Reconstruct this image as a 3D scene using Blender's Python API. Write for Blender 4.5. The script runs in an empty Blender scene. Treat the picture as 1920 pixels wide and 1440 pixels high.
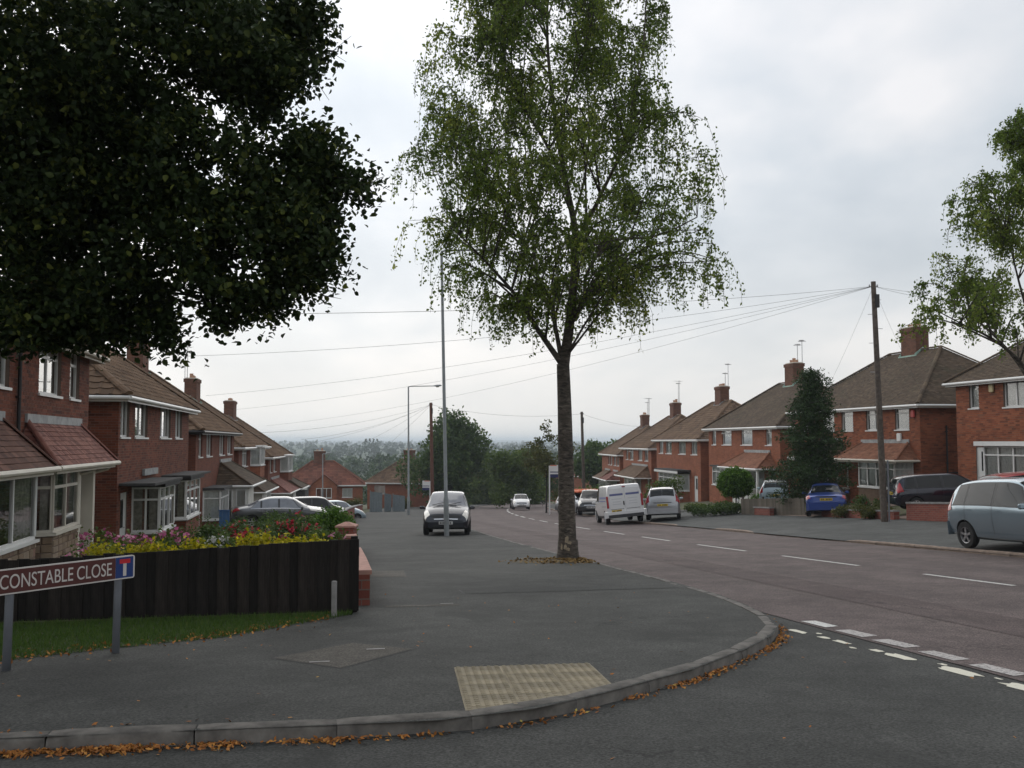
import bpy, math, random
import numpy as np
from mathutils import Vector, Matrix
from mathutils.geometry import tessellate_polygon

random.seed(7)
rng = np.random.default_rng(11)
R = math.radians
scene = bpy.context.scene
COL = scene.collection

# ------------------------------------------------------------------ camera, sky, sun, exposure
cam_data = bpy.data.cameras.new('camera')
cam = bpy.data.objects.new('camera', cam_data)
COL.objects.link(cam)
cam_data.sensor_width = 36.0
cam_data.lens = 33.75
cam_data.clip_start = 0.05
cam_data.clip_end = 20000
cam.location = (0, 0, 1.5)
cam.rotation_euler = (R(90 + 3.434), 0, 0)
scene.camera = cam

scene.view_settings.view_transform = 'Standard'
scene.view_settings.look = 'None'
scene.view_settings.gamma = 1.0
scene.view_settings.exposure = 0.1
scene.cycles.max_bounces = 6
scene.cycles.diffuse_bounces = 3
scene.cycles.glossy_bounces = 3
scene.cycles.transmission_bounces = 4
scene.cycles.transparent_max_bounces = 12
scene.cycles.volume_bounces = 1
scene.cycles.adaptive_threshold = 0.02
scene.cycles.caustics_reflective = False
scene.cycles.caustics_refractive = False

SUN_AZ, SUN_EL = -30.0, 30.0          # degrees, azimuth from the view axis (left is negative)
sdir = Vector((math.sin(R(SUN_AZ)) * math.cos(R(SUN_EL)), math.cos(R(SUN_AZ)) * math.cos(R(SUN_EL)), math.sin(R(SUN_EL))))

world = bpy.data.worlds.new('World')
scene.world = world
world.use_nodes = True
wt = world.node_tree
wt.nodes.clear()
def wn(t, **k):
    n = wt.nodes.new(t)
    for a, b in k.items(): setattr(n, a, b)
    return n
def wl(a, b): wt.links.new(a, b)
w_out = wn('ShaderNodeOutputWorld')
sky = wn('ShaderNodeTexSky', sky_type='NISHITA')
sky.sun_disc = False
sky.sun_elevation = R(SUN_EL)
sky.sun_rotation = R(SUN_AZ)
sky.air_density = 1.5
sky.dust_density = 3.0
bg_sky = wn('ShaderNodeBackground'); bg_sky.inputs['Strength'].default_value = 0.07
wl(sky.outputs[0], bg_sky.inputs['Color'])
tc = wn('ShaderNodeTexCoord')
sep = wn('ShaderNodeSeparateXYZ'); wl(tc.outputs['Generated'], sep.inputs[0])
def wm(op, a, b=None, c=None, clamp=False):
    n = wn('ShaderNodeMath', operation=op); n.use_clamp = clamp
    for i, v in enumerate((a, b, c)):
        if v is None: continue
        if isinstance(v, (int, float)): n.inputs[i].default_value = v
        else: wl(v, n.inputs[i])
    return n.outputs[0]
zc = wm('MAXIMUM', sep.outputs['Z'], 0.0)
den = wm('ADD', zc, 0.30)
cx = wm('DIVIDE', sep.outputs['X'], den)
cy = wm('DIVIDE', sep.outputs['Y'], den)
comb = wn('ShaderNodeCombineXYZ'); wl(cx, comb.inputs[0]); wl(cy, comb.inputs[1])
no1 = wn('ShaderNodeTexNoise'); no1.inputs['Scale'].default_value = 1.15; no1.inputs['Detail'].default_value = 5; no1.inputs['Roughness'].default_value = 0.5
no1.inputs['Distortion'].default_value = 0.15
mp1 = wn('ShaderNodeMapping'); mp1.inputs['Location'].default_value = (7.1, 2.4, 0); mp1.inputs['Scale'].default_value = (1.0, 0.8, 1)
wl(comb.outputs[0], mp1.inputs[0]); wl(mp1.outputs[0], no1.inputs['Vector'])
no2 = wn('ShaderNodeTexNoise'); no2.inputs['Scale'].default_value = 2.6; no2.inputs['Detail'].default_value = 6
wl(mp1.outputs[0], no2.inputs['Vector'])
mixn = wm('MULTIPLY_ADD', no2.outputs['Fac'], 0.35, wm('MULTIPLY', no1.outputs['Fac'], 0.65))
ramp = wn('ShaderNodeValToRGB')
cr = ramp.color_ramp
cr.elements[0].position = 0.36; cr.elements[0].color = (0.40, 0.46, 0.53, 1)
cr.elements[1].position = 0.57; cr.elements[1].color = (0.755, 0.755, 0.775, 1)
e = cr.elements.new(0.47); e.color = (0.55, 0.595, 0.65, 1)
wl(mixn, ramp.inputs[0])
# even pale band along the horizon, where the cloud deck is seen edge-on
hz = wm('POWER', wm('SUBTRACT', 1.0, zc, clamp=True), 7.0)
hm = wn('ShaderNodeMix', data_type='RGBA'); hm.inputs['B'].default_value = (0.72, 0.71, 0.685, 1)
wl(hz, hm.inputs['Factor']); wl(ramp.outputs[0], hm.inputs['A'])
# broad glow of the veiled sun
vm = wn('ShaderNodeVectorMath', operation='DOT_PRODUCT'); wl(tc.outputs['Generated'], vm.inputs[0]); vm.inputs[1].default_value = sdir
gl = wm('POWER', wm('MAXIMUM', vm.outputs['Value'], 0.0), 5.0)
glm = wm('MULTIPLY_ADD', gl, 0.56, 1.11)
bg_c = wn('ShaderNodeBackground')
wl(hm.outputs['Result'], bg_c.inputs['Color']); wl(glm, bg_c.inputs['Strength'])
mixs = wn('ShaderNodeMixShader'); mixs.inputs[0].default_value = 0.93
wl(bg_sky.outputs[0], mixs.inputs[1]); wl(bg_c.outputs[0], mixs.inputs[2]); wl(mixs.outputs[0], w_out.inputs['Surface'])

sun_d = bpy.data.lights.new('sun', 'SUN'); sun_d.energy = 1.3; sun_d.angle = R(90); sun_d.color = (1.0, 0.95, 0.87)
sun = bpy.data.objects.new('sun', sun_d); COL.objects.link(sun)
sun.rotation_euler = sdir.to_track_quat('Z', 'Y').to_euler()
sun.location = (-30, 30, 40)

# ------------------------------------------------------------------ road frame: s runs down the road, t across it to the right
AX = R(11.3)
D = Vector((-math.sin(AX), math.cos(AX), 0)); N = Vector((math.cos(AX), math.sin(AX), 0))
SL = 0.0555
def dc(s, k=0.0013):
    q = max(0.0, s - 20.0)
    if q <= 110: return k * q * q
    return k * (110 * 110 + 220 * (q - 110))
def zs(s):
    if s < 200: return -SL * max(s, -60)
    q = min(s - 200, 120.0)
    return -SL * 200 - SL * (q - q * q / 240.0)
def tl(s): return 5.95 + dc(s)            # left kerb line of the main road
def tm(s): return 11.2 + dc(s)
def tr(s): return 15.5 + dc(s) - 0.75 * math.exp(-((s - 49.0) / 5.0) ** 2)
def tb(s): return 0.5 + dc(s, 0.0008)     # left garden boundary
def trb(s): return 21.6 + dc(s, 0.0009)   # right garden boundary
def G(s, t):
    z = zs(s); r = tr(s)
    if t > r:
        b = trb(s)
        if b < r + 2: b = r + 2
        z += 0.04 + 0.055 * (min(t, b) - r)
        if t > b: z += 0.11 * (min(t, b + 7) - b)
    if s > 90 and t < 0: z -= min(1.0, (s - 90) / 25.0) * min(1.0, -t / 10.0) * 1.6
    return z
def W(s, t, z=None):
    p = D * s + N * t
    p.z = G(s, t) if z is None else z
    return p
def Wo(s, t, dz): 
    p = W(s, t); p.z += dz; return p
def ST(x, y):
    v = Vector((x, y, 0)); return v.dot(D), v.dot(N)

# ------------------------------------------------------------------ mesh helpers
class MB:
    def __init__(self): self.v = []; self.f = []; self.m = []; self.uv = []; self.tone = []; self.ct = 0.5; self.cm = 0
    def p(self, co): self.v.append((co[0], co[1], co[2])); return len(self.v) - 1
    def face(self, pts, uvs=None, m=None):
        i = [self.p(q) for q in pts]
        self.f.append(i); self.m.append(self.cm if m is None else m); self.tone.append(self.ct)
        self.uv.extend(uvs if uvs else [(0, 0)] * len(pts))
    def faces(self, verts, faces, m=None):
        b = len(self.v); self.v.extend([tuple(q) for q in verts])
        for f in faces:
            self.f.append([b + i for i in f]); self.m.append(self.cm if m is None else m); self.tone.append(self.ct)
            self.uv.extend([(0, 0)] * len(f))
    def box(self, o, a, b, c, m=None):
        """box from corner o along vectors a, b, c"""
        o, a, b, c = map(Vector, (o, a, b, c))
        q = [o, o + a, o + a + b, o + b, o + c, o + a + c, o + a + b + c, o + b + c]
        F = [(0, 3, 2, 1), (4, 5, 6, 7), (0, 1, 5, 4), (1, 2, 6, 5), (2, 3, 7, 6), (3, 0, 4, 7)]
        if a.cross(b).dot(c) < 0: F = [f[::-1] for f in F]
        self.faces(q, F, m)
    def cbox(self, c, s, m=None):
        self.box((c[0] - s[0] / 2, c[1] - s[1] / 2, c[2] - s[2] / 2), (s[0], 0, 0), (0, s[1], 0), (0, 0, s[2]), m)
    def bevbox(self, c, s, b, m=None):
        """box with chamfered edges, axis aligned, centre c size s"""
        hx, hy, hz = s[0] / 2, s[1] / 2, s[2] / 2
        rings = []
        for z, k in ((-hz, b), (-hz + b, 0), (hz - b, 0), (hz, b)):
            x, y = hx - k, hy - k
            rings.append([(c[0] + px, c[1] + py, c[2] + z) for px, py in ((x, y - b), (x - b, y), (-x + b, y), (-x, y - b), (-x, -y + b), (-x + b, -y), (x - b, -y), (x, -y + b))])
        self.loft(rings, True, True, True, m)
    def loft(self, rings, closed=True, cap0=False, cap1=False, m=None):
        n = len(rings[0]); V = [q for r in rings for q in r]; F = []
        for i in range(len(rings) - 1):
            for j in range(n if closed else n - 1):
                k = (j + 1) % n
                F.append((i * n + j, i * n + k, (i + 1) * n + k, (i + 1) * n + j))
        if cap0: F.append(tuple(range(n - 1, -1, -1)))
        if cap1: F.append(tuple(range((len(rings) - 1) * n, len(rings) * n)))
        self.faces(V, F, m)
    def tube(self, path, rad, n=8, cap=True, m=None):
        path = [Vector(q) for q in path]
        if not isinstance(rad, (list, tuple)): rad = [rad] * len(path)
        rings = []; ref = None
        for i, q in enumerate(path):
            t = (path[min(i + 1, len(path) - 1)] - path[max(i - 1, 0)])
            if t.length < 1e-9: t = Vector((0, 0, 1))
            t.normalize()
            if ref is None: ref = Vector((1, 0, 0)) if abs(t.x) < 0.8 else Vector((0, 1, 0))
            u = (ref - t * ref.dot(t)).normalized(); w = t.cross(u); ref = u
            rings.append([q + (u * math.cos(2 * math.pi * k / n) + w * math.sin(2 * math.pi * k / n)) * rad[i] for k in range(n)])
        self.loft(rings, True, cap, cap, m)
    def lathe(self, prof, n, o=(0, 0, 0), ax='z', m=None, cap0=False, cap1=False):
        rings = []
        for r, h in prof:
            rg = []
            for k in range(n):
                a = 2 * math.pi * k / n; c, s_ = math.cos(a) * r, math.sin(a) * r
                q = (c, s_, h) if ax == 'z' else ((s_, h, c) if ax == 'y' else (h, c, s_))
                rg.append((o[0] + q[0], o[1] + q[1], o[2] + q[2]))
            rings.append(rg)
        self.loft(rings, True, cap0, cap1, m)
    def mesh(self, name, mats, smooth=False):
        me = bpy.data.meshes.new(name)
        me.from_pydata(self.v, [], self.f)
        mats = mats if isinstance(mats, (list, tuple)) else [mats]
        for q in mats: me.materials.append(q)
        me.polygons.foreach_set('material_index', self.m)
        if any(u != (0, 0) for u in self.uv):
            l = me.uv_layers.new(name='UVMap'); l.data.foreach_set('uv', np.array(self.uv, np.float32).ravel())
        if any(q != 0.5 for q in self.tone):
            a = me.attributes.new('tone', 'FLOAT', 'FACE'); a.data.foreach_set('value', self.tone)
        if smooth:
            me.polygons.foreach_set('use_smooth', [True] * len(self.f))
            if smooth is not True: 
                try: me.set_sharp_from_angle(angle=R(smooth))
                except Exception: pass
        me.update()
        return me
    def build(self, name, mats, parent=None, smooth=False, mat4=None):
        return link(name, self.mesh(name, mats, smooth), parent, mat4)

def link(name, data, parent=None, mat4=None):
    o = bpy.data.objects.new(name, data); COL.objects.link(o)
    if parent: o.parent = parent
    if mat4 is not None: o.matrix_local = mat4
    return o
def empty(name, mat4=None, parent=None):
    o = bpy.data.objects.new(name, None); COL.objects.link(o); o.empty_display_size = 0.3
    if parent: o.parent = parent
    if mat4 is not None: o.matrix_local = mat4
    return o
def tag(o, label=None, cat=None, group=None, kind=None):
    if label: o['label'] = label
    if cat: o['category'] = cat
    if group: o['group'] = group
    if kind: o['kind'] = kind
    return o
def np_mesh(name, V, F, mats, tone=None, midx=None, smooth=False):
    """big mesh from numpy arrays; F is (n,k)"""
    me = bpy.data.meshes.new(name)
    n, k = F.shape
    me.vertices.add(len(V)); me.vertices.foreach_set('co', np.ascontiguousarray(V, np.float32).ravel())
    me.loops.add(n * k); me.loops.foreach_set('vertex_index', np.ascontiguousarray(F, np.int32).ravel())
    me.polygons.add(n); me.polygons.foreach_set('loop_start', np.arange(0, n * k, k, dtype=np.int32))
    for q in (mats if isinstance(mats, (list, tuple)) else [mats]): me.materials.append(q)
    if midx is not None: me.polygons.foreach_set('material_index', np.ascontiguousarray(midx, np.int32))
    if tone is not None:
        a = me.attributes.new('tone', 'FLOAT', 'FACE'); a.data.foreach_set('value', np.ascontiguousarray(tone, np.float32))
    if smooth: me.polygons.foreach_set('use_smooth', np.ones(n, bool))
    me.update(calc_edges=True); me.validate()
    return me

# ------------------------------------------------------------------ materials
def new_mat(name):
    m = bpy.data.materials.new(name); m.use_nodes = True
    nt = m.node_tree; b = nt.nodes['Principled BSDF']
    return m, nt, b
def node(nt, t, ins=None, **k):
    n = nt.nodes.new(t)
    for a, b in k.items(): setattr(n, a, b)
    for a, b in (ins or {}).items():
        s = n.inputs[a]
        if isinstance(b, bpy.types.NodeSocket): nt.links.new(b, s)
        else: s.default_value = b
    return n
def c4(c): return (c[0], c[1], c[2], 1.0)
def noise(nt, scale, detail=4, rough=0.55, vec=None, dist=0.0):
    n = node(nt, 'ShaderNodeTexNoise', {'Scale': scale, 'Detail': detail, 'Roughness': rough, 'Distortion': dist})
    if vec is None: vec = node(nt, 'ShaderNodeTexCoord').outputs['Object']
    nt.links.new(vec, n.inputs['Vector'])
    return n.outputs['Fac']
def rampn(nt, fac, stops):
    r = node(nt, 'ShaderNodeValToRGB', {0: fac}); el = r.color_ramp.elements
    while len(el) < len(stops): el.new(0.5)
    for e_, (p, c) in zip(el, stops): e_.position = p; e_.color = c4(c)
    return r.outputs[0]
def mixc(nt, f, a, b, mode='MIX'):
    n = node(nt, 'ShaderNodeMix', data_type='RGBA', blend_type=mode)
    for k, v in (('Factor', f), ('A', a), ('B', b)):
        s = [q for q in n.inputs if q.name == k and q.enabled][0] if k == 'Factor' else [q for q in n.inputs if q.name == k and q.type == 'RGBA'][0]
        if isinstance(v, bpy.types.NodeSocket): nt.links.new(v, s)
        else: s.default_value = v if k == 'Factor' else c4(v)
    return [q for q in n.outputs if q.type == 'RGBA'][0]
def bump(nt, b, h, strength=0.3, dist=0.01):
    n = node(nt, 'ShaderNodeBump', {'Strength': strength, 'Distance': dist, 'Height': h}); nt.links.new(n.outputs[0], b.inputs['Normal'])
def simple(name, col, rough=0.6, metal=0.0, var=0.12, scale=6.0, bmp=0.0, coat=0.0, spec=None):
    m, nt, b = new_mat(name)
    f = noise(nt, scale, 5)
    a = tuple(max(0, q * (1 - var)) for q in col); c = tuple(min(1, q * (1 + var)) for q in col)
    nt.links.new(rampn(nt, f, [(0.3, a), (0.7, c)]), b.inputs['Base Color'])
    b.inputs['Roughness'].default_value = rough; b.inputs['Metallic'].default_value = metal
    b.inputs['Coat Weight'].default_value = coat
    if spec is not None: b.inputs['Specular IOR Level'].default_value = spec
    if bmp: bump(nt, b, noise(nt, scale * 6, 5), bmp, 0.01)
    return m
def asphalt(name, lo, hi, patch=0.35, fine=200.0, rough=0.9, tracks=False):
    m, nt, b = new_mat(name)
    big = noise(nt, patch, 5, 0.6, dist=0.6); med = noise(nt, 3.1, 5, 0.65); fin = noise(nt, fine / 4, 2, 0.7)
    base = rampn(nt, big, [(0.32, lo), (0.68, hi)])
    base = mixc(nt, 0.55, base, rampn(nt, med, [(0.3, (0.36,) * 3), (0.7, (0.62,) * 3)]), 'OVERLAY')
    base = mixc(nt, 0.9, base, rampn(nt, fin, [(0.3, (0.12,) * 3), (0.5, (0.5,) * 3), (0.70, (0.92,) * 3)]), 'OVERLAY')
    base = mixc(nt, 0.6, base, rampn(nt, noise(nt, 1.15, 6, 0.7, dist=0.4), [(0.3, (0.3,) * 3), (0.7, (0.68,) * 3)]), 'OVERLAY')
    # sparse pale grit and dark tar spots
    vor = node(nt, 'ShaderNodeTexVoronoi', {'Scale': 9.0, 'Vector': node(nt, 'ShaderNodeTexCoord').outputs['Object']})
    spot = rampn(nt, vor.outputs['Distance'], [(0.0, (1, 1, 1)), (0.055, (0, 0, 0))])
    sel = rampn(nt, noise(nt, 1.3, 2), [(0.52, (0, 0, 0)), (0.6, (0.8,) * 3)])
    sp = node(nt, 'ShaderNodeMath', {0: spot, 1: sel}, operation='MULTIPLY').outputs[0]
    base = mixc(nt, sp, base, tuple(q * 0.45 for q in lo))
    if tracks:                    # polished wheel paths and a dark oil line down each lane (UV: across, along)
        sx_ = node(nt, 'ShaderNodeSeparateXYZ', {0: node(nt, 'ShaderNodeTexCoord').outputs['UV']})
        ab = node(nt, 'ShaderNodeMath', {0: sx_.outputs[0]}, operation='ABSOLUTE').outputs[0]
        wob_ = node(nt, 'ShaderNodeMath', {0: noise(nt, 0.25, 3), 1: 0.6, 2: ab}, operation='MULTIPLY_ADD').outputs[0]
        tk = rampn(nt, node(nt, 'ShaderNodeMath', {0: wob_, 1: 0.2}, operation='MULTIPLY').outputs[0], [(0.12, (0.44,) * 3), (0.24, (0.60,) * 3), (0.36, (0.43,) * 3), (0.48, (0.40,) * 3), (0.60, (0.59,) * 3), (0.72, (0.47,) * 3)])
        base = mixc(nt, 0.42, base, tk, 'OVERLAY')
    # stains with ragged edges, thin wandering cracks, trodden gum
    st_ = rampn(nt, noise(nt, 0.55, 7, 0.68, dist=1.2), [(0.54, (0, 0, 0)), (0.66, (0.55,) * 3)])
    base = mixc(nt, st_, base, tuple(q * 0.62 for q in lo))
    st2 = rampn(nt, noise(nt, 0.85, 6, 0.7, dist=0.9), [(0.60, (0, 0, 0)), (0.74, (0.5,) * 3)])
    base = mixc(nt, st2, base, tuple(q * 1.35 for q in hi))
    co_ = node(nt, 'ShaderNodeTexCoord').outputs['Object']
    wob = node(nt, 'ShaderNodeTexNoise', {'Scale': 2.2, 'Detail': 5, 'Vector': co_})
    wv_ = node(nt, 'ShaderNodeVectorMath', {0: co_, 1: wob.outputs['Color']}, operation='ADD').outputs[0]
    ck = node(nt, 'ShaderNodeTexVoronoi', {'Scale': 0.42, 'Vector': wv_}, feature='DISTANCE_TO_EDGE')
    cl = rampn(nt, ck.outputs['Distance'], [(0.0, (1, 1, 1)), (0.0035, (0.9,) * 3), (0.008, (0, 0, 0))])
    cs = rampn(nt, noise(nt, 0.23, 3), [(0.50, (0, 0, 0)), (0.58, (0.75,) * 3)])
    base = mixc(nt, node(nt, 'ShaderNodeMath', {0: cl, 1: cs}, operation='MULTIPLY').outputs[0], base, tuple(q * 0.4 for q in lo))
    gm_ = node(nt, 'ShaderNodeTexVoronoi', {'Scale': 2.1, 'Vector': co_, 'Randomness': 1.0})
    gs = rampn(nt, gm_.outputs['Distance'], [(0.0, (0.7,) * 3), (0.03, (0.6,) * 3), (0.038, (0, 0, 0))])
    base = mixc(nt, gs, base, tuple(min(1, q * 1.7) for q in hi))
    nt.links.new(base, b.inputs['Base Color'])
    b.inputs['Roughness'].default_value = rough
    b.inputs['Specular IOR Level'].default_value = 0.35
    bump(nt, b, fin, 0.35, 0.006)
    return m
def brick_uv(name, cols, mortar, sc=1.0):
    """courses of bricks in metres on the UV map"""
    m, nt, b = new_mat(name)
    uv = node(nt, 'ShaderNodeTexCoord').outputs['UV']
    bt = node(nt, 'ShaderNodeTexBrick', {'Vector': uv, 'Color1': c4(cols[0]), 'Color2': c4(cols[1]), 'Mortar': c4(mortar), 'Scale': 1.0, 'Mortar Size': 0.006, 'Mortar Smooth': 0.3, 'Bias': 0.0, 'Brick Width': 0.225, 'Row Height': 0.075})
    bt.offset = 0.5
    f = noise(nt, 1.1, 5)
    c = mixc(nt, 0.5, bt.outputs['Color'], rampn(nt, f, [(0.3, (0.33,) * 3), (0.7, (0.66,) * 3)]), 'OVERLAY')
    nt.links.new(c, b.inputs['Base Color']); b.inputs['Roughness'].default_value = 0.9; b.inputs['Specular IOR Level'].default_value = 0.25
    inv = node(nt, 'ShaderNodeMath', {0: 1.0, 1: bt.outputs['Fac']}, operation='SUBTRACT').outputs[0]
    bump(nt, b, inv, 0.5, 0.008)
    return m
def toned(name, stops, rough=0.85, mottle=0.35, scale=3.0, transl=0.0, bmp=0.0, spec=0.3, moss=None, grain=False):
    """colour from the per-face 'tone' attribute, mottled by noise"""
    m, nt, b = new_mat(name)
    at = node(nt, 'ShaderNodeAttribute', attribute_name='tone')
    c = rampn(nt, at.outputs['Fac'], stops)
    if mottle: c = mixc(nt, mottle, c, rampn(nt, noise(nt, scale, 4), [(0.3, (0.3,) * 3), (0.7, (0.7,) * 3)]), 'OVERLAY')
    if moss:
        mk_ = rampn(nt, noise(nt, 0.9, 8, 0.72, dist=0.7), [(0.52, (0, 0, 0)), (0.68, (0.6,) * 3)]); c = mixc(nt, mk_, c, moss)
        mk2 = rampn(nt, noise(nt, 5.5, 6, 0.75), [(0.62, (0, 0, 0)), (0.72, (0.5,) * 3)]); c = mixc(nt, mk2, c, (0.22, 0.20, 0.15))
    if grain:
        mpg = node(nt, 'ShaderNodeMapping', {'Vector': node(nt, 'ShaderNodeTexCoord').outputs['Object'], 'Scale': (22, 22, 1.6)})
        gr_ = noise(nt, 2.0, 6, 0.7, mpg.outputs[0], 0.4); c = mixc(nt, 0.9, c, rampn(nt, gr_, [(0.3, (0.2,) * 3), (0.7, (0.85,) * 3)]), 'OVERLAY')
        mk_ = rampn(nt, noise(nt, 1.7, 5), [(0.5, (0, 0, 0)), (0.75, (0.35,) * 3)]); c = mixc(nt, mk_, c, (0.035, 0.036, 0.026))
        bump(nt, b, gr_, 0.5, 0.006)
    nt.links.new(c, b.inputs['Base Color']); b.inputs['Roughness'].default_value = rough; b.inputs['Specular IOR Level'].default_value = spec
    if transl:
        tr_ = node(nt, 'ShaderNodeBsdfTranslucent', {'Color': c}); mx = node(nt, 'ShaderNodeMixShader', {0: transl})
        nt.links.new(b.outputs[0], mx.inputs[1]); nt.links.new(tr_.outputs[0], mx.inputs[2]); nt.links.new(mx.outputs[0], nt.nodes['Material Output'].inputs['Surface'])
    if bmp: bump(nt, b, noise(nt, scale * 8, 4), bmp, 0.01)
    return m
def glass_mat(name, tint=(0.94, 0.96, 0.95), refl=1.0):
    m = bpy.data.materials.new(name); m.use_nodes = True; nt = m.node_tree; nt.nodes.clear()
    o = node(nt, 'ShaderNodeOutputMaterial'); t = node(nt, 'ShaderNodeBsdfTransparent', {'Color': c4(tint)})
    g = node(nt, 'ShaderNodeBsdfGlossy', {'Color': (1, 1, 1, 1), 'Roughness': 0.02})
    fr = node(nt, 'ShaderNodeFresnel', {'IOR': 1.55 if refl <= 1 else 1.9})
    mu = node(nt, 'ShaderNodeMath', {0: fr.outputs[0], 1: 1.6}, operation='MULTIPLY'); mu.use_clamp = True
    mx = node(nt, 'ShaderNodeMixShader', {0: mu.outputs[0]}); nt.links.new(t.outputs[0], mx.inputs[1]); nt.links.new(g.outputs[0], mx.inputs[2]); nt.links.new(mx.outputs[0], o.inputs['Surface'])
    return m

M = {}
M['road'] = asphalt('red_grey_asphalt', (0.094, 0.071, 0.067), (0.124, 0.096, 0.090), tracks=True)
M['side_road'] = asphalt('dark_asphalt', (0.034, 0.035, 0.032), (0.056, 0.0565, 0.0525))
M['pave'] = asphalt('pavement_tarmac', (0.036, 0.0365, 0.0335), (0.064, 0.0645, 0.059))
M['pave_r'] = asphalt('verge_tarmac', (0.052, 0.054, 0.051), (0.082, 0.085, 0.080))
M['road_dark'] = asphalt('trench_asphalt', (0.074, 0.053, 0.050), (0.104, 0.078, 0.073))
M['patch'] = asphalt('patch_tarmac', (0.066, 0.060, 0.050), (0.098, 0.088, 0.074))
M['kerb'] = simple('kerb_concrete', (0.125, 0.115, 0.102), 0.9, var=0.55, scale=5, bmp=0.25)
M['kerb_r'] = simple('kerb_stone_brown', (0.25, 0.19, 0.15), 0.9, var=0.3, scale=4, bmp=0.25)
M['tactile'] = simple('buff_concrete', (0.245, 0.208, 0.142), 0.9, var=0.42, scale=2.2, bmp=0.25)
M['paint'] = None
def paint_mat(name, col, wear):
    m, nt, b = new_mat(name)
    f = noise(nt, 34, 6, 0.7)
    nt.links.new(rampn(nt, f, [(wear - 0.06, (0.13, 0.12, 0.115)), (wear + 0.06, col)]), b.inputs['Base Color'])
    b.inputs['Roughness'].default_value = 0.8
    return m
M['paint'] = paint_mat('road_paint', (0.62, 0.61, 0.58), 0.42)
M['paint_worn'] = paint_mat('worn_road_paint', (0.46, 0.43, 0.41), 0.45)
M['paint_cream'] = paint_mat('cream_road_paint', (0.66, 0.63, 0.52), 0.33)
M['earth'] = simple('earth', (0.07, 0.06, 0.04), 0.95, var=0.5, scale=3, bmp=0.4)
M['field'] = simple('far_field', (0.035, 0.058, 0.02), 0.95, var=0.45, scale=0.02)
M['drive'] = simple('drive_paving', (0.23, 0.17, 0.135), 0.9, var=0.3, scale=4, bmp=0.2)
M['white'] = simple('white_upvc', (0.72, 0.72, 0.70), 0.4, var=0.05, scale=2)
M['cream'] = simple('cream_paint', (0.60, 0.56, 0.48), 0.55, var=0.08, scale=2)
M['whitewall'] = simple('white_render', (0.62, 0.61, 0.57), 0.8, var=0.12, scale=2)
M['black'] = simple('black_plastic', (0.015, 0.015, 0.016), 0.45, var=0.2)
M['lead'] = simple('lead_sheet', (0.30, 0.31, 0.31), 0.6, var=0.3, scale=5)
M['verdigris'] = simple('green_flashing', (0.33, 0.48, 0.41), 0.7, var=0.2, scale=5)
M['felt'] = simple('dark_felt', (0.05, 0.05, 0.05), 0.9, var=0.3, scale=5)
M['curtain'] = simple('net_curtain', (0.82, 0.82, 0.79), 0.9, var=0.12, scale=14)
M['drape'] = simple('drape', (0.34, 0.31, 0.27), 0.9, var=0.3, scale=10)
M['inside'] = simple('room_interior', (0.08, 0.075, 0.07), 0.95, var=0.3, scale=1)
M['glass'] = glass_mat('window_glass')
M['mortar'] = simple('mortar', (0.17, 0.125, 0.10), 0.95, var=0.2, scale=4)
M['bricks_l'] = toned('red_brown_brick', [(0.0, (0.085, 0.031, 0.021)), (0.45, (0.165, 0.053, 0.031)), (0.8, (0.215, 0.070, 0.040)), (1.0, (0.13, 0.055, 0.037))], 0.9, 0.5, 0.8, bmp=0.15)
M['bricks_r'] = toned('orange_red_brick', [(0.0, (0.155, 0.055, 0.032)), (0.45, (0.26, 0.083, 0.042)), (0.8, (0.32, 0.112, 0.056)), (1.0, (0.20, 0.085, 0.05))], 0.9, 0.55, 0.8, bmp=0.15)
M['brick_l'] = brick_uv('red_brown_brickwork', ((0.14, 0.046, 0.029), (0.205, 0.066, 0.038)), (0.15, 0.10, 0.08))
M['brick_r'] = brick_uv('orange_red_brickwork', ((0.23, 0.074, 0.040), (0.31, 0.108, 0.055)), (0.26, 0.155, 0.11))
M['brick_chim'] = brick_uv('chimney_brickwork', ((0.115, 0.055, 0.036), (0.18, 0.080, 0.050)), (0.12, 0.095, 0.08))
M['brick_wall'] = brick_uv('garden_brickwork', ((0.20, 0.062, 0.048), (0.27, 0.088, 0.062)), (0.20, 0.16, 0.14))
M['stone'] = toned('stone_cladding', [(0.0, (0.17, 0.115, 0.08)), (0.35, (0.26, 0.19, 0.13)), (0.7, (0.31, 0.24, 0.18)), (1.0, (0.21, 0.12, 0.09))], 0.9, 0.4, 5, bmp=0.3)
M['tile_brown'] = toned('brown_concrete_tile', [(0.0, (0.095, 0.060, 0.040)), (0.5, (0.15, 0.096, 0.062)), (1.0, (0.20, 0.132, 0.085))], 0.92, 0.45, 0.7, bmp=0.2, moss=(0.062, 0.055, 0.034))
M['tile_dark'] = toned('dark_clay_tile', [(0.0, (0.054, 0.038, 0.026)), (0.5, (0.086, 0.060, 0.040)), (1.0, (0.122, 0.088, 0.058))], 0.92, 0.45, 0.6, bmp=0.2, moss=(0.060, 0.058, 0.032))
M['tile_red'] = toned('red_clay_tile', [(0.0, (0.135, 0.055, 0.045)), (0.5, (0.215, 0.090, 0.070)), (1.0, (0.29, 0.135, 0.105))], 0.9, 0.5, 1.5, bmp=0.2)
M['tile_far'] = toned('weathered_red_tile', [(0.0, (0.11, 0.045, 0.032)), (0.5, (0.17, 0.066, 0.044)), (1.0, (0.22, 0.088, 0.058))], 0.9, 0.5, 0.4, moss=(0.085, 0.055, 0.04))
M['tile_maroon'] = toned('dark_maroon_tile', [(0.0, (0.075, 0.036, 0.028)), (0.5, (0.12, 0.058, 0.042)), (1.0, (0.17, 0.085, 0.062))], 0.9, 0.5, 1.5, bmp=0.2)
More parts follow.
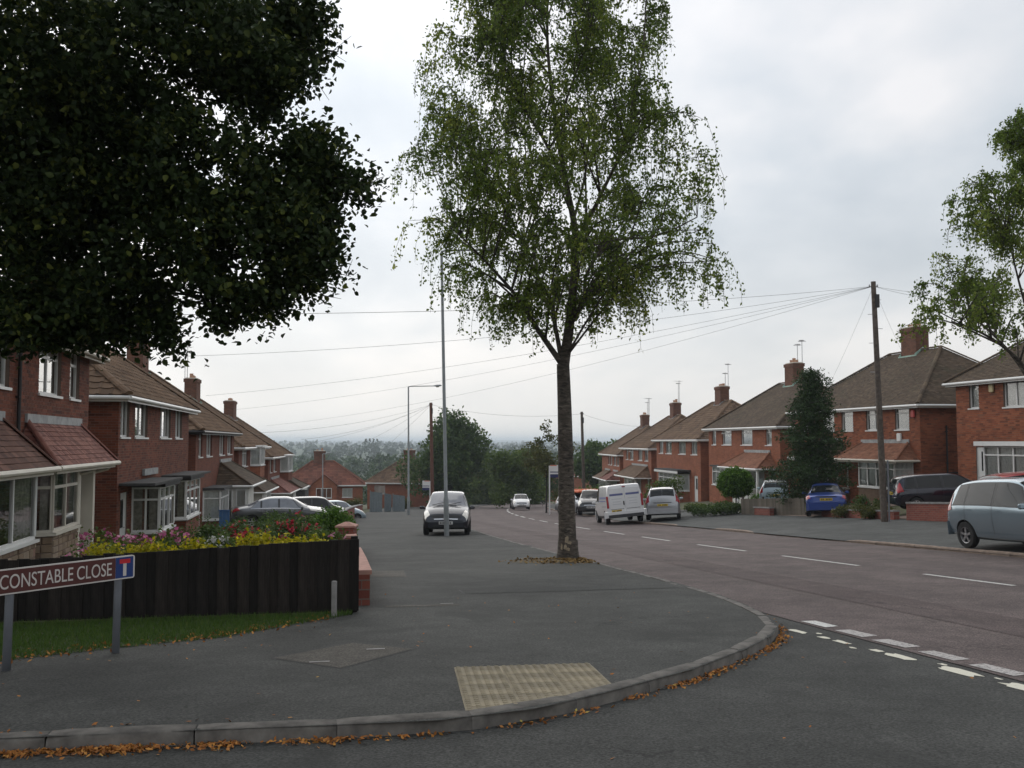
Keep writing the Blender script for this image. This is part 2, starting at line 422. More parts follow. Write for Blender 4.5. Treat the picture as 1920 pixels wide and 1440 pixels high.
M['tile_rust'] = toned('orange_brown_tile', [(0.0, (0.16, 0.068, 0.042)), (0.5, (0.24, 0.105, 0.062)), (1.0, (0.29, 0.14, 0.085))], 0.9, 0.45, 1.0, bmp=0.2)
M['pot'] = simple('terracotta_pot', (0.42, 0.24, 0.15), 0.85, var=0.2)
M['metal'] = simple('aerial_metal', (0.42, 0.42, 0.43), 0.5, 0.6, var=0.1)
M['galv'] = simple('painted_lamp_steel', (0.27, 0.29, 0.295), 0.55, 0.2, var=0.12, scale=3)
M['wood_pole'] = simple('weathered_pole', (0.105, 0.085, 0.070), 0.9, var=0.4, scale=8, bmp=0.3)
M['wood_pole_red'] = simple('creosoted_pole', (0.13, 0.058, 0.04), 0.9, var=0.3, scale=8)
M['fence_dark'] = toned('dark_stained_timber', [(0.0, (0.010, 0.0085, 0.0075)), (1.0, (0.024, 0.019, 0.016))], 0.85, 0.3, 6, grain=True)
M['fence_tan'] = toned('weathered_timber', [(0.0, (0.11, 0.095, 0.075)), (1.0, (0.18, 0.155, 0.125))], 0.9, 0.4, 6)
M['coping'] = simple('concrete_coping', (0.26, 0.25, 0.24), 0.9, var=0.25)
M['pinkcap'] = simple('pink_coping', (0.42, 0.235, 0.19), 0.9, var=0.2)
M['sign_brown'] = simple('maroon_enamel', (0.085, 0.022, 0.018), 0.4, var=0.06)
M['sign_blue'] = simple('blue_enamel', (0.012, 0.04, 0.17), 0.4, var=0.06)
M['sign_red'] = simple('red_enamel', (0.55, 0.02, 0.03), 0.4, var=0.06)
M['sign_white'] = simple('white_enamel', (0.60, 0.56, 0.52), 0.45, var=0.06)
M['post_grey'] = simple('grey_painted_steel', (0.19, 0.20, 0.22), 0.5, 0.1, var=0.15, scale=4)
M['navy'] = simple('navy_print', (0.02, 0.025, 0.10), 0.5, var=0.05)
M['orange'] = simple('orange_sheet', (0.62, 0.12, 0.03), 0.6, var=0.08)
M['blue_gate'] = simple('blue_painted_board', (0.045, 0.13, 0.30), 0.6, var=0.1)
M['grey_metal_fence'] = simple('grey_green_steel', (0.20, 0.235, 0.25), 0.6, 0.2, var=0.12)
M['wire'] = simple('black_cable', (0.13, 0.13, 0.13), 0.7, var=0.05)
M['box_yellow'] = simple('cream_alarm_box', (0.55, 0.46, 0.25), 0.5, var=0.05)
M['box_red'] = simple('red_alarm_box', (0.50, 0.05, 0.04), 0.5, var=0.05)
# foliage
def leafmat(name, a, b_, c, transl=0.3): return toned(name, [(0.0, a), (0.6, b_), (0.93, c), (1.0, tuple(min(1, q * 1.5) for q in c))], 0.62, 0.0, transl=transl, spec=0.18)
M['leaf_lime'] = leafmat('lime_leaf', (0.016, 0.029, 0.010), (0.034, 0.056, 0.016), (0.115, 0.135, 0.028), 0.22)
M['leaf_birch'] = leafmat('birch_leaf', (0.080, 0.128, 0.022), (0.165, 0.225, 0.042), (0.27, 0.30, 0.06), 0.5)
M['leaf_oak'] = leafmat('dark_green_leaf', (0.042, 0.078, 0.022), (0.080, 0.132, 0.036), (0.14, 0.19, 0.055), 0.33)
M['leaf_mid'] = leafmat('mid_green_leaf', (0.055, 0.092, 0.020), (0.105, 0.155, 0.034), (0.165, 0.21, 0.05), 0.35)
M['leaf_bright'] = leafmat('bright_green_leaf', (0.05, 0.11, 0.015), (0.10, 0.20, 0.025), (0.16, 0.27, 0.04), 0.3)
M['leaf_gold'] = leafmat('golden_leaf', (0.20, 0.22, 0.012), (0.46, 0.40, 0.018), (0.68, 0.54, 0.025), 0.3)
M['leaf_spruce'] = leafmat('spruce_needle', (0.020, 0.042, 0.014), (0.044, 0.080, 0.024), (0.080, 0.125, 0.036), 0.12)
M['leaf_olive'] = leafmat('olive_leaf', (0.06, 0.07, 0.02), (0.10, 0.11, 0.03), (0.15, 0.13, 0.045), 0.3)
M['leaf_wood'] = leafmat('far_wood_leaf', (0.016, 0.036, 0.010), (0.036, 0.070, 0.018), (0.068, 0.108, 0.028), 0.15)
M['petal_pink'] = leafmat('pink_petal', (0.42, 0.09, 0.22), (0.60, 0.17, 0.34), (0.70, 0.34, 0.46), 0.3)
M['petal_red'] = leafmat('red_petal', (0.30, 0.012, 0.03), (0.52, 0.025, 0.055), (0.60, 0.12, 0.14), 0.25)
M['petal_white'] = leafmat('white_petal', (0.55, 0.55, 0.52), (0.70, 0.70, 0.68), (0.8, 0.8, 0.78), 0.3)
M['dead_leaf'] = toned('fallen_leaf', [(0.0, (0.13, 0.05, 0.016)), (0.5, (0.34, 0.13, 0.03)), (0.9, (0.48, 0.23, 0.05)), (1.0, (0.40, 0.33, 0.07))], 0.8, 0.0)
M['straw'] = toned('dry_straw', [(0.0, (0.12, 0.07, 0.025)), (0.6, (0.24, 0.15, 0.055)), (1.0, (0.30, 0.22, 0.09))], 0.9, 0.0)
M['grass'] = toned('grass_blade', [(0.0, (0.040, 0.085, 0.014)), (0.6, (0.075, 0.140, 0.022)), (1.0, (0.14, 0.17, 0.035))], 0.7, 0.0, transl=0.25)
M['turf'] = simple('turf_soil', (0.035, 0.05, 0.016), 0.95, var=0.5, scale=5)
def bark(name, a, b_, c, sc=1.0):
    m, nt, b = new_mat(name)
    tcn = node(nt, 'ShaderNodeTexCoord'); mp = node(nt, 'ShaderNodeMapping', {'Vector': tcn.outputs['Object'], 'Scale': (3 * sc, 3 * sc, 9 * sc)})
    f = noise(nt, 2.0, 7, 0.65, mp.outputs[0], 0.8)
    big = noise(nt, 0.9, 3)
    col = mixc(nt, rampn(nt, big, [(0.4, (0, 0, 0)), (0.62, (1, 1, 1))]), rampn(nt, f, [(0.36, a), (0.56, b_), (0.72, c)]), rampn(nt, f, [(0.4, a), (0.7, b_)]))
    nt.links.new(col, b.inputs['Base Color']); b.inputs['Roughness'].default_value = 0.95
    bump(nt, b, f, 0.8, 0.03)
    return m
M['bark_birch'] = bark('grey_birch_bark', (0.032, 0.027, 0.022), (0.12, 0.10, 0.08), (0.27, 0.24, 0.195))
M['bark'] = bark('dark_bark', (0.015, 0.013, 0.011), (0.04, 0.034, 0.028), (0.065, 0.056, 0.046))
M['bark_pale'] = simple('peeled_wood', (0.33, 0.27, 0.19), 0.9, var=0.3, scale=12)
# car materials
def paint(name, col, metal=0.5, rough=0.32): return simple(name, col, rough, metal, var=0.03, scale=1, coat=0.8)
M['car_glass'] = simple('tinted_car_glass', (0.012, 0.014, 0.015), 0.05, var=0.05, spec=0.35)
M['car_glass_sky_tone'] = simple('sky_toned_car_glass', (0.17, 0.18, 0.205), 0.07, var=0.25, scale=1.5, spec=1.0)  # pale base colour stands in for bright sky reflected in the glass
M['tyre'] = simple('tyre_rubber', (0.016, 0.016, 0.016), 0.85, var=0.2)
M['alloy'] = simple('alloy_wheel', (0.40, 0.40, 0.41), 0.35, 0.8, var=0.1)
M['trim'] = simple('grey_bumper_plastic', (0.035, 0.036, 0.04), 0.6, var=0.15)
M['chrome'] = simple('chrome', (0.65, 0.65, 0.66), 0.18, 0.9, var=0.03)
M['lamp_red'] = simple('red_tail_lens', (0.33, 0.012, 0.018), 0.15, var=0.15, coat=0.6)
M['lamp_clear'] = simple('headlight_lens', (0.62, 0.60, 0.55), 0.12, 0.3, var=0.2, scale=10, coat=0.8)
M['lamp_amber'] = simple('amber_lens', (0.55, 0.20, 0.02), 0.2, var=0.1)
M['plate_y'] = simple('yellow_plate', (0.60, 0.42, 0.03), 0.5, var=0.05)
M['plate_w'] = simple('white_plate', (0.62, 0.62, 0.60), 0.5, var=0.05)
M['under'] = simple('car_underside', (0.01, 0.01, 0.01), 0.95, var=0.1)

# ================================================================== THE SETTING
def struct(o): o['kind'] = 'structure'; return o
def sheet(name, poly, mat, dz, parent=None):
    """flat polygon given in (s,t), lying on the slope dz above it"""
    pts = [Wo(s, t, dz) for s, t in poly]
    tri = tessellate_polygon([[Vector((p.x, p.y, 0)) for p in pts]])
    mb = MB(); 
    F = []
    for a, b, c in tri:
        n = (pts[b] - pts[a]).cross(pts[c] - pts[a])
        F.append((a, b, c) if n.z > 0 else (a, c, b))
    mb.faces(pts, F)
    return mb.build(name, mat, parent)
def strip(name, S, ta, tb_, mat, dz, ncol=1, parent=None):
    mb = MB(); V = []; F = []
    for s in S:
        a, b = ta(s), tb_(s)
        for j in range(ncol + 1): V.append(Wo(s, a + (b - a) * j / ncol, dz))
    w = ncol + 1
    for i in range(len(S) - 1):
        for j in range(ncol): F.append((i * w + j, i * w + j + 1, (i + 1) * w + j + 1, (i + 1) * w + j))
    mb.faces(V, F)
    UVs = [(ta(s) + (tb_(s) - ta(s)) * j / ncol - tm(s), s) for s in S for j in range(ncol + 1)]
    mb.uv = [UVs[i] for f in F for i in f]
    return mb.build(name, mat, parent)
frange = lambda a, b, st: [a + st * i for i in range(int(round((b - a) / st)) + 1)]

# near ground (gardens, soil) with the street corridor sunk under the road and pavement sheets
def near_ground():
    S = sorted(set(frange(-60, 12, 6) + [12.66, 12.9] + frange(15, 330, 5)))
    V = []; F = []
    for s in S:
        b, r = tb(s) - 0.1, trb(s) + 0.1
        low = s < 12.8
        cols = [(-300, 0), (-120, 0), (-60, 0), (-25, 0), (-12, 0), (-6, 0), (b, 0), (b + 0.06, 1), ((b + r) / 2, 1), (r - 0.06, 1), (r, 0), (r + 3.5, 0), (r + 7, 0), (r + 14, 0), (r + 40, 0), (r + 100, 0), (r + 250, 0)]
        for t, l in cols:
            dz = -0.4 if (l or (low and -70 < t < 10)) else -0.012
            V.append(Wo(s, t, dz))
        n = len(cols)
    for i in range(len(S) - 1):
        for j in range(n - 1): F.append((i * n + j, i * n + j + 1, (i + 1) * n + j + 1, (i + 1) * n + j))
    mb = MB(); mb.faces(V, F)
    m, nt, b = new_mat('garden_ground')
    f = noise(nt, 0.35, 6, 0.6)
    nt.links.new(mixc(nt, rampn(nt, noise(nt, 2.5, 5), [(0.35, (0, 0, 0)), (0.65, (1, 1, 1))]), rampn(nt, f, [(0.35, (0.05, 0.075, 0.022)), (0.6, (0.09, 0.105, 0.04))]), (0.085, 0.07, 0.045)), b.inputs['Base Color'])
    b.inputs['Roughness'].default_value = 0.95
    struct(mb.build('ground', m, smooth=True))
near_ground()

def hills():
    rad = [240, 330, 450, 600, 800, 1050, 1350, 1700, 2100, 2600, 3200, 3900, 4700, 5600, 6600, 8000]
    base = [-17, -15.5, -15, -17, -16, -14, -13, -13, -12, -11, -9, -6, -3, 0, 3, 4]
    A = [R(a) for a in np.arange(-70, 70.1, 2.0)]
    V = []; F = []
    for i, (r, z) in enumerate(zip(rad, base)):
        for a in A:
            k = min(1.0, r / 3000.0)
            h = z + k * (5 * math.sin(a * 7 + r * 0.0011) + 3.5 * math.sin(a * 17 + 1.3 + r * 0.002) + 2 * math.sin(a * 41 + r))
            V.append((math.sin(a) * r, math.cos(a) * r, h))
    n = len(A)
    for i in range(len(rad) - 1):
        for j in range(n - 1): F.append((i * n + j, i * n + j + 1, (i + 1) * n + j + 1, (i + 1) * n + j))
    mb = MB(); mb.faces(V, [f[::-1] for f in F])
    struct(mb.build('hills', M['field'], smooth=True))
hills()

SR = frange(-60, 240, 5)
road = struct(strip('main_road', sorted(set(SR)), lambda s: tl(s) - 0.15 if s > 13 else 5.72, lambda s: tr(s) + 0.06, M['road'], -0.085, 4))
side = struct(sheet('side_road', [(-1.2, -45), (-1.2, 5.78), (13.2, 5.78), (13.2, -45)], M['side_road'], -0.092))
KERB = [(6.72, -44.0), (6.72, -6.0), (6.70, -2.0), (6.62, -0.75), (6.55, 0.1), (6.52, 0.8), (6.7, 1.5), (7.1, 2.13), (7.85, 3.14), (8.75, 4.06), (9.5, 4.70), (10.2, 5.12), (10.95, 5.36), (12.1, 5.6), (13.4, 5.78), (16.7, 5.93), (20.0, 5.95)]
KERB += [(s, tl(s)) for s in frange(23, 240, 4)]
left_in = [(s, tb(s)) for s in frange(240, 16, -4)] + [(12.7, 0.45), (12.5, 0.42), (12.18, 0.12), (10.89, -1.0), (10.41, -2.0), (9.86, -2.9), (9.7, -6), (9.7, -44)]
pave = struct(sheet('pavement', KERB + left_in, M['pave'], 0.0))
struct(sheet('pavement_behind', [(-1.25, -45), (-6, -45), (-6, 5.5), (-1.25, 5.5)], M['pave'], 0.0))
verge = struct(strip('right_pavement', frange(-60, 240, 4), lambda s: tr(s) - 0.02, lambda s: max(trb(s), tr(s) + 2.0) + 0.12, M['pave_r'], 0.0, 3))
struct(sheet('grass_verge', [(12.68, 0.40), (12.5, 0.40), (12.18, 0.12), (10.89, -1.0), (10.41, -2.0), (9.86, -2.9), (9.7, -6), (9.7, -44), (12.68, -44)], M['turf'], 0.004))

# ---- kerbs: every stone near the camera its own piece
def path_walk(P, step):
    pts = [Vector((a, b)) for a, b in P]; out = [pts[0].copy()]; acc = 0.0
    for a, b in zip(pts[:-1], pts[1:]):
        L = (b - a).length; pos = step - acc
        while pos <= L: out.append(a + (b - a) * (pos / L)); pos += step
        acc = (acc + L) % step
    return out
def kerbstone_mesh(name, L, w, mat, top=0.006, deep=0.26):
    out = []
    for v in range(6):
        mb = MB(); c = 0.024; n = 10; rr = random.Random(v * 7 + 1)
        rings = []
        for i, x in enumerate(np.linspace(-L / 2, L / 2, n)):
            e_ = 0.010 if i in (0, n - 1) else 0.0
            ch = c * (1 + rr.uniform(-0.35, 0.5)) + (rr.uniform(0.01, 0.03) if rr.random() < 0.14 else 0); w1 = rr.uniform(-0.003, 0.003)
            rings.append([(x, 0.0 + w1 + e_ * 0.4, -deep), (x, 0.0 + w1 + e_ * 0.4, top - ch - e_), (x, ch * 0.35 + w1, top - ch * 0.35 - e_), (x, ch * 0.95, top - e_ + rr.uniform(-0.002, 0.002)), (x, w, top - e_ * 0.6 + rr.uniform(-0.002, 0.001)), (x, w, -deep)])
        mb.loft(rings, True, True, True)
        out.append(mb.mesh(name, mat, 50))
    return out
def lay_kerb(parent, P, side_, me, step, drop=None):
    W_ = path_walk(P, step)
    for i in range(len(W_) - 1):
        a, b = W_[i], W_[i + 1]
        A_, B_ = Wo(a.x, a.y, 0), Wo(b.x, b.y, 0)
        if side_ > 0: A_.z = zs(a.x) + 0.04; B_.z = zs(b.x) + 0.04
        if drop:
            A_.z -= drop((a.x)); B_.z -= drop((b.x))
        ux = (B_ - A_).normalized()
        inw = Vector((0, 0, 1)).cross(ux).normalized()
        if side_ > 0: ux = -ux; inw = Vector((0, 0, 1)).cross(ux).normalized()
        uz = ux.cross(inw)
        jx = random.uniform(-0.007, 0.007); jz = random.uniform(-0.007, 0.006)
        m4 = Matrix((( ux.x, inw.x, uz.x, 0), (ux.y, inw.y, uz.y, 0), (ux.z, inw.z, uz.z, 0), (0, 0, 0, 1)))
        c = (A_ + B_) / 2 + inw * jx; c.z += jz
        m4.translation = c
        link('kerbstone', random.choice(me), parent, m4)
kl = struct(empty('kerb'))
km = kerbstone_mesh('kerbstone', 0.905, 0.13, M['kerb'])
KA = [p for p in KERB if -12 < p[1] and p[0] < 44]
KA = [(6.72, -9.0)] + [p for p in KERB[1:] if p[0] < 44]
lay_kerb(kl, KA, -1, km, 0.914)
mb = MB()
kp = [(s, tl(s)) for s in frange(42.5, 240, 4)]
for (a, b) in zip(kp[:-1], kp[1:]):
    mb.loft([[Wo(s, t - o, z) for o, z in ((0, -0.25), (0, 0.006), (0.13, 0.006), (0.13, -0.25))] for s, t in (a, b)], True)
tag(mb.build('kerb_run', M['kerb'], kl), kind='stuff')
krr = struct(empty('kerb_right'))
krm = kerbstone_mesh('kerbstone_brown', 0.905, 0.14, M['kerb_r'], 0.012, 0.3)
def rdrop(s):                     # lowered crossings along the far kerb
    d = 0.0
    for c, h in ((30.0, 3.0), (39.5, 2.0), (53, 4.0)):
        d = max(d, 0.085 * min(1.0, max(0.0, (h + 0.8 - abs(s - c)) / 0.8)))
    return d
lay_kerb(krr, [(s, tr(s)) for s in frange(14, 66, 2)], 1, krm, 0.914, rdrop)
mb = MB()
for lo, hi in ((-60, 14), (66, 240)):
    kp = [(s, tr(s)) for s in frange(lo, hi, 2 if lo < 0 else 3)]
    for (a, b) in zip(kp[:-1], kp[1:]):
        mb.loft([[Vector((W(s, t + o).x, W(s, t + o).y, zs(s) + z)) for o, z in ((0, -0.2), (0, 0.05), (0.14, 0.05), (0.14, -0.2))] for s, t in (a, b)], True)
tag(mb.build('kerb_run', M['kerb_r'], krr), kind='stuff')

# ---- painted markings
def mark(name, poly, mat, dz, parent):
    if name in ('patch', 'trench_repair') and parent.name == 'pavement':     # dark sealed seam round the repair
        cx0 = sum(p[0] for p in poly) / len(poly); cy0 = sum(p[1] for p in poly) / len(poly)
        def grow(p):
            v = Vector((p[0] - cx0, p[1] - cy0)); v = v * (1 + 0.028 / v.length); return (cx0 + v.x, cy0 + v.y)
        sheet('tar_seam', [grow(p) for p in poly], M['felt'], dz - 0.002, parent)
    return sheet(name, poly, mat, dz, parent)
dash = [(14.0, 16.4), (18.66, 22.1), (24.2, 27.7), (30.2, 33.3), (35.6, 38.8)]
q = 41.4
while q < 190: dash.append((q, q + 3.2)); q += 5.75
dash = [(2.6, 5.9), (8.3, 11.6)] + dash
for a, b in dash:
    w = 0.055 if a < 60 else 0.09
    mark('lane_marking', [(a, tm(a) - w), (a, tm(a) + w), (b, tm(b) + w), (b, tm(b) - w)], M['paint'], -0.080, road)
for i, (a, b) in enumerate([(10.95, 10.4), (10.15, 9.6), (9.4, 8.85), (8.62, 8.06), (7.85, 7.28), (7.05, 6.5), (6.25, 5.7), (5.45, 4.9), (4.65, 4.1), (3.85, 3.3)]):
    j = lambda: random.uniform(-0.015, 0.015)
    mark('give_way_marking', [(a + j(), 5.78 + j()), (b + j(), 5.80 + j()), (b + 0.04 + j(), 5.99 + j()), (a + j(), 5.97 + j())], M['paint'] if i == 0 else M['paint_worn'], -0.080, road)
def blob(c, rx, ry, n=14, rough=0.3):
    out = []
    for k in range(n):
        a = 2 * math.pi * k / n; r = 1 + random.uniform(-rough, rough * 0.4)
        ca, sa = math.cos(a), math.sin(a)
        sx = abs(ca) ** 0.6 * (1 if ca > 0 else -1); sy = abs(sa) ** 0.6 * (1 if sa > 0 else -1)
        out.append((c[0] + sx * rx * r, c[1] + sy * ry * r))
    return out
for c, rx, ry in [((10.22, 5.36), .17, .06), ((9.72, 5.40), .09, .05), ((9.38, 5.42), .15, .045), ((9.02, 5.33), .06, .03), ((8.80, 5.46), .10, .05), ((8.42, 5.47), .22, .07), ((7.62, 5.52), .28, .08), ((7.95, 5.60), .06, .03), ((6.85, 5.56), .26, .09), ((6.05, 5.56), .2, .07), ((5.3, 5.56), .25, .08), ((10.0, 5.50), .05, .03), ((7.25, 5.62), .05, .02)]:
    mark('worn_marking', blob(c, rx, ry), M['paint_cream'], -0.087, side)

# ---- tarmac patches and covers set in the pavement
mark('patch', [(9.36, -0.40), (8.66, 0.20), (9.55, 0.92), (10.10, 0.35)], M['patch'], 0.004, pave)
mark('patch', [(19.7, 0.93), (19.45, 1.68), (17.95, 1.60), (18.2, 0.90)], M['patch'], 0.004, pave)
for c in ((9.02, 0.02), (9.62, 0.56), (13.35, 1.75)):
    mark('cover_plate', [(c[0] - .03, c[1] - .09), (c[0] - .03, c[1] + .09), (c[0] + .03, c[1] + .09), (c[0] + .03, c[1] - .09)], M['coping'], 0.008, pave)
mark('repair_strip', [(13.2, 0.9), (13.1, 1.9), (13.25, 1.9), (13.36, 0.9)], M['patch'], 0.004, pave)
for a_ in ([(14.6, 2.2), (14.5, 5.6), (15.1, 5.66), (15.2, 2.2)], [(27.0, 2.6), (27.0, 6.0), (27.9, 6.05), (27.9, 2.6)]):
    mark('trench_repair', a_, M['side_road'], 0.004, pave)
mark('trench_repair', [(9.0, 7.4), (9.1, 8.4), (60, 9.4), (60, 8.7)], M['road_dark'], -0.081, road)
# tactile slabs with raised blisters, clipped towards the kerb line
def slab_mesh(name, L=0.40, nb=6):
    mb = MB(); h = L / 2 - 0.007
    mb.box((-h, -h, -0.04), (2 * h, 0, 0), (0, 2 * h, 0), (0, 0, 0.046))
    for i in range(nb):
        for j in range(nb):
            cx_, cy_ = -L / 2 + L * (i + 0.5) / nb, -L / 2 + L * (j + 0.5) / nb
            mb.lathe([(0.022, 0.006), (0.017, 0.0125), (0.007, 0.014)], 6, (cx_, cy_, 0), cap1=True)
    return mb.mesh(name, M['tactile'])
tact = struct(empty('tactile_paving'))
sm = slab_mesh('tactile_slab')
xA, xB = Wo(8.44, 1.17, 0), Wo(8.34, 2.28, 0)
ux = (xB - xA).normalized()
dn = (Wo(6.60, 1.02, 0) - Wo(8.40, 1.17, 0)).normalized()
uz = ux.cross(-dn).normalized(); uy = uz.cross(ux)
kin = [Wo(s, t, 0) for s, t in KERB]
def kerb_y(s, t):       # signed s of the kerb at this t (corner run only)
    for (a, b) in zip(KERB[:-1], KERB[1:]):
        if a[1] <= t <= b[1] and t < 5: return a[0] + (b[0] - a[0]) * (t - a[1]) / (b[1] - a[1])
    return 6.5
for i in range(3):
    for j in range(5):
        c = xA + ux * (0.2 + 0.4 * i - 0.05 * j * 0.0) - uy * (0.2 + 0.4 * j)
        s, t = ST(c.x, c.y)
        if s - 0.2 < kerb_y(s, t + 0.15) + 0.14: continue
        c.z = G(s, t) 
        m4 = Matrix(((ux.x, uy.x, uz.x, c.x), (ux.y, uy.y, uz.y, c.y), (ux.z, uy.z, uz.z, c.z), (0, 0, 0, 1)))
        link('tactile_slab', sm, tact, m4)
# cut slabs along the kerb: plain wedge filling up to the stones
a0 = xA + uy * 0.0; 
cut = []
pA = ST(*(xA).to_2d()); pB = ST(*(xA + ux * 1.2).to_2d())
poly = [pA, pB]
low = xA + ux * 1.2 - uy * 2.2; lowA = xA - uy * 2.2
dirA = Vector(ST(*lowA.to_2d())) - Vector(pA); dirB = Vector(ST(*low.to_2d())) - Vector(pB)
def hit(p, dv):
    k = 0.0
    while k < 1.0:
        s, t = p[0] + dv[0] * k, p[1] + dv[1] * k
        if s < kerb_y(s, t) + 0.13: break
        k += 0.01
    return (p[0] + dv[0] * k, p[1] + dv[1] * k)
hB, hA = hit(pB, dirB), hit(pA, dirA)
mid = [(kerb_y(0, hB[1] + (hA[1] - hB[1]) * f) + 0.13, hB[1] + (hA[1] - hB[1]) * f) for f in (0.2, 0.4, 0.6, 0.8)]
sheet('cut_slab', [pA, pB, hB] + mid + [hA], M['tactile'], 0.0035, tact)
mbd = MB()
for i in range(18):
    for j in range(34):
        c = xA + ux * (0.2 / 6 * 2 * (i + 0.5)) - uy * (0.4 / 6 * (j + 0.5))
        s, t = ST(c.x, c.y)
        if s < kerb_y(s, t) + 0.16: continue
        if s - 0.25 > kerb_y(s, t + 0.15) + 0.5: continue
        z = G(s, t); mbd.lathe([(0.021, z + 0.003), (0.016, z + 0.0085), (0.007, z + 0.0095)], 6, (c.x, c.y, 0), cap1=True)
tag(mbd.build('blisters', M['tactile'], tact), kind='stuff')

# ------------------------------------------------------------------ foliage
def leaf_verts(P, size, up=0.35, ratio=0.6, droop=None):
    """rhombic leaves at the points P: returns verts (4n,3) and faces (n,4)"""
    n = len(P)
    nrm = rng.normal(size=(n, 3)); nrm[:, 2] += up * 2; nrm /= np.linalg.norm(nrm, axis=1)[:, None]
    a = rng.normal(size=(n, 3))
    if droop is not None: a[:, 2] -= droop * 2
    a -= nrm * (a * nrm).sum(1)[:, None]; a /= np.linalg.norm(a, axis=1)[:, None] + 1e-9
    b = np.cross(nrm, a)
    sz = np.asarray(size) * rng.uniform(0.7, 1.25, n); sz = sz[:, None] / 2
    V = np.empty((n, 4, 3)); V[:, 0] = P - a * sz; V[:, 1] = P + b * sz * ratio + a * sz * 0.1; V[:, 2] = P + a * sz; V[:, 3] = P - b * sz * ratio + a * sz * 0.1
    return V.reshape(-1, 3), np.arange(4 * n).reshape(n, 4)
def leaf_fold(P, size, up=0.35, ratio=0.7, droop=None, fold=0.22):
    """broad leaves folded along the midrib: two quads each"""
    n = len(P)
    nrm = rng.normal(size=(n, 3)); nrm[:, 2] += up * 2; nrm /= np.linalg.norm(nrm, axis=1)[:, None]
    a = rng.normal(size=(n, 3))
    if droop is not None: a[:, 2] -= droop * 2
    a -= nrm * (a * nrm).sum(1)[:, None]; a /= np.linalg.norm(a, axis=1)[:, None] + 1e-9
    b = np.cross(nrm, a); sz = (np.asarray(size) * rng.uniform(0.6, 1.3, n))[:, None] / 2
    V = np.empty((n, 6, 3)); up_ = nrm * sz * fold
    V[:, 0] = P - a * sz; V[:, 1] = P + a * sz * 1.1 - nrm * sz * 0.15
    V[:, 2] = P - a * sz * 0.45 + b * sz * ratio + up_; V[:, 3] = P + a * sz * 0.35 + b * sz * ratio * 0.85 + up_
    V[:, 4] = P - a * sz * 0.45 - b * sz * ratio + up_; V[:, 5] = P + a * sz * 0.35 - b * sz * ratio * 0.85 + up_
    o = np.arange(n)[:, None] * 6
    F = np.concatenate([np.array([[0, 2, 3, 1]]) + o, np.array([[0, 1, 5, 4]]) + o], 1).reshape(-1, 4)
    return V.reshape(-1, 3), F
def lump_points(lumps, n, shell=0.45):
    """random points through ellipsoid lumps (x,y,z,rx,ry,rz), denser to the outside"""
    L = np.array([l if len(l) == 6 else (l[0], l[1], l[2], l[3], l[3], l[3]) for l in lumps], float)
    w = (L[:, 3] * L[:, 4] * L[:, 5]) ** (2 / 3); k = rng.choice(len(L), n, p=w / w.sum())
    d = rng.normal(size=(n, 3)); d /= np.linalg.norm(d, axis=1)[:, None]
    r = rng.uniform(shell ** 3, 1.0, n) ** (1 / 3)
    return L[k, :3] + d * r[:, None] * L[k, 3:6], k
def clumpy(lumps, n_cl, per, spread, shell=0.4):
    C, k = lump_points(lumps, n_cl, shell)
    tone = rng.uniform(0.1, 0.7, n_cl)
    P = np.repeat(C, per, 0) + rng.normal(size=(n_cl * per, 3)) * spread
    t = np.clip(np.repeat(tone, per) + rng.normal(size=n_cl * per) * 0.17, 0, 0.97)
    return P, t
def leaves(name, P, tone, size, mat, parent=None, up=0.35, ratio=0.6, droop=None):
    V, F = leaf_verts(P, size, up, ratio, droop)
    return link(name, np_mesh(name, V, F, mat, tone), parent)
def leaves_broad(name, P, tone, size, mat, parent=None, **k):
    V, F = leaf_fold(P, size, **k)
    return link(name, np_mesh(name, V, F, mat, np.repeat(tone, 2)), parent)
def limb(mb, pts, r0, r1, n=7):
    """smooth tapered branch through control points"""
    pts = [Vector(q) for q in pts]; out = []
    for i in range(len(pts) - 1):
        p0, p1, p2, p3 = pts[max(i - 1, 0)], pts[i], pts[i + 1], pts[min(i + 2, len(pts) - 1)]
        for k in range(4):
            t = k / 4
            out.append(0.5 * ((2 * p1) + (p2 - p0) * t + (2 * p0 - 5 * p1 + 4 * p2 - p3) * t * t + (3 * p1 - p0 - 3 * p2 + p3) * t ** 3))
    out.append(pts[-1])
    m = len(out) - 1
    mb.tube(out, [r0 + (r1 - r0) * (i / m) ** 0.85 for i in range(m + 1)], n)
    return out

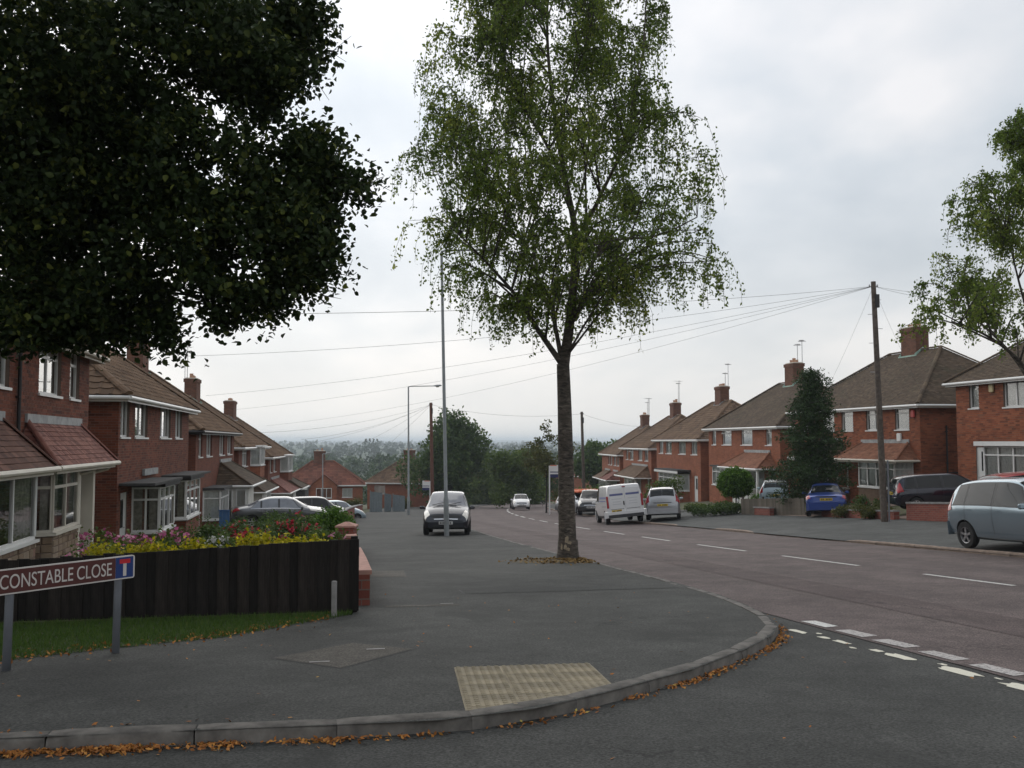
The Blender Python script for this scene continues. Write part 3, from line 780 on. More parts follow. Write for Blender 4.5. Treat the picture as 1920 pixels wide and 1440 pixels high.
# ================================================================== HOUSES
Z3 = Vector((0, 0, 1))
class Fr:
    """frame on a wall: a runs right along the wall, b runs inwards, c up"""
    def __init__(s, o, ux, uy): s.o = Vector(o); s.ux = Vector(ux).normalized(); s.uy = Vector(uy).normalized()
    def __call__(s, a, b, c): return s.o + s.ux * a + s.uy * b + Z3 * c
    def box(s, mb, a0, a1, b0, b1, c0, c1, m=None):
        mb.box(s(a0, b0, c0), s.ux * (a1 - a0), s.uy * (b1 - b0), Z3 * (c1 - c0), m)
def wall_face(mb, f, w, h, holes, reveal=0.10, z0=0.0, u0=0.0, slope=None):
    xs = sorted(set([0, w] + [q for x, z, a, b in holes for q in (x, x + a)])); zz = sorted(set([z0, h] + [q for x, z, a, b in holes for q in (z, z + b)]))
    for i in range(len(xs) - 1):
        for j in range(len(zz) - 1):
            cx_, cz_ = (xs[i] + xs[i + 1]) / 2, (zz[j] + zz[j + 1]) / 2
            if any(x < cx_ < x + a and z < cz_ < z + b for x, z, a, b in holes): continue
            q = [(xs[i], zz[j]), (xs[i + 1], zz[j]), (xs[i + 1], zz[j + 1]), (xs[i], zz[j + 1])]
            mb.face([f(a, 0, c) for a, c in q], [(u0 + a, c) for a, c in q])
    for x, z, a, b in holes:
        for (p, r) in (((x, z), (x, z + b)), ((x, z + b), (x + a, z + b)), ((x + a, z + b), (x + a, z)), ((x + a, z), (x, z))):
            mb.face([f(p[0], 0, p[1]), f(p[0], reveal, p[1]), f(r[0], reveal, r[1]), f(r[0], 0, r[1])], [(p[0], p[1]), (p[0] + reveal, p[1]), (r[0] + reveal, r[1]), (r[0], r[1])])
def brick_pieces(mb, f, w, h, holes, z0=0.0, proud=0.007):
    rows = int((h - z0) / 0.075)
    for j in range(rows):
        za = z0 + j * 0.075 + 0.004; zb = za + 0.066
        x = -0.1125 if j % 2 else 0.0
        while x < w:
            a, b = max(x + 0.004, 0.0), min(x + 0.221, w); x += 0.225
            if b - a < 0.04: continue
            segs = [(a, b)]
            for hx, hz_, hw, hh in holes:
                if zb > hz_ + 0.01 and za < hz_ + hh - 0.01:
                    ns = []
                    for p, r in segs:
                        if r <= hx or p >= hx + hw: ns.append((p, r)); continue
                        if p < hx: ns.append((p, hx))
                        if r > hx + hw: ns.append((hx + hw, r))
                    segs = ns
            for p, r in segs:
                if r - p < 0.03: continue
                mb.ct = min(1.0, max(0.0, random.gauss(0.5, 0.26)))
                y = -proud * random.uniform(0.7, 1.15)
                q = [f(p, 0, za), f(r, 0, za), f(r, 0, zb), f(p, 0, zb), f(p, y, za), f(r, y, za), f(r, y, zb), f(p, y, zb)]
                mb.faces(q, [(4, 5, 6, 7), (0, 1, 5, 4), (1, 2, 6, 5), (2, 3, 7, 6), (3, 0, 4, 7)])
    mb.ct = 0.5
def window(house, f, x, z, w, h, lay='2', fm=None, cur='net', sill=True, depth=0.07, name='window', open_=None):
    """casement in frame f: white frame, panes, sill, curtain behind"""
    fm = fm or M['white']; mb = MB(); t = 0.055
    b0, b1 = depth, depth + 0.06
    f.box(mb, x, x + w, b0, b1, z, z + t); f.box(mb, x, x + w, b0, b1, z + h - t, z + h)
    f.box(mb, x, x + t, b0, b1, z + t, z + h - t); f.box(mb, x + w - t, x + w, b0, b1, z + t, z + h - t)
    n = int(lay[0]); top = 't' in lay; cells = []
    for i in range(1, n):
        xm = x + w * i / n; f.box(mb, xm - 0.03, xm + 0.03, b0, b1 - 0.002, z + t, z + h - t)
    if top:
        zt = z + h * 0.70
        for i in range(n):
            xa = x + w * i / n + (t if i == 0 else 0.03); xb = x + w * (i + 1) / n - (t if i == n - 1 else 0.03)
            f.box(mb, xa, xb, b0 + 0.002, b1 - 0.004, zt - 0.03, zt + 0.03)
    wo = mb.build(name, fm, house)
    mp = MB(); mp.face([f(x + t, b0 + 0.03, z + t), f(x + w - t, b0 + 0.03, z + t), f(x + w - t, b0 + 0.03, z + h - t), f(x + t, b0 + 0.03, z + h - t)])
    mp.build('pane', M['glass'], wo)
    if sill:
        ms = MB(); f.box(ms, x - 0.05, x + w + 0.05, -0.05, b0 + 0.02, z - 0.055, z - 0.001); ms.build('sill', fm, wo)
    mc = MB(); bc = b1 + 0.035
    if cur == 'net':
        k = max(6, int(w / 0.09)); 
        for i in range(k):
            xa, xb = x - 0.05 + (w + 0.1) * i / k, x - 0.05 + (w + 0.1) * (i + 1) / k
            d1 = 0.02 * math.sin(i * 2.1); d2 = 0.02 * math.sin((i + 1) * 2.1)
            mc.face([f(xa, bc + d1, z - 0.02), f(xb, bc + d2, z - 0.02), f(xb, bc + d2, z + h), f(xa, bc + d1, z + h)])
        mc.build('curtain', M['curtain'], wo, True)
    elif cur == 'drape':
        for (p, r) in ((x - 0.02, x + w * 0.35),):
            k = 5
            for i in range(k):
                xa, xb = p + (r - p) * i / k, p + (r - p) * (i + 1) / k
                mc.face([f(xa, bc + 0.03 * (i % 2), z - 0.02), f(xb, bc + 0.03 * ((i + 1) % 2), z - 0.02), f(xb, bc + 0.03 * ((i + 1) % 2), z + h), f(xa, bc + 0.03 * (i % 2), z + h)])
        mc.build('curtain', M['drape'], wo)
    if open_:                      # a top light tilted out
        mo = MB(); xa, xb = x + w * open_[0], x + w * open_[1]; zt = z + h - t; hh = h * 0.27
        o = f(xa, b0 - 0.01, zt); dn = (f(0, -0.16, -hh) - f(0, 0, 0)); nn = dn.normalized(); th = f.ux.cross(nn) * 0.03
        mo.box(o, f.ux * (xb - xa), dn * 0.16, th); mo.box(o + dn * 0.84, f.ux * (xb - xa), dn * 0.16, th)
        mo.box(o, f.ux * 0.05, dn, th * 1.01); mo.box(o + f.ux * (xb - xa - 0.05), f.ux * 0.05, dn, th * 1.01)
        mo.build('open_light', fm, wo)
    return wo
def tile_mesh(name, w, L, th, mat, roll=0.03):
    mb = MB()
    prof = [(0, roll * 0.4), (w * 0.25, 0), (w * 0.6, 0), (w * 0.82, roll), (w, roll * 0.45)]
    top = [(x, L, z) for x, z in prof]; bot = [(x, 0, z + th) for x, z in prof]; fr = [(x, 0, z - 0.004) for x, z in prof]
    n = len(prof); V = bot + top + fr; F = []
    for i in range(n - 1): F += [(i, i + 1, n + i + 1, n + i), (2 * n + i, 2 * n + i + 1, i + 1, i)]
    mb.faces(V, F); return mb.mesh(name, mat)
def tile_plane(mb, eL, eR, rR, rL, gauge, tw, th, roll=0.0, pick=None):
    """courses of separate tiles over the quad eL-eR (eaves) rR-rL (top); pick collects whole tiles as matrices"""
    eL, eR, rR, rL = map(Vector, (eL, eR, rR, rL))
    ux = (eR - eL).normalized(); up = (rL - eL) - ux * (rL - eL).dot(ux); Lh = up.length; up.normalize(); nn = ux.cross(up)
    w0 = (eR - eL).length; a1 = (rL - eL).dot(ux); b1 = (rR - eL).dot(ux)
    rows = max(1, int(round(Lh / gauge))); g = Lh / rows
    for j in range(rows):
        v0 = j * g; v1 = min(Lh, v0 + g * 1.12)
        l0, r0 = a1 * v0 / Lh, w0 + (b1 - w0) * v0 / Lh; l1, r1 = a1 * v1 / Lh, w0 + (b1 - w0) * v1 / Lh
        x = min(l0, l1) - (tw / 2 if j % 2 else 0) - 0.001
        x = math.floor(x / tw) * tw + (tw / 2 if (j % 2 and not roll) else 0) - tw
        while x < max(r0, r1):
            xa, xb = x, x + tw; x += tw
            if xb < min(l0, l1) + 0.01 or xa > max(r0, r1) - 0.01: continue
            tn = min(1, max(0, random.gauss(0.5, 0.22)))
            lift = random.uniform(-0.002, 0.004)
            if pick is not None and xa >= max(l0, l1) and xb <= min(r0, r1):
                o = eL + ux * xa + up * v0 + nn * lift
                pick.append((o, ux, up, nn)); continue
            if roll: prof = [(0, roll * 0.4), (tw * 0.25, 0), (tw * 0.6, 0), (tw * 0.82, roll), (tw, roll * 0.45)]
            else: prof = [(0.003, 0), (tw - 0.003, 0)]
            B = []; T = []
            for px_, pz in prof:
                q0 = min(max(xa + px_, l0), r0); q1 = min(max(xa + px_, l1), r1)
                B.append(eL + ux * q0 + up * v0 + nn * (pz + th + lift)); T.append(eL + ux * q1 + up * v1 + nn * (pz + lift))
            Fd = [q - nn * (th + 0.006) for q in B]; n = len(prof)
            mb.ct = tn
            F = []
            for i in range(n - 1): F += [(i, i + 1, n + i + 1, n + i), (2 * n + i, 2 * n + i + 1, i + 1, i)]
            mb.faces(B + T + Fd, F)
    mb.ct = 0.5
def cap_line(mb, a, b, r=0.11, seg=0.42, up=0.03):
    a, b = Vector(a), Vector(b); L = (b - a).length; n = max(1, int(L / seg)); t = (b - a).normalized()
    side_ = t.cross(Z3).normalized(); nz = side_.cross(t)
    for i in range(n):
        p, q = a + t * (L * i / n), a + t * (L * (i + 1) / n * 1.0 + 0.02)
        mb.ct = min(1, max(0, random.gauss(0.55, 0.2)))
        rings = []
        for c, rr in ((p, r), (q, r * 0.93)):
            rings.append([c + side_ * math.cos(k) * rr + nz * (math.sin(k) * rr * 0.8 + up) for k in (math.pi, 2.5, 1.9, math.pi / 2, 1.25, 0.64, 0.0)])
        mb.loft([[Vector(x) for x in rg] for rg in rings], False)
        mb.faces(rings[0], [tuple(range(6, -1, -1))])
    mb.ct = 0.5
def canopy(house, f, x0, x1, z0, z1, p, mat, gut, gauge=0.12, tw=0.19, inset=0.9, lead=True, pick=None, name='canopy_roof', bracket=None):
    """tiled lean-to roof over bay and door with hipped ends"""
    eL, eR = f(x0, -p, z0), f(x1, -p, z0); tL, tR = f(x0 + inset, -0.02, z1), f(x1 - inset, -0.02, z1)
    wL, wR = f(x0, -0.01, z0), f(x1, -0.01, z0)
    md = MB(); md.faces([eL, eR, tR, tL, wL, wR], [(0, 1, 2, 3), (4, 0, 3), (1, 5, 2), (1, 0, 4, 5)])
    base = md.build(name, M['felt'], house)
    mt = MB(); tile_plane(mt, eL, eR, tR, tL, gauge, tw, 0.014, 0, pick); tile_plane(mt, wL, eL, tL, tL + Vector((0, 0, 0.001)), gauge, tw, 0.014); tile_plane(mt, eR, wR, tR, tR + Vector((0, 0, 0.001)), gauge, tw, 0.014)
    cap_line(mt, eL, tL, 0.07, 0.3, 0.01); cap_line(mt, eR, tR, 0.07, 0.3, 0.01)
    tag(mt.build('roof_tiles', mat, base), kind='stuff')
    if lead:
        ml = MB(); f.box(ml, x0 + inset - 0.1, x1 - inset + 0.1, -0.06, -0.005, z1 - 0.02, z1 + 0.16); ml.build('lead_flashing', M['lead'], base)
    mg = MB(); gz = z0 - 0.05
    for a, b in ((f(x0 - 0.05, -p - 0.05, gz), f(x1 + 0.05, -p - 0.05, gz)), (f(x0 - 0.05, -p - 0.05, gz), f(x0 - 0.05, 0, gz)), (f(x1 + 0.05, -p - 0.05, gz), f(x1 + 0.05, 0, gz))):
        mg.tube([a, b], 0.055, 8)
    f.box(mg, x0 + 0.02, x1 - 0.02, -p + 0.02, -p + 0.05, z0 - 0.16, z0 - 0.02)
    mg.build('gutter', gut, base)
    if bracket:
        for xb in bracket:
            mk = MB(); pts = [f(xb, -0.03, z0 - 0.75), f(xb, -0.10, z0 - 0.5), f(xb, -0.32, z0 - 0.28), f(xb, -0.62, z0 - 0.2), f(xb, -p + 0.06, z0 - 0.08)]
            mk.tube(pts, 0.045, 6); f.box(mk, xb - 0.04, xb + 0.04, -0.06, -0.002, z0 - 0.95, z0 - 0.1); f.box(mk, xb - 0.04, xb + 0.04, -p, -0.06, z0 - 0.1, z0 - 0.03)
            mk.build('bracket', gut, base)
    return base
def bay(house, f, x0, x1, p, cant, zs_, zh, base_mat, fm, lays=('1t', '2t', '1t'), roof='flat', stones=False, cur='drape', bricks=None):
    """projecting bay: base wall, three window facets, sill, lid"""
    P = [(x0, 0), (x0 + cant, -p), (x1 - cant, -p), (x1, 0)]
    mbb = MB()
    for i in range(3):
        a, b = f(P[i][0], P[i][1], 0), f(P[i + 1][0], P[i + 1][1], 0); ux_ = (b - a); L = ux_.length
        ff = Fr(a, ux_, Z3.cross(ux_.normalized()))
        wall_face(mbb, ff, L, zs_ - 0.04, [], z0=-0.6)
    wo = mbb.build('bay_window', M['mortar'] if stones else base_mat, house)
    for i in range(3):
        a, b = f(P[i][0], P[i][1], 0), f(P[i + 1][0], P[i + 1][1], 0); ux_ = (b - a); L = ux_.length
        ff = Fr(a, ux_, Z3.cross(ux_.normalized()))
        # each facet's casement joins the bay as sub-parts
        mb = MB(); t = 0.06; n = int(lays[i][0])
        z, h = zs_, zh - zs_
        ff.box(mb, 0, L, 0.0, 0.07, z, z + t); ff.box(mb, 0, L, 0.0, 0.07, z + h - t, z + h)
        ff.box(mb, -0.02, t, -0.004, 0.066, z + t, z + h - t); ff.box(mb, L - t, L + 0.02, -0.004, 0.066, z + t, z + h - t)
        for k in range(1, n): ff.box(mb, L * k / n - 0.03, L * k / n + 0.03, 0.003, 0.064, z + t, z + h - t)
        if 't' in lays[i]:
            zt = z + h * 0.72
            for k in range(n):
                ff.box(mb, L * k / n + (t if k == 0 else 0.03), L * (k + 1) / n - (t if k == n - 1 else 0.03), 0.006, 0.061, zt - 0.03, zt + 0.03)
        mb.build('window_frame', fm, wo)
        mp = MB(); mp.face([ff(t, 0.035, z + t), ff(L - t, 0.035, z + t), ff(L - t, 0.035, z + h - t), ff(t, 0.035, z + h - t)]); mp.build('pane', M['glass'], wo)
        ms = MB(); ff.box(ms, -0.05, L + 0.05, -0.07, 0.05, z - 0.06, z - 0.002); ms.build('sill', fm, wo)
        if cur and L > 0.5:
            k = max(4, int(L / 0.1))
            for rng_ in ([range(k)] if cur == 'net' else [range(0, int(0.32 * k) + 1), range(int(0.7 * k), k)]):
              mc = MB()
              for q in rng_:
                xa, xb = L * q / k, L * (q + 1) / k; d1, d2 = 0.085 + 0.02 * (q % 2), 0.085 + 0.02 * ((q + 1) % 2)
                mc.face([ff(xa, d1, z), ff(xb, d2, z), ff(xb, d2, z + h), ff(xa, d1, z + h)])
              mc.build('curtain', M['curtain'] if cur == 'net' else M['drape'], wo)
        if stones:
            r = 0; zz = -0.35
            while zz < zs_ - 0.12:
                hh = random.choice((0.11, 0.14, 0.17)); hh = min(hh, zs_ - 0.07 - zz); xx = 0.0
                while xx < L - 0.05:
                    ww = min(random.uniform(0.18, 0.42), L - xx)
                    if L - xx - ww < 0.1: ww = L - xx
                    mk = MB(); mk.ct = random.random()
                    y = -random.uniform(0.015, 0.035); g = 0.006; b_ = 0.012
                    q0 = [ff(xx + g, 0.0, zz + g), ff(xx + ww - g, 0, zz + g), ff(xx + ww - g, 0, zz + hh - g), ff(xx + g, 0, zz + hh - g)]
                    q1 = [ff(xx + g + b_, y, zz + g + b_), ff(xx + ww - g - b_, y, zz + g + b_), ff(xx + ww - g - b_, y, zz + hh - g - b_), ff(xx + g + b_, y, zz + hh - g - b_)]
                    mk.loft([q0, q1], True, False, True)
                    mk.build('stone', M['stone'], wo)
                    xx += ww
                zz += hh
    if bricks is not None:
        for i in range(3):
            a, b = f(P[i][0], P[i][1], 0), f(P[i + 1][0], P[i + 1][1], 0); ux_ = (b - a)
            brick_pieces(bricks, Fr(a, ux_, Z3.cross(ux_.normalized())), ux_.length, zs_ - 0.07, [], -0.45)
    ml = MB(); e = 0.16
    q = [f(x0 - 0.1, 0, zh), f(x0 + cant - e * 0.6, -p - e, zh), f(x1 - cant + e * 0.6, -p - e, zh), f(x1 + 0.1, 0, zh)]
    ml.loft([q, [v + Vector((0, 0, 0.11)) for v in q]], True, True, True)
    ml.build('bay_roof', M['felt'] if roof == 'flat' else fm, wo)
    return wo
def door(house, f, x, w, h=2.02, mat=None, z=0.0, glazed=True):
    mb = MB(); f.box(mb, x, x + w, 0.06, 0.11, z, z + h); mat = mat or M['white']
    for (a, b, c, d_) in ((0.14, 0.86, 0.10, 0.42),): f.box(mb, x + w * a, x + w * b, 0.052, 0.06, z + h * c, z + h * d_)
    d_ = mb.build('door', mat, house)
    mf = MB(); f.box(mf, x - 0.06, x, 0.03, 0.12, z, z + h + 0.06); f.box(mf, x + w, x + w + 0.06, 0.03, 0.12, z, z + h + 0.06); f.box(mf, x, x + w, 0.03, 0.12, z + h, z + h + 0.06)
    mf.build('door_frame', M['white'], d_)
    if glazed:
        mg = MB(); f.box(mg, x + w * 0.3, x + w * 0.7, 0.048, 0.062, z + h * 0.5, z + h * 0.9); mg.build('door_glass', M['car_glass'], d_)
    mh = MB(); mh.tube([f(x + w * 0.86, 0.03, z + 1.0), f(x + w * 0.72, 0.03, z + 1.0)], 0.012, 6); mh.tube([f(x + w * 0.86, 0.06, z + 1.0), f(x + w * 0.86, 0.03, z + 1.0)], 0.012, 6); mh.build('handle', M['chrome'], d_)
    return d_
def aerial(mb, o, h, az, n=5, L=0.9):
    o = Vector(o); mb.tube([o, o + Vector((0, 0, h))], 0.022, 6)
    dr = Vector((math.cos(az), math.sin(az), 0)); pr = Vector((-dr.y, dr.x, 0))
    c = o + Vector((0, 0, h - 0.08)); mb.tube([c - dr * L * 0.3, c + dr * L * 0.7], 0.016, 5)
    for k in range(n):
        q = c + dr * (L * (-0.28 + 0.95 * k / (n - 1))); r = 0.26 - 0.03 * k
        mb.tube([q - pr * r, q + pr * r], 0.011, 4)
def chimney(house, f, x, y, zr, top, w=1.35, d=0.75, pots=3, aer=(), flash='verdigris'):
    mb = MB(); z0 = zr - 0.9
    for c, ux_, uy_, L in ((f(x - w / 2, y - d / 2, 0), f.ux, f.uy, w), (f(x + w / 2, y - d / 2, 0), f.uy, -f.ux, d), (f(x + w / 2, y + d / 2, 0), -f.ux, -f.uy, w), (f(x - w / 2, y + d / 2, 0), -f.uy, f.ux, d)):
        wall_face(mb, Fr(c, ux_, uy_), L, top - 0.22, [], z0=z0)
        e = 0.05
        cc = Vector(c) - Vector(ux_) * e - Vector(uy_) * e
        wall_face(mb, Fr(cc, ux_, uy_), L + 2 * e, top, [], z0=top - 0.22)
    for z in (top, top - 0.22):
        q = [f(x - w / 2 - 0.05, y - d / 2 - 0.05, z), f(x + w / 2 + 0.05, y - d / 2 - 0.05, z), f(x + w / 2 + 0.05, y + d / 2 + 0.05, z), f(x - w / 2 - 0.05, y + d / 2 + 0.05, z)]
        mb.face(q if z == top else q[::-1], [(0, 0.01)] * 4)
    ch = mb.build('chimney', M['brick_chim'], house)
    mc = MB(); f.box(mc, x - w / 2 + 0.04, x + w / 2 - 0.04, y - d / 2 + 0.04, y + d / 2 - 0.04, top + 0.002, top + 0.07); mc.build('flaunching', M['cream'], ch)
    for i in range(pots):
        xx = x - w / 2 + w * (i + 0.7) / (pots + 0.4); h = random.uniform(0.14, 0.32)
        mp = MB(); o = f(xx, y, top + 0.06); mp.lathe([(0.12, 0), (0.105, h * 0.8), (0.125, h * 0.85), (0.12, h), (0.08, h), (0.075, h * 0.7)], 10, o, cap1=True); mp.build('chimney_pot', M['pot'], ch, 40)
    if flash:
        mf = MB(); k = 0.85
        for sgn in (-1, 1):
            q = [f(x - w / 2 - 0.12, y + sgn * (d / 2 + 0.012), zr - d / 2 * 0.78 - 0.12), f(x + w / 2 + 0.12, y + sgn * (d / 2 + 0.012), zr - d / 2 * 0.78 - 0.12)]
            mf.box(q[0], q[1] - q[0], f.uy * (0.10 * sgn), Z3 * 0.17)
        for sgn in (-1, 1):
            for sy in (-1, 1):
                a = f(x + sgn * (w / 2 + 0.012), y, zr + 0.02); b = f(x + sgn * (w / 2 + 0.012), y + sy * (d / 2 + 0.1), zr - (d / 2 + 0.1) * 0.75 + 0.02)
                mf.box(a, b - a, f.ux * (0.03 * sgn), Z3 * 0.16)
        mf.build('flashing', M[flash], ch)
    for (dx, h, az, n) in aer:
        ma = MB(); aerial(ma, f(x + dx, y + d / 2 + 0.05, top - 0.7), h + 0.7, az, n); ma.build('aerial', M['metal'], ch)
    return ch

def frame_at(s, t, base, left, k):
    """house frame: local x runs right as seen from the street, y inwards"""
    ds = 1.0; dt = (dc(s + 6 + ds, k) - dc(s + 6, k)); tang = (D * ds + N * dt).normalized()
    nor = Vector((tang.y, -tang.x, 0))
    if left: x, y = tang, -nor
    else: x, y = -tang, nor
    o = D * s + N * t; o.z = base
    return Matrix(((x.x, y.x, 0, o.x), (x.y, y.y, 0, o.y), (0, 0, 1, o.z), (0, 0, 0, 1)))
EH = 4.8
def semi(name, label, m4, w=12.6, dp=7.6, eh=EH, rh=3.05, brick='l', roofm='tile_brown', gut='white', ups=(), doors=(), tile=(0.30, 0.33, 0.03), geo=False, single=0, chim=True, aer=(), flash='verdigris', cur='net', pots=3, oh=0.32, holes_extra=(), chx=None, side_holes=()):
    h = empty(name, m4); tag(h, label, 'house')
    F = Fr((0, 0, 0), (1, 0, 0), (0, 1, 0))
    hs = [(x, z, a, b) for (x, z, a, b, *_) in ups] + [(x, -0.02, a, b + 0.02) for (x, a, b) in doors] + list(holes_extra)
    mb = MB(); bm = MB()
    sides = [(F, w, hs), (Fr((w, 0, 0), (0, 1, 0), (-1, 0, 0)), dp, list(side_holes)), (Fr((w, dp, 0), (-1, 0, 0), (0, -1, 0)), w, []), (Fr((0, dp, 0), (0, -1, 0), (1, 0, 0)), dp, list(side_holes))]
    for ff, L, hl in sides: wall_face(mb, ff, L, eh, hl, z0=-1.6)
    # room floor, back partition and first floor keep the sky out of the rooms
    mi = MB(); mi.box((0.12, 2.2, -0.1), (w - 0.24, 0, 0), (0, 0.1, 0), (0, 0, eh - 0.05)); mi.box((0.12, 0.14, 2.45), (w - 0.24, 0, 0), (0, 2.05, 0), (0, 0, 0.12)); mi.box((0.12, 0.14, -0.1), (w - 0.24, 0, 0), (0, 2.05, 0), (0, 0, 0.08)); mi.box((0.12, 0.14, eh - 0.08), (w - 0.24, 0, 0), (0, 2.05, 0), (0, 0, 0.06))
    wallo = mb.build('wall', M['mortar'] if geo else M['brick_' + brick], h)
    mi.build('rooms', M['inside'], h)
    if geo:
        for ff, L, hl in (sides[0], sides[1] if brick == 'r' else sides[3]):
            brick_pieces(bm, ff, L, eh - 0.02, hl, -0.6)
    # roof
    e = oh; zE = eh - 0.02; zR = eh + rh; hd = dp / 2
    A_, B_, C_, D_ = Vector((-e, -e, zE)), Vector((w + e, -e, zE)), Vector((w + e, dp + e, zE)), Vector((-e, dp + e, zE))
    r0, r1 = Vector((hd, hd, zR)), Vector((w - hd, hd, zR))
    md = MB(); md.faces([A_, B_, C_, D_, r0, r1], [(0, 1, 5, 4), (1, 2, 5), (2, 3, 4, 5), (3, 0, 4), (3, 2, 1, 0)])
    ro = md.build('roof', M['felt'], h)
    mt = MB(); g, tw, th = tile[0], tile[1], tile[2]; roll = 0.032 if tw > 0.25 else 0
    pick = [] if single else None
    tile_plane(mt, A_, B_, r1, r0, g, tw, th, roll, pick)
    e1 = Vector((0, 0, 0.001))
    tile_plane(mt, B_, C_, r1 + e1, r1, g, tw, th, roll); tile_plane(mt, C_, D_, r0, r1, g * 2, tw * 2, th, 0); tile_plane(mt, D_, A_, r0, r0 + e1, g, tw, th, roll, pick)
    if single:
        pick.sort(key=lambda q: (m4 @ q[0]).xy.length)
        meshes = []
        for k in range(5):
            me = tile_mesh('roof_tile', tw, g * 1.12, th, M[roofm]); a = me.attributes.new('tone', 'FLOAT', 'FACE'); a.data.foreach_set('value', [0.15 + 0.18 * k] * len(me.polygons)); meshes.append(me)
        for i, (o, ux_, up_, nn) in enumerate(pick):
            if i < single:
                mm = Matrix(((ux_.x, up_.x, nn.x, o.x), (ux_.y, up_.y, nn.y, o.y), (ux_.z, up_.z, nn.z, o.z), (0, 0, 0, 1)))
                link('roof_tile', random.choice(meshes), ro, mm)
            else:
                mt.ct = min(1, max(0, random.gauss(0.5, 0.22)))
                prof = [(0, roll * 0.4), (tw * 0.25, 0), (tw * 0.6, 0), (tw * 0.82, roll), (tw, roll * 0.45)]; n = 5
                Bq = [o + ux_ * x + nn * (z + th) for x, z in prof]; T = [o + ux_ * x + up_ * g * 1.12 + nn * z for x, z in prof]; Fd = [q - nn * (th + 0.005) for q in Bq]
                FF = []
                for k in range(n - 1): FF += [(k, k + 1, n + k + 1, n + k), (2 * n + k, 2 * n + k + 1, k + 1, k)]
                mt.faces(Bq + T + Fd, FF)
        mt.ct = 0.5
    tag(mt.build('roof_tiles', M[roofm], ro), kind='stuff')
    mc = MB()
    for a, b in ((A_, r0), (B_, r1), (C_, r1), (D_, r0), (r0, r1)): cap_line(mc, a, b, 0.13 if tw > 0.25 else 0.10)
    mc.build('ridge_caps', M[roofm], ro)
    mg = MB(); gz = eh - 0.09
    q = [Vector((-e - .05, -e - .05, gz)), Vector((w + e + .05, -e - .05, gz)), Vector((w + e + .05, dp + e + .05, gz)), Vector((-e - .05, dp + e + .05, gz))]
    for i in range(4): mg.tube([q[i], q[(i + 1) % 4]], 0.058, 8)
    for a, b in ((-e, 0), (0, 0)):
        pass
    mg.box((-e + .02, -e + .01, eh - 0.2), (w + 2 * e - .04, 0, 0), (0, .025, 0), (0, 0, .16)); mg.box((-e + .01, -e + .04, eh - 0.2), (.025, 0, 0), (0, dp + 2 * e - .08, 0), (0, 0, .16)); mg.box((w + e - .035, -e + .04, eh - 0.2), (.025, 0, 0), (0, dp + 2 * e - .08, 0), (0, 0, .16))
    mg.build('gutter', M[gut], ro)
    for u in ups:
        x, z, a, b = u[:4]; lay = u[4] if len(u) > 4 else '2'; op = u[5] if len(u) > 5 else None
        window(h, F, x, z, a, b, lay, cur=cur, open_=op)
    if chim: chimney(ro, F, w / 2 if chx is None else chx, hd + 0.05, zR, zR + 1.25, aer=aer, flash=flash, pots=pots)
    return h, F, bm, wallo
def finish_bricks(bm, wallo, brick): 
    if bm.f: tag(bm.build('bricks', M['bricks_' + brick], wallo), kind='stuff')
def downpipe(h, f, x, z0, z1, mat='black', y=-0.06):
    mb = MB(); mb.tube([f(x, y, z0), f(x, y, z1)], 0.038, 8)
    for z in np.linspace(z0 + 0.4, z1 - 0.3, 3): f.box(mb, x - 0.06, x + 0.06, y - 0.02, -0.002, z, z + 0.04)
    mb.build('downpipe', M[mat], h, 40)

ZS, WH = 3.62, 1.12      # upstairs sill and window height
def lbase(s): return zs(s + 6.3) - 0.05
def rbase(s): return zs(s + 6.3) + 1.0
def TLh(s): return -5.6 + dc(s, 0.0007)
def TRh(s): return 27.1 + dc(s - 20, 0.0009) * 1.25

# ---- left row -------------------------------------------------------
m4 = frame_at(13.5, TLh(13.5) - 0.2, lbase(13.5) + 0.05, True, 0.0007)
h, F, bm, wl_ = semi('semi_detached_house', 'nearest left red-brown brick house under the dark tree, with curved canopy bracket', m4, brick='l', geo=True,
    ups=[(0.6, ZS, 1.0, 1.15, '1t'), (2.6, ZS, 1.7, 1.15, '2t'), (5.2, ZS, 1.0, 1.15, '1t'), (8.15, ZS, 1.75, 1.15, '2t'), (10.7, ZS, 0.9, 1.15, '1t')], doors=[(10.7, 0.9, 2.02)], gut='cream', tile=(0.30, 0.33, 0.03), chx=6.3)
bay(h, F, 7.3, 9.9, 0.5, 0.28, 0.75, 2.02, M['brick_l'], M['cream'], ('1t', '2t', '1t'), stones=True)
bay(h, F, 2.0, 6.6, 0.5, 0.25, 0.75, 2.02, M['brick_l'], M['white'], ('1t', '3', '1'), stones=True)
door(h, F, 10.72, 0.86)
pk = []
cb = canopy(h, F, 6.75, 12.25, 2.12, 3.0, 0.78, M['tile_red'], M['cream'], gauge=0.125, tw=0.20, inset=0.6, pick=pk, bracket=(10.45, 12.0))
canopy(h, F, 1.0, 6.55, 2.12, 3.0, 0.78, M['tile_maroon'], M['cream'], gauge=0.125, tw=0.20, inset=0.8)
mes = []
for k in range(6):
    mb = MB(); tw, L = 0.194, 0.14
    mb.faces([(0, 0, 0.014), (tw, 0, 0.014), (tw, L, 0), (0, L, 0), (0, 0, -0.005), (tw, 0, -0.005), (0, L, -0.004), (tw, L, -0.004)], [(0, 1, 2, 3), (4, 5, 1, 0), (4, 0, 3, 6), (5, 7, 2, 1)])
    mb.tone = [0.1 + 0.16 * k] * 4; mes.append(mb.mesh('canopy_tile', M['tile_red']))
random.shuffle(pk)
pk2 = sorted(pk, key=lambda q: (m4 @ q[0]).xy.length)
extra = MB()
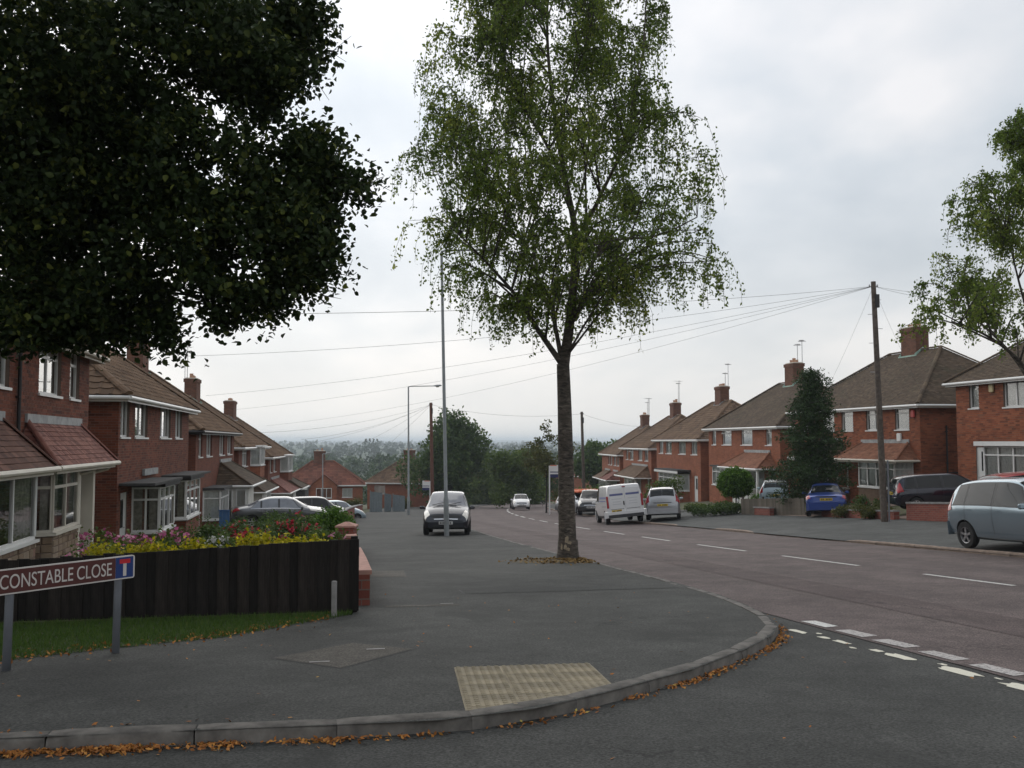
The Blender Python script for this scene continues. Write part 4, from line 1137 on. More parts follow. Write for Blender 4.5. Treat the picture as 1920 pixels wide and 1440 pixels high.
for i, (o, ux_, up_, nn) in enumerate(pk2):
    mm = Matrix(((ux_.x, up_.x, nn.x, o.x), (ux_.y, up_.y, nn.y, o.y), (ux_.z, up_.z, nn.z, o.z), (0, 0, 0, 1)))
    if i < 290: link('canopy_tile', random.choice(mes), cb, mm)
    else:
        extra.ct = random.random(); extra.faces([mm @ Vector(q) for q in ((0, 0, 0.014), (0.194, 0, 0.014), (0.194, 0.14, 0), (0, 0.14, 0), (0, 0, -0.005), (0.194, 0, -0.005))], [(0, 1, 2, 3), (4, 5, 1, 0)])
if extra.f: tag(extra.build('more_canopy_tiles', M['tile_red'], cb), kind='stuff')
for xa_, xb_ in ((10.2, 10.52), (11.75, 11.95)):
    mb = MB(); F.box(mb, xa_, xb_, -0.35, -0.002, -0.1, 2.0); mb.build('porch_pier', M['cream'], h)
downpipe(h, F, 6.66, 2.2, EH - 0.2)
finish_bricks(bm, wl_, 'l')

m4 = frame_at(28.6, TLh(28.6), lbase(28.6), True, 0.0007)
h, F, bm, wl_ = semi('semi_detached_house', 'second left brick house with white square bays under flat black lids', m4, brick='l', geo=True, single=300,
    ups=[(0.25, ZS, 1.15, WH, '2'), (2.2, ZS, 1.9, WH, '2'), (6.3, ZS, 2.1, WH, '3'), (9.4, ZS, 1.5, WH, '2')], doors=[(0.45, 0.9, 2.02), (11.2, 0.9, 2.02)], aer=(), tile=(0.31, 0.34, 0.032))
bay(h, F, 1.95, 4.7, 0.8, 0.12, 0.78, 2.12, M['mortar'], M['white'], ('2t', '3t', '1t'), cur='drape', bricks=bm)
bay(h, F, 7.0, 10.4, 0.8, 0.12, 0.78, 2.12, M['mortar'], M['white'], ('1', '3t', '1t'), cur='drape', bricks=bm)
door(h, F, 0.47, 0.86); door(h, F, 11.22, 0.86)
mb = MB(); F.box(mb, 0.2, 5.0, -0.99, -0.01, 2.235, 2.31); F.box(mb, 6.7, 12.0, -0.99, -0.01, 2.235, 2.31); mb.build('flat_canopy', M['felt'], h)
mb = MB(); F.box(mb, 3.4, 5.6, -0.10, -0.012, 2.42, 2.62); mb.build('lead_flashing', M['lead'], h)
finish_bricks(bm, wl_, 'l')

m4 = frame_at(43.2, TLh(43.2), lbase(43.2), True, 0.0007)
h, F, bm, wl_ = semi('semi_detached_house', 'third left brick house with dark hipped porch roof and white porch', m4, brick='l', gut='black',
    ups=[(0.7, ZS, 1.0, WH, '1t'), (2.9, ZS, 1.6, WH, '2'), (7.0, ZS, 1.7, WH, '2'), (9.9, ZS, 1.7, WH, '2')], doors=[(0.6, 0.9, 2.02), (8.6, 0.9, 2.02)], aer=((0.5, 1.5, 2.2, 5), (-0.2, 2.6, 2.4, 6)))
bay(h, F, 2.1, 5.2, 0.75, 0.25, 0.78, 2.1, M['brick_l'], M['white'], ('1t', '3t', '1t'), cur='net')
door(h, F, 0.62, 0.86)
canopy(h, F, 5.9, 12.4, 2.15, 3.25, 1.7, M['tile_dark'], M['white'], inset=1.3, tw=0.19)
mb = MB(); F.box(mb, 6.1, 8.4, -1.55, -0.01, -0.3, 2.1); mb.build('porch', M['whitewall'], h)
P_ = Fr((6.1, -1.55, 0), (1, 0, 0), (0, 1, 0)); Q_ = Fr((6.1, 0, 0), (0, -1, 0), (1, 0, 0))
window(h, Fr((6.09, -0.1, 0), (0, -1, 0), (1, 0, 0)), 0.25, 0.2, 0.45, 1.75, '1', cur=None, depth=-0.05, sill=False); window(h, Fr((6.09, -0.1, 0), (0, -1, 0), (1, 0, 0)), 0.85, 0.9, 0.5, 1.05, '1', cur=None, depth=-0.05, sill=False)
bay(h, F, 9.2, 12.0, 0.7, 0.25, 0.78, 2.05, M['brick_l'], M['white'], ('1t', '3t', '1t'), cur='net')
finish_bricks(bm, wl_, 'l')

m4 = frame_at(57.8, TLh(57.8), lbase(57.8), True, 0.0007)
h, F, bm, wl_ = semi('semi_detached_house', 'fourth left brick house with white upstairs oriel windows over dark porch roof', m4, brick='l',
    ups=[(1.4, ZS, 2.3, WH, '3t'), (8.9, ZS, 0.9, WH, '1'), ], doors=[(0.5, 0.9, 2.02), (11.0, 0.9, 2.02)], aer=((0.45, 2.2, 2.2, 5), (-0.3, 0.9, 2.0, 4)))
for xo in (5.0,):
    wo = bay(h, Fr((0, 0, 3.5), (1, 0, 0), (0, 1, 0)), xo, xo + 2.6, 0.6, 0.2, 0.12, 1.26, M['brick_r'], M['white'], ('1', '3', '1'), cur='net', roof='w')
mb = MB(); 
for i, (a, b) in enumerate((((5.0, 0), (5.2, -0.55)), ((5.2, -0.55), (7.4, -0.55)), ((7.4, -0.55), (7.6, 0)))):
    aa, bb = Vector((a[0], a[1], 0)), Vector((b[0], b[1], 0)); wall_face(mb, Fr(aa, bb - aa, Z3.cross((bb - aa).normalized())), (bb - aa).length, 3.5, [], z0=2.0)
mb.build('tile_hung_panel', M['brick_r'], h)
canopy(h, F, 0.6, 8.0, 2.15, 3.1, 1.4, M['tile_dark'], M['white'], inset=1.2)
mb = MB(); F.box(mb, 0.9, 3.4, -1.25, -0.01, -0.3, 2.1); mb.build('porch', M['whitewall'], h)
bay(h, F, 4.0, 7.2, 0.7, 0.25, 0.78, 2.05, M['brick_l'], M['white'], ('1t', '3t', '1t'), cur='net'); bay(h, F, 8.0, 10.6, 0.7, 0.25, 0.78, 2.05, M['brick_l'], M['white'], ('1t', '3t', '1t'), cur='net')
finish_bricks(bm, wl_, 'l')

m4 = frame_at(72.4, TLh(72.4), lbase(72.4), True, 0.0007)
h, F, bm, wl_ = semi('semi_detached_house', 'farthest brick house of the left row with white oriel and red porch tiles', m4, brick='l',
    ups=[(1.0, ZS, 1.0, WH, '1t'), (3.0, ZS, 1.5, WH, '2')], doors=[(0.5, 0.9, 2.02)], flash='lead')
bay(h, Fr((0, 0, 3.4), (1, 0, 0), (0, 1, 0)), 7.0, 10.2, 0.65, 0.2, 0.12, 1.36, M['brick_l'], M['white'], ('1', '3', '1'), cur='net', roof='w')
canopy(h, F, 0.4, 7.2, 2.15, 3.1, 1.5, M['tile_red'], M['white'], inset=1.1); canopy(h, F, 7.6, 12.9, 2.15, 3.1, 1.7, M['tile_dark'], M['white'], inset=1.1)
bay(h, F, 1.6, 4.6, 0.7, 0.25, 0.78, 2.05, M['brick_l'], M['white'], ('1t', '3t', '1t'), cur='net'); bay(h, F, 7.9, 11.4, 0.7, 0.25, 0.78, 2.05, M['brick_l'], M['white'], ('1t', '3t', '1t'), cur='net')
mb = MB(); F.box(mb, 4.9, 6.8, -1.3, -0.01, -0.3, 2.1); mb.build('porch', M['whitewall'], h)

# ---- right row ------------------------------------------------------
def rframe(sn, w=12.2, dt=0.0):      # sn: nearer end of the front; local x runs far -> near
    sf = sn + w; ta, tb2 = TRh(sn) + dt, TRh(sf) + dt
    a, b = D * sn + N * ta, D * sf + N * tb2
    x = (a - b).normalized(); y = Z3.cross(x)
    o = b.copy(); o.z = rbase(sn)
    return Matrix(((x.x, y.x, 0, o.x), (x.y, y.y, 0, o.y), (0, 0, 1, o.z), (0, 0, 0, 1)))
w = 12.2
m4 = rframe(24.9)
h, F, bm, wl_ = semi('semi_detached_house', 'nearest right brick house with white front door and cream alarm box', m4, w=w, brick='r', roofm='tile_dark', geo=True, tile=(0.115, 0.18, 0.014),
    ups=[(0.85, ZS + 0.02, 0.62, WH, '1'), (2.95, ZS, 2.0, WH, '3'), (7.6, ZS, 2.0, WH, '3'), (10.8, ZS, 0.62, WH, '1')], doors=[(1.2, 0.86, 2.02), (10.2, 0.86, 2.02)])
door(h, F, 1.22, 0.82, z=0.0); door(h, F, 10.22, 0.82)
bay(h, F, 2.25, 5.9, 0.55, 0.12, 0.78, 2.05, M['brick_r'], M['white'], ('1t', '4t', '1t'), cur='net'); bay(h, F, 6.4, 9.9, 0.55, 0.12, 0.78, 2.05, M['brick_r'], M['white'], ('1t', '4t', '1t'), cur='net')
mb = MB(); F.box(mb, 2.0, 6.1, -0.72, -0.5, 2.06, 2.24); mb.build('bay_fascia', M['white'], h)
mb = MB(); mb.bevbox((2.32, -0.06, 4.42), (0.26, 0.1, 0.34), 0.03); mb.build('alarm_box', M['box_yellow'], h)
finish_bricks(bm, wl_, 'r')

m4 = rframe(39.7)
h, F, bm, wl_ = semi('semi_detached_house', 'second right brick house behind the telegraph pole with orange tiled canopy', m4, w=w, brick='r', roofm='tile_dark', geo=True, tile=(0.115, 0.18, 0.014),
    ups=[(1.0, ZS, 1.1, WH, '1t'), (3.2, ZS, 1.3, WH, '2t'), (5.25, ZS, 1.15, WH, '1t'), (7.65, ZS, 1.45, WH, '2t'), (10.2, ZS, 1.15, WH, '1t')], doors=[(6.9, 0.86, 2.02), (1.2, 0.86, 2.02)], side_holes=())
canopy(h, F, 6.5, 12.05, 2.2, 3.0, 1.2, M['tile_rust'], M['cream'], inset=0.8)
bay(h, F, 7.9, 11.6, 0.8, 0.3, 0.85, 2.1, M['stone'], M['white'], ('1t', '4t', '1t'), cur='net')
door(h, F, 6.92, 0.82)
canopy(h, F, 2.2, 6.2, 2.2, 3.1, 1.5, M['tile_dark'], M['white'], inset=1.0)
mb = MB(); F.box(mb, 3.2, 5.9, -1.3, -0.01, -0.4, 0.6); mb.build('porch', M['brick_r'], h)
window(h, Fr((3.2, -1.3, 0), (1, 0, 0), (0, 1, 0)), 0.05, 0.62, 2.6, 1.4, '3t', cur=None, depth=-0.02); window(h, Fr((5.9, -1.3, 0), (0, 1, 0), (-1, 0, 0)), 0.05, 0.62, 1.2, 1.4, '2', cur=None, depth=-0.02)
mb = MB(); mb.bevbox((11.75, -0.06, 4.35), (0.26, 0.1, 0.36), 0.03); mb.build('alarm_box', M['box_red'], h)
mb = MB(); mb.bevbox((10.6, -0.06, 3.25), (0.34, 0.1, 0.4), 0.03); mb.build('meter_box', M['white'], h)
S_ = Fr((w, 0, 0), (0, 1, 0), (-1, 0, 0)); downpipe(h, S_, 1.3, 0.2, EH - 1.0); 
mb = MB(); mb.tube([S_(1.3, -0.06, 1.6), S_(5.5, -0.06, 1.75)], 0.04, 8); mb.build('waste_pipe', M['black'], h, 40)
finish_bricks(bm, wl_, 'r')

m4 = rframe(53.9)
h, F, bm, wl_ = semi('semi_detached_house', 'third right brick house left of the spruce, upstairs top light tilted open', m4, w=w, brick='r', roofm='tile_dark', tile=(0.115, 0.18, 0.014), gut='white',
    ups=[(0.7, ZS, 0.8, WH, '1t'), (2.7, ZS, 1.7, WH, '1t', (0.05, 0.95)), (6.1, ZS, 1.9, WH, '1t', (0.2, 0.8)), (10.1, ZS, 0.9, WH, '1t')], doors=[(1.0, 0.86, 2.02), (10.6, 0.86, 2.02)], aer=((-0.35, 1.4, -0.4, 4), (0.35, 1.6, -0.5, 5)))
canopy(h, F, 5.6, 11.9, 2.2, 3.15, 1.4, M['tile_rust'], M['white'], inset=1.2)
bay(h, F, 6.2, 9.8, 0.8, 0.3, 0.85, 2.1, M['whitewall'], M['white'], ('1t', '4t', '1t'), cur='net'); bay(h, F, 2.0, 5.0, 0.6, 0.3, 0.85, 2.1, M['brick_r'], M['white'], ('1t', '3t', '1t'), cur='net')
door(h, F, 1.02, 0.82)
mb = MB(); F.box(mb, 10.2, 10.32, -1.35, -1.23, -0.4, 2.1); F.box(mb, 8.6, 8.72, -1.35, -1.23, -0.4, 2.1); F.box(mb, 11.7, 11.82, -1.35, -1.23, -0.4, 2.1); mb.build('porch_posts', M['white'], h)

m4 = rframe(67.9)
h, F, bm, wl_ = semi('semi_detached_house', 'fourth right brick house above the silver car, flat lidded bay and white door', m4, w=w, brick='r', roofm='tile_brown',
    ups=[(0.9, ZS, 1.2, WH, '2'), (2.9, ZS, 1.7, WH, '2'), (6.6, ZS, 1.9, WH, '2'), (9.9, ZS, 1.5, WH, '2')], doors=[(10.6, 0.86, 2.02), (0.5, 0.86, 2.02)], aer=((-0.35, 1.2, -0.4, 4), (0.35, 1.9, -0.5, 4)), flash='lead')
bay(h, F, 3.6, 9.4, 0.9, 0.3, 0.8, 2.1, M['brick_r'], M['white'], ('1t', '4t', '1t'), cur='net')
mb = MB(); F.box(mb, 3.2, 9.8, -1.1, -0.01, 2.3, 2.42); mb.build('flat_canopy', M['felt'], h)
mb = MB(); F.box(mb, 3.2, 9.8, -1.13, -1.05, 2.14, 2.31); mb.build('fascia', M['white'], h)
door(h, F, 10.62, 0.82, mat=M['white'])

m4 = rframe(81.9)
h, F, bm, wl_ = semi('semi_detached_house', 'fifth right brick house behind the white van with brown tiled canopy', m4, w=w, brick='r', roofm='tile_brown',
    ups=[(1.4, ZS, 1.0, WH, '1t'), (3.2, ZS, 1.5, WH, '1t', (0.1, 0.9)), (6.9, ZS, 1.7, WH, '2'), (9.6, ZS, 1.4, WH, '1')], doors=[(0.5, 0.86, 2.02), (10.6, 0.86, 2.02)], aer=((-0.45, 2.0, -0.4, 5), (-0.1, 2.2, -1.2, 5)), flash='lead')
canopy(h, F, 3.0, 12.1, 2.15, 3.15, 1.5, M['tile_brown'], M['white'], inset=1.3, tw=0.2)
bay(h, F, 4.0, 8.0, 0.8, 0.3, 0.85, 2.05, M['whitewall'], M['white'], ('1t', '4t', '1t'), cur='net')
mb = MB(); F.box(mb, 8.4, 8.55, -1.4, -1.25, -0.4, 2.1); F.box(mb, 11.6, 11.75, -1.4, -1.25, -0.4, 2.1); mb.build('porch_posts', M['white'], h)
door(h, F, 10.62, 0.82)

m4 = rframe(95.9)
h, F, bm, wl_ = semi('semi_detached_house', 'farthest right brick house with small brown and red canopies', m4, w=w, brick='r', roofm='tile_brown',
    ups=[(4.6, ZS, 0.9, WH, '1'), (6.0, ZS, 1.2, WH, '2'), (8.4, ZS, 1.4, WH, '2'), (10.4, ZS, 1.2, WH, '1')], doors=[(0.5, 0.86, 2.02), (10.6, 0.86, 2.02)], aer=((-0.5, 1.5, -0.4, 4), (0.0, 1.9, -0.5, 4), (0.5, 1.9, -1.5, 4)), flash='lead')
canopy(h, F, 1.6, 7.0, 2.15, 3.0, 1.3, M['tile_brown'], M['white'], inset=1.0); canopy(h, F, 7.2, 12.0, 2.15, 3.0, 1.4, M['tile_red'], M['white'], inset=1.0)
bay(h, F, 2.4, 6.2, 0.8, 0.3, 0.85, 2.05, M['brick_r'], M['white'], ('1t', '4t', '1t'), cur='net'); bay(h, F, 7.4, 10.2, 0.8, 0.3, 0.85, 2.05, M['brick_r'], M['white'], ('1t', '3t', '1t'), cur='net')

# ---- houses beyond the bend -----------------------------------------
def far_frame(x, y, z, yaw):
    a = R(yaw); return Matrix(((math.cos(a), -math.sin(a), 0, x), (math.sin(a), math.cos(a), 0, y), (0, 0, 1, z), (0, 0, 0, 1)))
def far_house(label, x, y, z, yaw, w, ups, gable=None, roofm='tile_far', rh=2.7, dp=7.0, brick='r', eh=4.7, chx=None):
    h, F, bm, wl_ = semi('brick_house', label, far_frame(x, y, z, yaw), w=w, dp=dp, eh=eh, rh=rh, brick=brick, roofm=roofm, ups=ups, tile=(0.34, 0.5, 0.03), flash=None, chx=chx, pots=2)
    if gable:
        gx, gw = gable; mb = MB(); p = 0.7
        for (a, b) in (((gx, 0), (gx, -p)), ((gx, -p), (gx + gw, -p)), ((gx + gw, -p), (gx + gw, 0))):
            aa, bb = Vector((a[0], a[1], 0)), Vector((b[0], b[1], 0)); L = (bb - aa).length
            wall_face(mb, Fr(aa, bb - aa, Z3.cross((bb - aa).normalized())), L, eh, [], z0=-1.2)
        mb.face([(gx, -p, eh), (gx + gw, -p, eh), (gx + gw / 2, -p, eh + gw * 0.42)], [(0, 0), (gw, 0), (gw / 2, gw * .42)])
        wl2 = mb.build('gable_bay', M['brick_' + brick], h)
        mt = MB(); rz = eh + gw * 0.42; ap0, ap1 = Vector((gx + gw / 2, -p - 0.2, rz)), Vector((gx + gw / 2, 3.0, rz))
        tile_plane(mt, (gx - .25, 3.0, eh - .15), (gx - .25, -p - .2, eh - .15), ap0, ap1, 0.34, 0.5, 0.03); tile_plane(mt, (gx + gw + .25, -p - .2, eh - .15), (gx + gw + .25, 3.0, eh - .15), ap1, ap0, 0.34, 0.5, 0.03)
        tag(mt.build('gable_tiles', M[roofm], wl2), kind='stuff')
        GF = Fr((gx, -p, 0), (1, 0, 0), (0, 1, 0)); window(wl2, GF, gw * 0.2, 3.2, gw * 0.6, 1.15, '3', depth=-0.04); window(wl2, GF, gw * 0.2, 0.7, gw * 0.6, 1.3, '3', depth=-0.04)
    return h

far_house('red roofed house beyond the left row with brick gable and white windows', -27.2, 113.0, -8.3, 9, 9.6, [(0.9, 3.2, 1.5, 1.1, '2'), (7.2, 3.2, 1.2, 1.1, '2')], gable=(3.6, 3.0), chx=4.4)
far_house('brown red hipped house behind the grey steel fence', -19.2, 128.0, -8.6, -14, 10.5, [(1.0, 3.2, 1.5, 1.1, '2'), (7.8, 3.2, 1.4, 1.1, '2')], roofm='tile_brown', rh=3.0, chx=4.6)
far_house('red house half hidden by the lamp column and dark tree', -17.5, 158.0, -9.6, -24, 10.5, [(1.0, 3.2, 1.5, 1.1, '2'), (7.8, 3.2, 1.4, 1.1, '2')], roofm='tile_far', rh=3.0)
far_house('small red house with white gable board below the far tree', -8.8, 178.0, -10.6, -16, 9.0, [(0.8, 2.9, 1.4, 1.1, '2')], gable=(4.6, 3.2), roofm='tile_brown', rh=2.5, eh=4.2)
far_house('pink brick house glimpsed between the far street trees', 5.5, 190.0, -9.8, -30, 9.0, [(1.2, 3.2, 1.5, 1.1, '2'), (6.0, 3.2, 1.4, 1.1, '2')], roofm='tile_far', rh=2.6)
# dark flat roofed garage at the end of the left row
gm = far_frame(-22.9, 92.5, -5.6, 8); h = tag(empty('garage', gm), 'black flat roofed garage with white fascia past the left row', 'garage')
mb = MB(); wall_face(mb, Fr((0, 0, 0), (1, 0, 0), (0, 1, 0)), 3.0, 2.5, [], z0=-1); wall_face(mb, Fr((3.0, 0, 0), (0, 1, 0), (-1, 0, 0)), 5, 2.5, [], z0=-1); wall_face(mb, Fr((0, 5, 0), (0, -1, 0), (1, 0, 0)), 5, 2.5, [], z0=-1); wall_face(mb, Fr((3, 5, 0), (-1, 0, 0), (0, -1, 0)), 3, 2.5, [], z0=-1); mb.build('wall', M['felt'], h)
mb = MB(); mb.box((-0.2, -0.25, 2.5), (3.4, 0, 0), (0, 5.4, 0), (0, 0, 0.14)); mb.build('roof', M['felt'], h)
mb = MB(); mb.box((-0.22, -0.29, 2.48), (3.44, 0, 0), (0, 0.035, 0), (0, 0, 0.19)); mb.build('fascia', M['white'], h)
mb = MB(); mb.box((0.3, -0.05, 0), (2.3, 0, 0), (0, 0.045, 0), (0, 0, 2.1)); mb.build('garage_door', M['black'], h)

# ================================================================== TREES
def px_at(px, py, Y):
    """world point on the sight line of a photograph position, at depth Y (used only to lay out crowns)"""
    p = math.atan(108 / 1800.0); x, y = (px - 960) / 1800.0, (720 - py) / 1800.0
    r = (x, math.cos(p) - y * math.sin(p), math.sin(p) + y * math.cos(p)); k = Y / r[1]
    return Vector((k * r[0], Y, 1.5 + k * r[2]))
# --- big dark tree on the left
tb_ = Vector((-8.9, 10.2, 0)); s_, t_ = ST(tb_.x, tb_.y); tb_.z = G(s_, t_)
lt = tag(empty('lime_tree', Matrix.Translation(tb_)), 'big dark leafy tree overhanging the street sign at left', 'tree')
mb = MB(); sk = []
limb(mb, [(0, 0, -0.1), (0.05, 0, 1.6), (0.1, 0.1, 3.2)], 0.34, 0.24, 10)
limb(mb, [(0.1, 0.1, 3.0), (0.0, 0.2, 5.5), (-0.1, 0.1, 9.0)], 0.22, 0.05)
BR = []
for k in range(16):
    a = 2 * math.pi * k / 16 + random.uniform(-0.2, 0.2); z0 = random.uniform(2.6, 6.0); L = random.uniform(3.2, 5.2)
    e_ = Vector((math.cos(a) * L, math.sin(a) * L * 0.75, z0 + random.uniform(0.2, 2.2)))
    pt = limb(mb, [(0.05, 0.1, z0), e_ * 0.45 + Vector((0, 0, z0 * 0.55 + 0.2)), e_], 0.11, 0.02, 6)
    for _ in range(4):
        b0 = pt[random.randint(4, len(pt) - 1)]; dd = Vector((random.gauss(0, 1), random.gauss(0, 0.7), random.gauss(0, 0.5))).normalized() * random.uniform(0.7, 1.6)
        limb(mb, [b0, b0 + dd * 0.5 + Vector((0, 0, 0.1)), b0 + dd], 0.028, 0.008, 5)
mb.build('trunk', M['bark'], lt, True)
lum = []; edge = []; tw_mb = MB()
for (px_, py_, r_) in [(560, 40, 50), (455, 95, 80), (525, 125, 38), (400, 40, 140), (250, 100, 190), (100, 150, 190), (600, 300, 52), (540, 350, 85), (385, 320, 122), (560, 440, 72), (440, 460, 115), (480, 540, 48), (300, 430, 140), (230, 560, 75), (130, 420, 170), (90, 540, 95), (20, 580, 60), (30, 300, 190), (180, 280, 190), (410, 555, 40), (190, 600, 45), (90, 612, 40), (20, 612, 38)]:
    c = px_at(px_, py_, 10.2 + random.uniform(-0.5, 0.5)) - tb_; rr = r_ / 1800 * 10.2
    lum.append((c.x, c.y, c.z, rr, max(rr, 0.75) * 1.2, rr))
# sprays that break the outline: short leafy branch ends pointing outwards
for (x0, y0, x1, y1, w_) in [(560, 60, 632, 20, 20), (550, 110, 612, 150, 18), (545, 40, 636, 52, 16), (500, 170, 560, 178, 18), (470, 200, 520, 222, 16), (570, 290, 630, 240, 20), (590, 300, 668, 278, 18), (600, 330, 718, 345, 20), (600, 350, 700, 378, 20), (590, 400, 655, 420, 18), (600, 460, 648, 480, 18), (570, 500, 672, 522, 18), (560, 520, 625, 560, 16), (500, 550, 560, 590, 16), (460, 570, 505, 612, 15), (420, 580, 440, 625, 14), (300, 580, 335, 640, 22), (320, 610, 348, 672, 15), (260, 600, 285, 650, 18), (150, 610, 165, 645, 16), (200, 620, 230, 650, 15), (60, 620, 60, 650, 15), (110, 620, 120, 648, 14), (530, 210, 512, 240, 14), (620, 100, 645, 96, 10), (690, 350, 722, 340, 9), (560, 20, 622, 0, 16)]:
    q0 = px_at(x0 - 130, y0 - 20, 10.2) - tb_; q1 = px_at(x0 - 16, y0 - 4, 10.2) - tb_; q2 = px_at(x1 - 14, y1 - 4, 10.2) - tb_
    limb(tw_mb, [q0, q1, q2], 0.016, 0.003, 5)
    for _ in range(5):
        b_ = q1.lerp(q2, random.random()); limb(tw_mb, [b_, b_ + Vector((random.gauss(.05, .1), random.gauss(0, .1), random.gauss(0, .12)))], 0.005, 0.002, 4)
    for k in range(7):
        f_ = k / 6.0; c = px_at(x0 - 16 + (x1 - x0) * f_, y0 - 4 + (y1 - y0) * f_, 10.2 + random.uniform(-0.25, 0.25)) - tb_; rr = w_ * (1.15 - 0.65 * f_) / 1800 * 10.2
        edge.append((c.x, c.y, c.z, rr * 1.2, rr * 2.2, rr))
rest = []
for k in range(26):           # the rest of the crown, round the trunk and out of the picture
    a = random.uniform(0, 2 * math.pi); r_ = random.uniform(1.0, 3.2); z = random.uniform(4.0, 9.5)
    rest.append((math.cos(a) * r_ - 0.6, math.sin(a) * r_ * 0.9, z, 1.5, 1.4, 1.2))
for k in range(8): rest.append((random.uniform(-4.4, -2.5), random.uniform(-2.5, 2.5), random.uniform(3.6, 7), 1.4, 1.3, 1.2))
P, tn = clumpy(lum, 9800, 9, 0.08, 0.2)
P2, tn2 = clumpy(edge, 1500, 7, 0.10, 0.1)
lit_ = np.repeat(rng.random(9800) < 0.10, 9); tn[lit_] = np.clip(tn[lit_] + 0.4, 0, 0.97)  # random clumps get a paler tone, painted as if lit
def gaps(P, tn):          # openings between the boughs
    x, z = P[:, 0], P[:, 2]
    f = np.sin(4.6 * x + 1.1 * z + 0.7) + np.sin(-3.1 * x + 6.3 * z + 2.1) + np.sin(8.1 * x - 3.9 * z) + np.sin(7.7 * x + 8.9 * z + 1.0)
    k = (f < 1.55) | (rng.random(len(P)) < 0.08); return P[k], tn[k]
P, tn = gaps(P, tn)
over = [(random.uniform(-1.5, 6.0), random.uniform(-6.0, -2.6), random.uniform(7.2, 11.5), 1.6, 1.5, 1.1) for _ in range(26)]  # unseen boughs towards the camera, added to shade the near left ground
P3, tn3 = clumpy(over + rest, 5200, 8, 0.16, 0.2)
tag(tw_mb.build('twigs', M['bark'], lt), kind='stuff')
P3, tn3 = gaps(P3, tn3)
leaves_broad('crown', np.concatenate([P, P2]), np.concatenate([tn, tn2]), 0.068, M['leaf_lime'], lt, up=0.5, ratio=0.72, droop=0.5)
leaves('upper_and_shade_crown', P3, tn3, 0.13, M['leaf_lime'], lt, up=0.5, ratio=0.72, droop=0.5)

# --- birch in the middle
def birch(name, label, base, trunk, leaders, env, n_br, zlo, zhi, leaf=0.088, per=20, seed=3, twigs=6, tr_r=(0.22, 0.15), mat='leaf_birch', len_=(0.5, 1.25)):
    random.seed(seed)
    t0 = tag(empty(name, Matrix.Translation(base)), label, 'tree')
    mb = MB(); skel = []
    tp = limb(mb, trunk, tr_r[0], tr_r[1], 14); mb.lathe([(tr_r[0] * 1.32, -0.06), (tr_r[0] * 1.2, 0.05), (tr_r[0] * 1.07, 0.2), (tr_r[0] * 0.99, 0.45)], 14)
    for pts, r0, r1 in leaders:
        q = limb(mb, pts, r0, r1, 8); skel += [(a, r0 + (r1 - r0) * i / len(q)) for i, a in enumerate(q)]
    fine = MB(); LP = []; LT = []
    for k in range(n_br):
        z = zlo + (zhi - zlo) * (k + random.random()) / n_br
        c, rad = env(z); a = random.uniform(0, 2 * math.pi); rr = rad * math.sqrt(random.uniform(0.08, 1.0))
        tip = Vector((c + math.cos(a) * rr, math.sin(a) * rr * 0.85, z))
        cand = [q for q in skel if q[0].z < z - 0.15 * rr]
        if not cand: cand = skel[:6]
        src = min(cand, key=lambda q: (q[0] - (tip - Vector((0, 0, 0.7 * (tip.xy - q[0].xy).length)))).length)
        p0 = src[0]; mid = p0.lerp(tip, 0.55) + Vector((random.gauss(0, .12), random.gauss(0, .12), 0.18 * (tip - p0).length))
        br = limb(mb, [p0, mid, tip], min(0.032, src[1] * 0.7), 0.007, 5)
        tone = min(0.8, max(0.05, random.gauss(0.4, 0.2)))
        for w_ in range(twigs):
            st = br[random.randint(max(0, int(len(br) * 0.45)), len(br) - 1)]
            L = random.uniform(*len_) * (0.7 if z > zhi * 0.85 else 1.0); out = Vector((random.gauss(0, 1), random.gauss(0, 1), random.uniform(-0.1, 0.6))).normalized()
            pts = [st, st + out * L * 0.35 + Vector((0, 0, -L * 0.12)), st + out * L * 0.5 + Vector((0, 0, -L * 0.55)), st + out * L * 0.52 + Vector((0, 0, -L * 0.95))]
            fine.tube(pts, [0.006, 0.005, 0.004, 0.003], 3, False)
            n = int(per * random.uniform(0.6, 1.3))
            for _ in range(n):
                f_ = random.uniform(0.12, 1.0) * 3; i = min(2, int(f_)); q = pts[i].lerp(pts[i + 1], f_ - i)
                LP.append(q + Vector((random.gauss(0, .055), random.gauss(0, .055), random.gauss(0, .05)))); LT.append(min(0.99, max(0, tone + random.gauss(0, 0.18))))
    mb.build('trunk', M['bark_birch'], t0, True); tag(fine.build('twigs', M['bark'], t0), kind='stuff')
    leaves('crown', np.array([tuple(q) for q in LP]), np.array(LT), leaf, M[mat], t0, up=0.25, ratio=0.62, droop=0.7)
    return t0
K = 22.0 / 1800
bb = W(21.3, 5.55)
def bp(px_, py_, y=0.0): return Vector(((px_ - 1068) * K, y, (1050 - py_) * K))
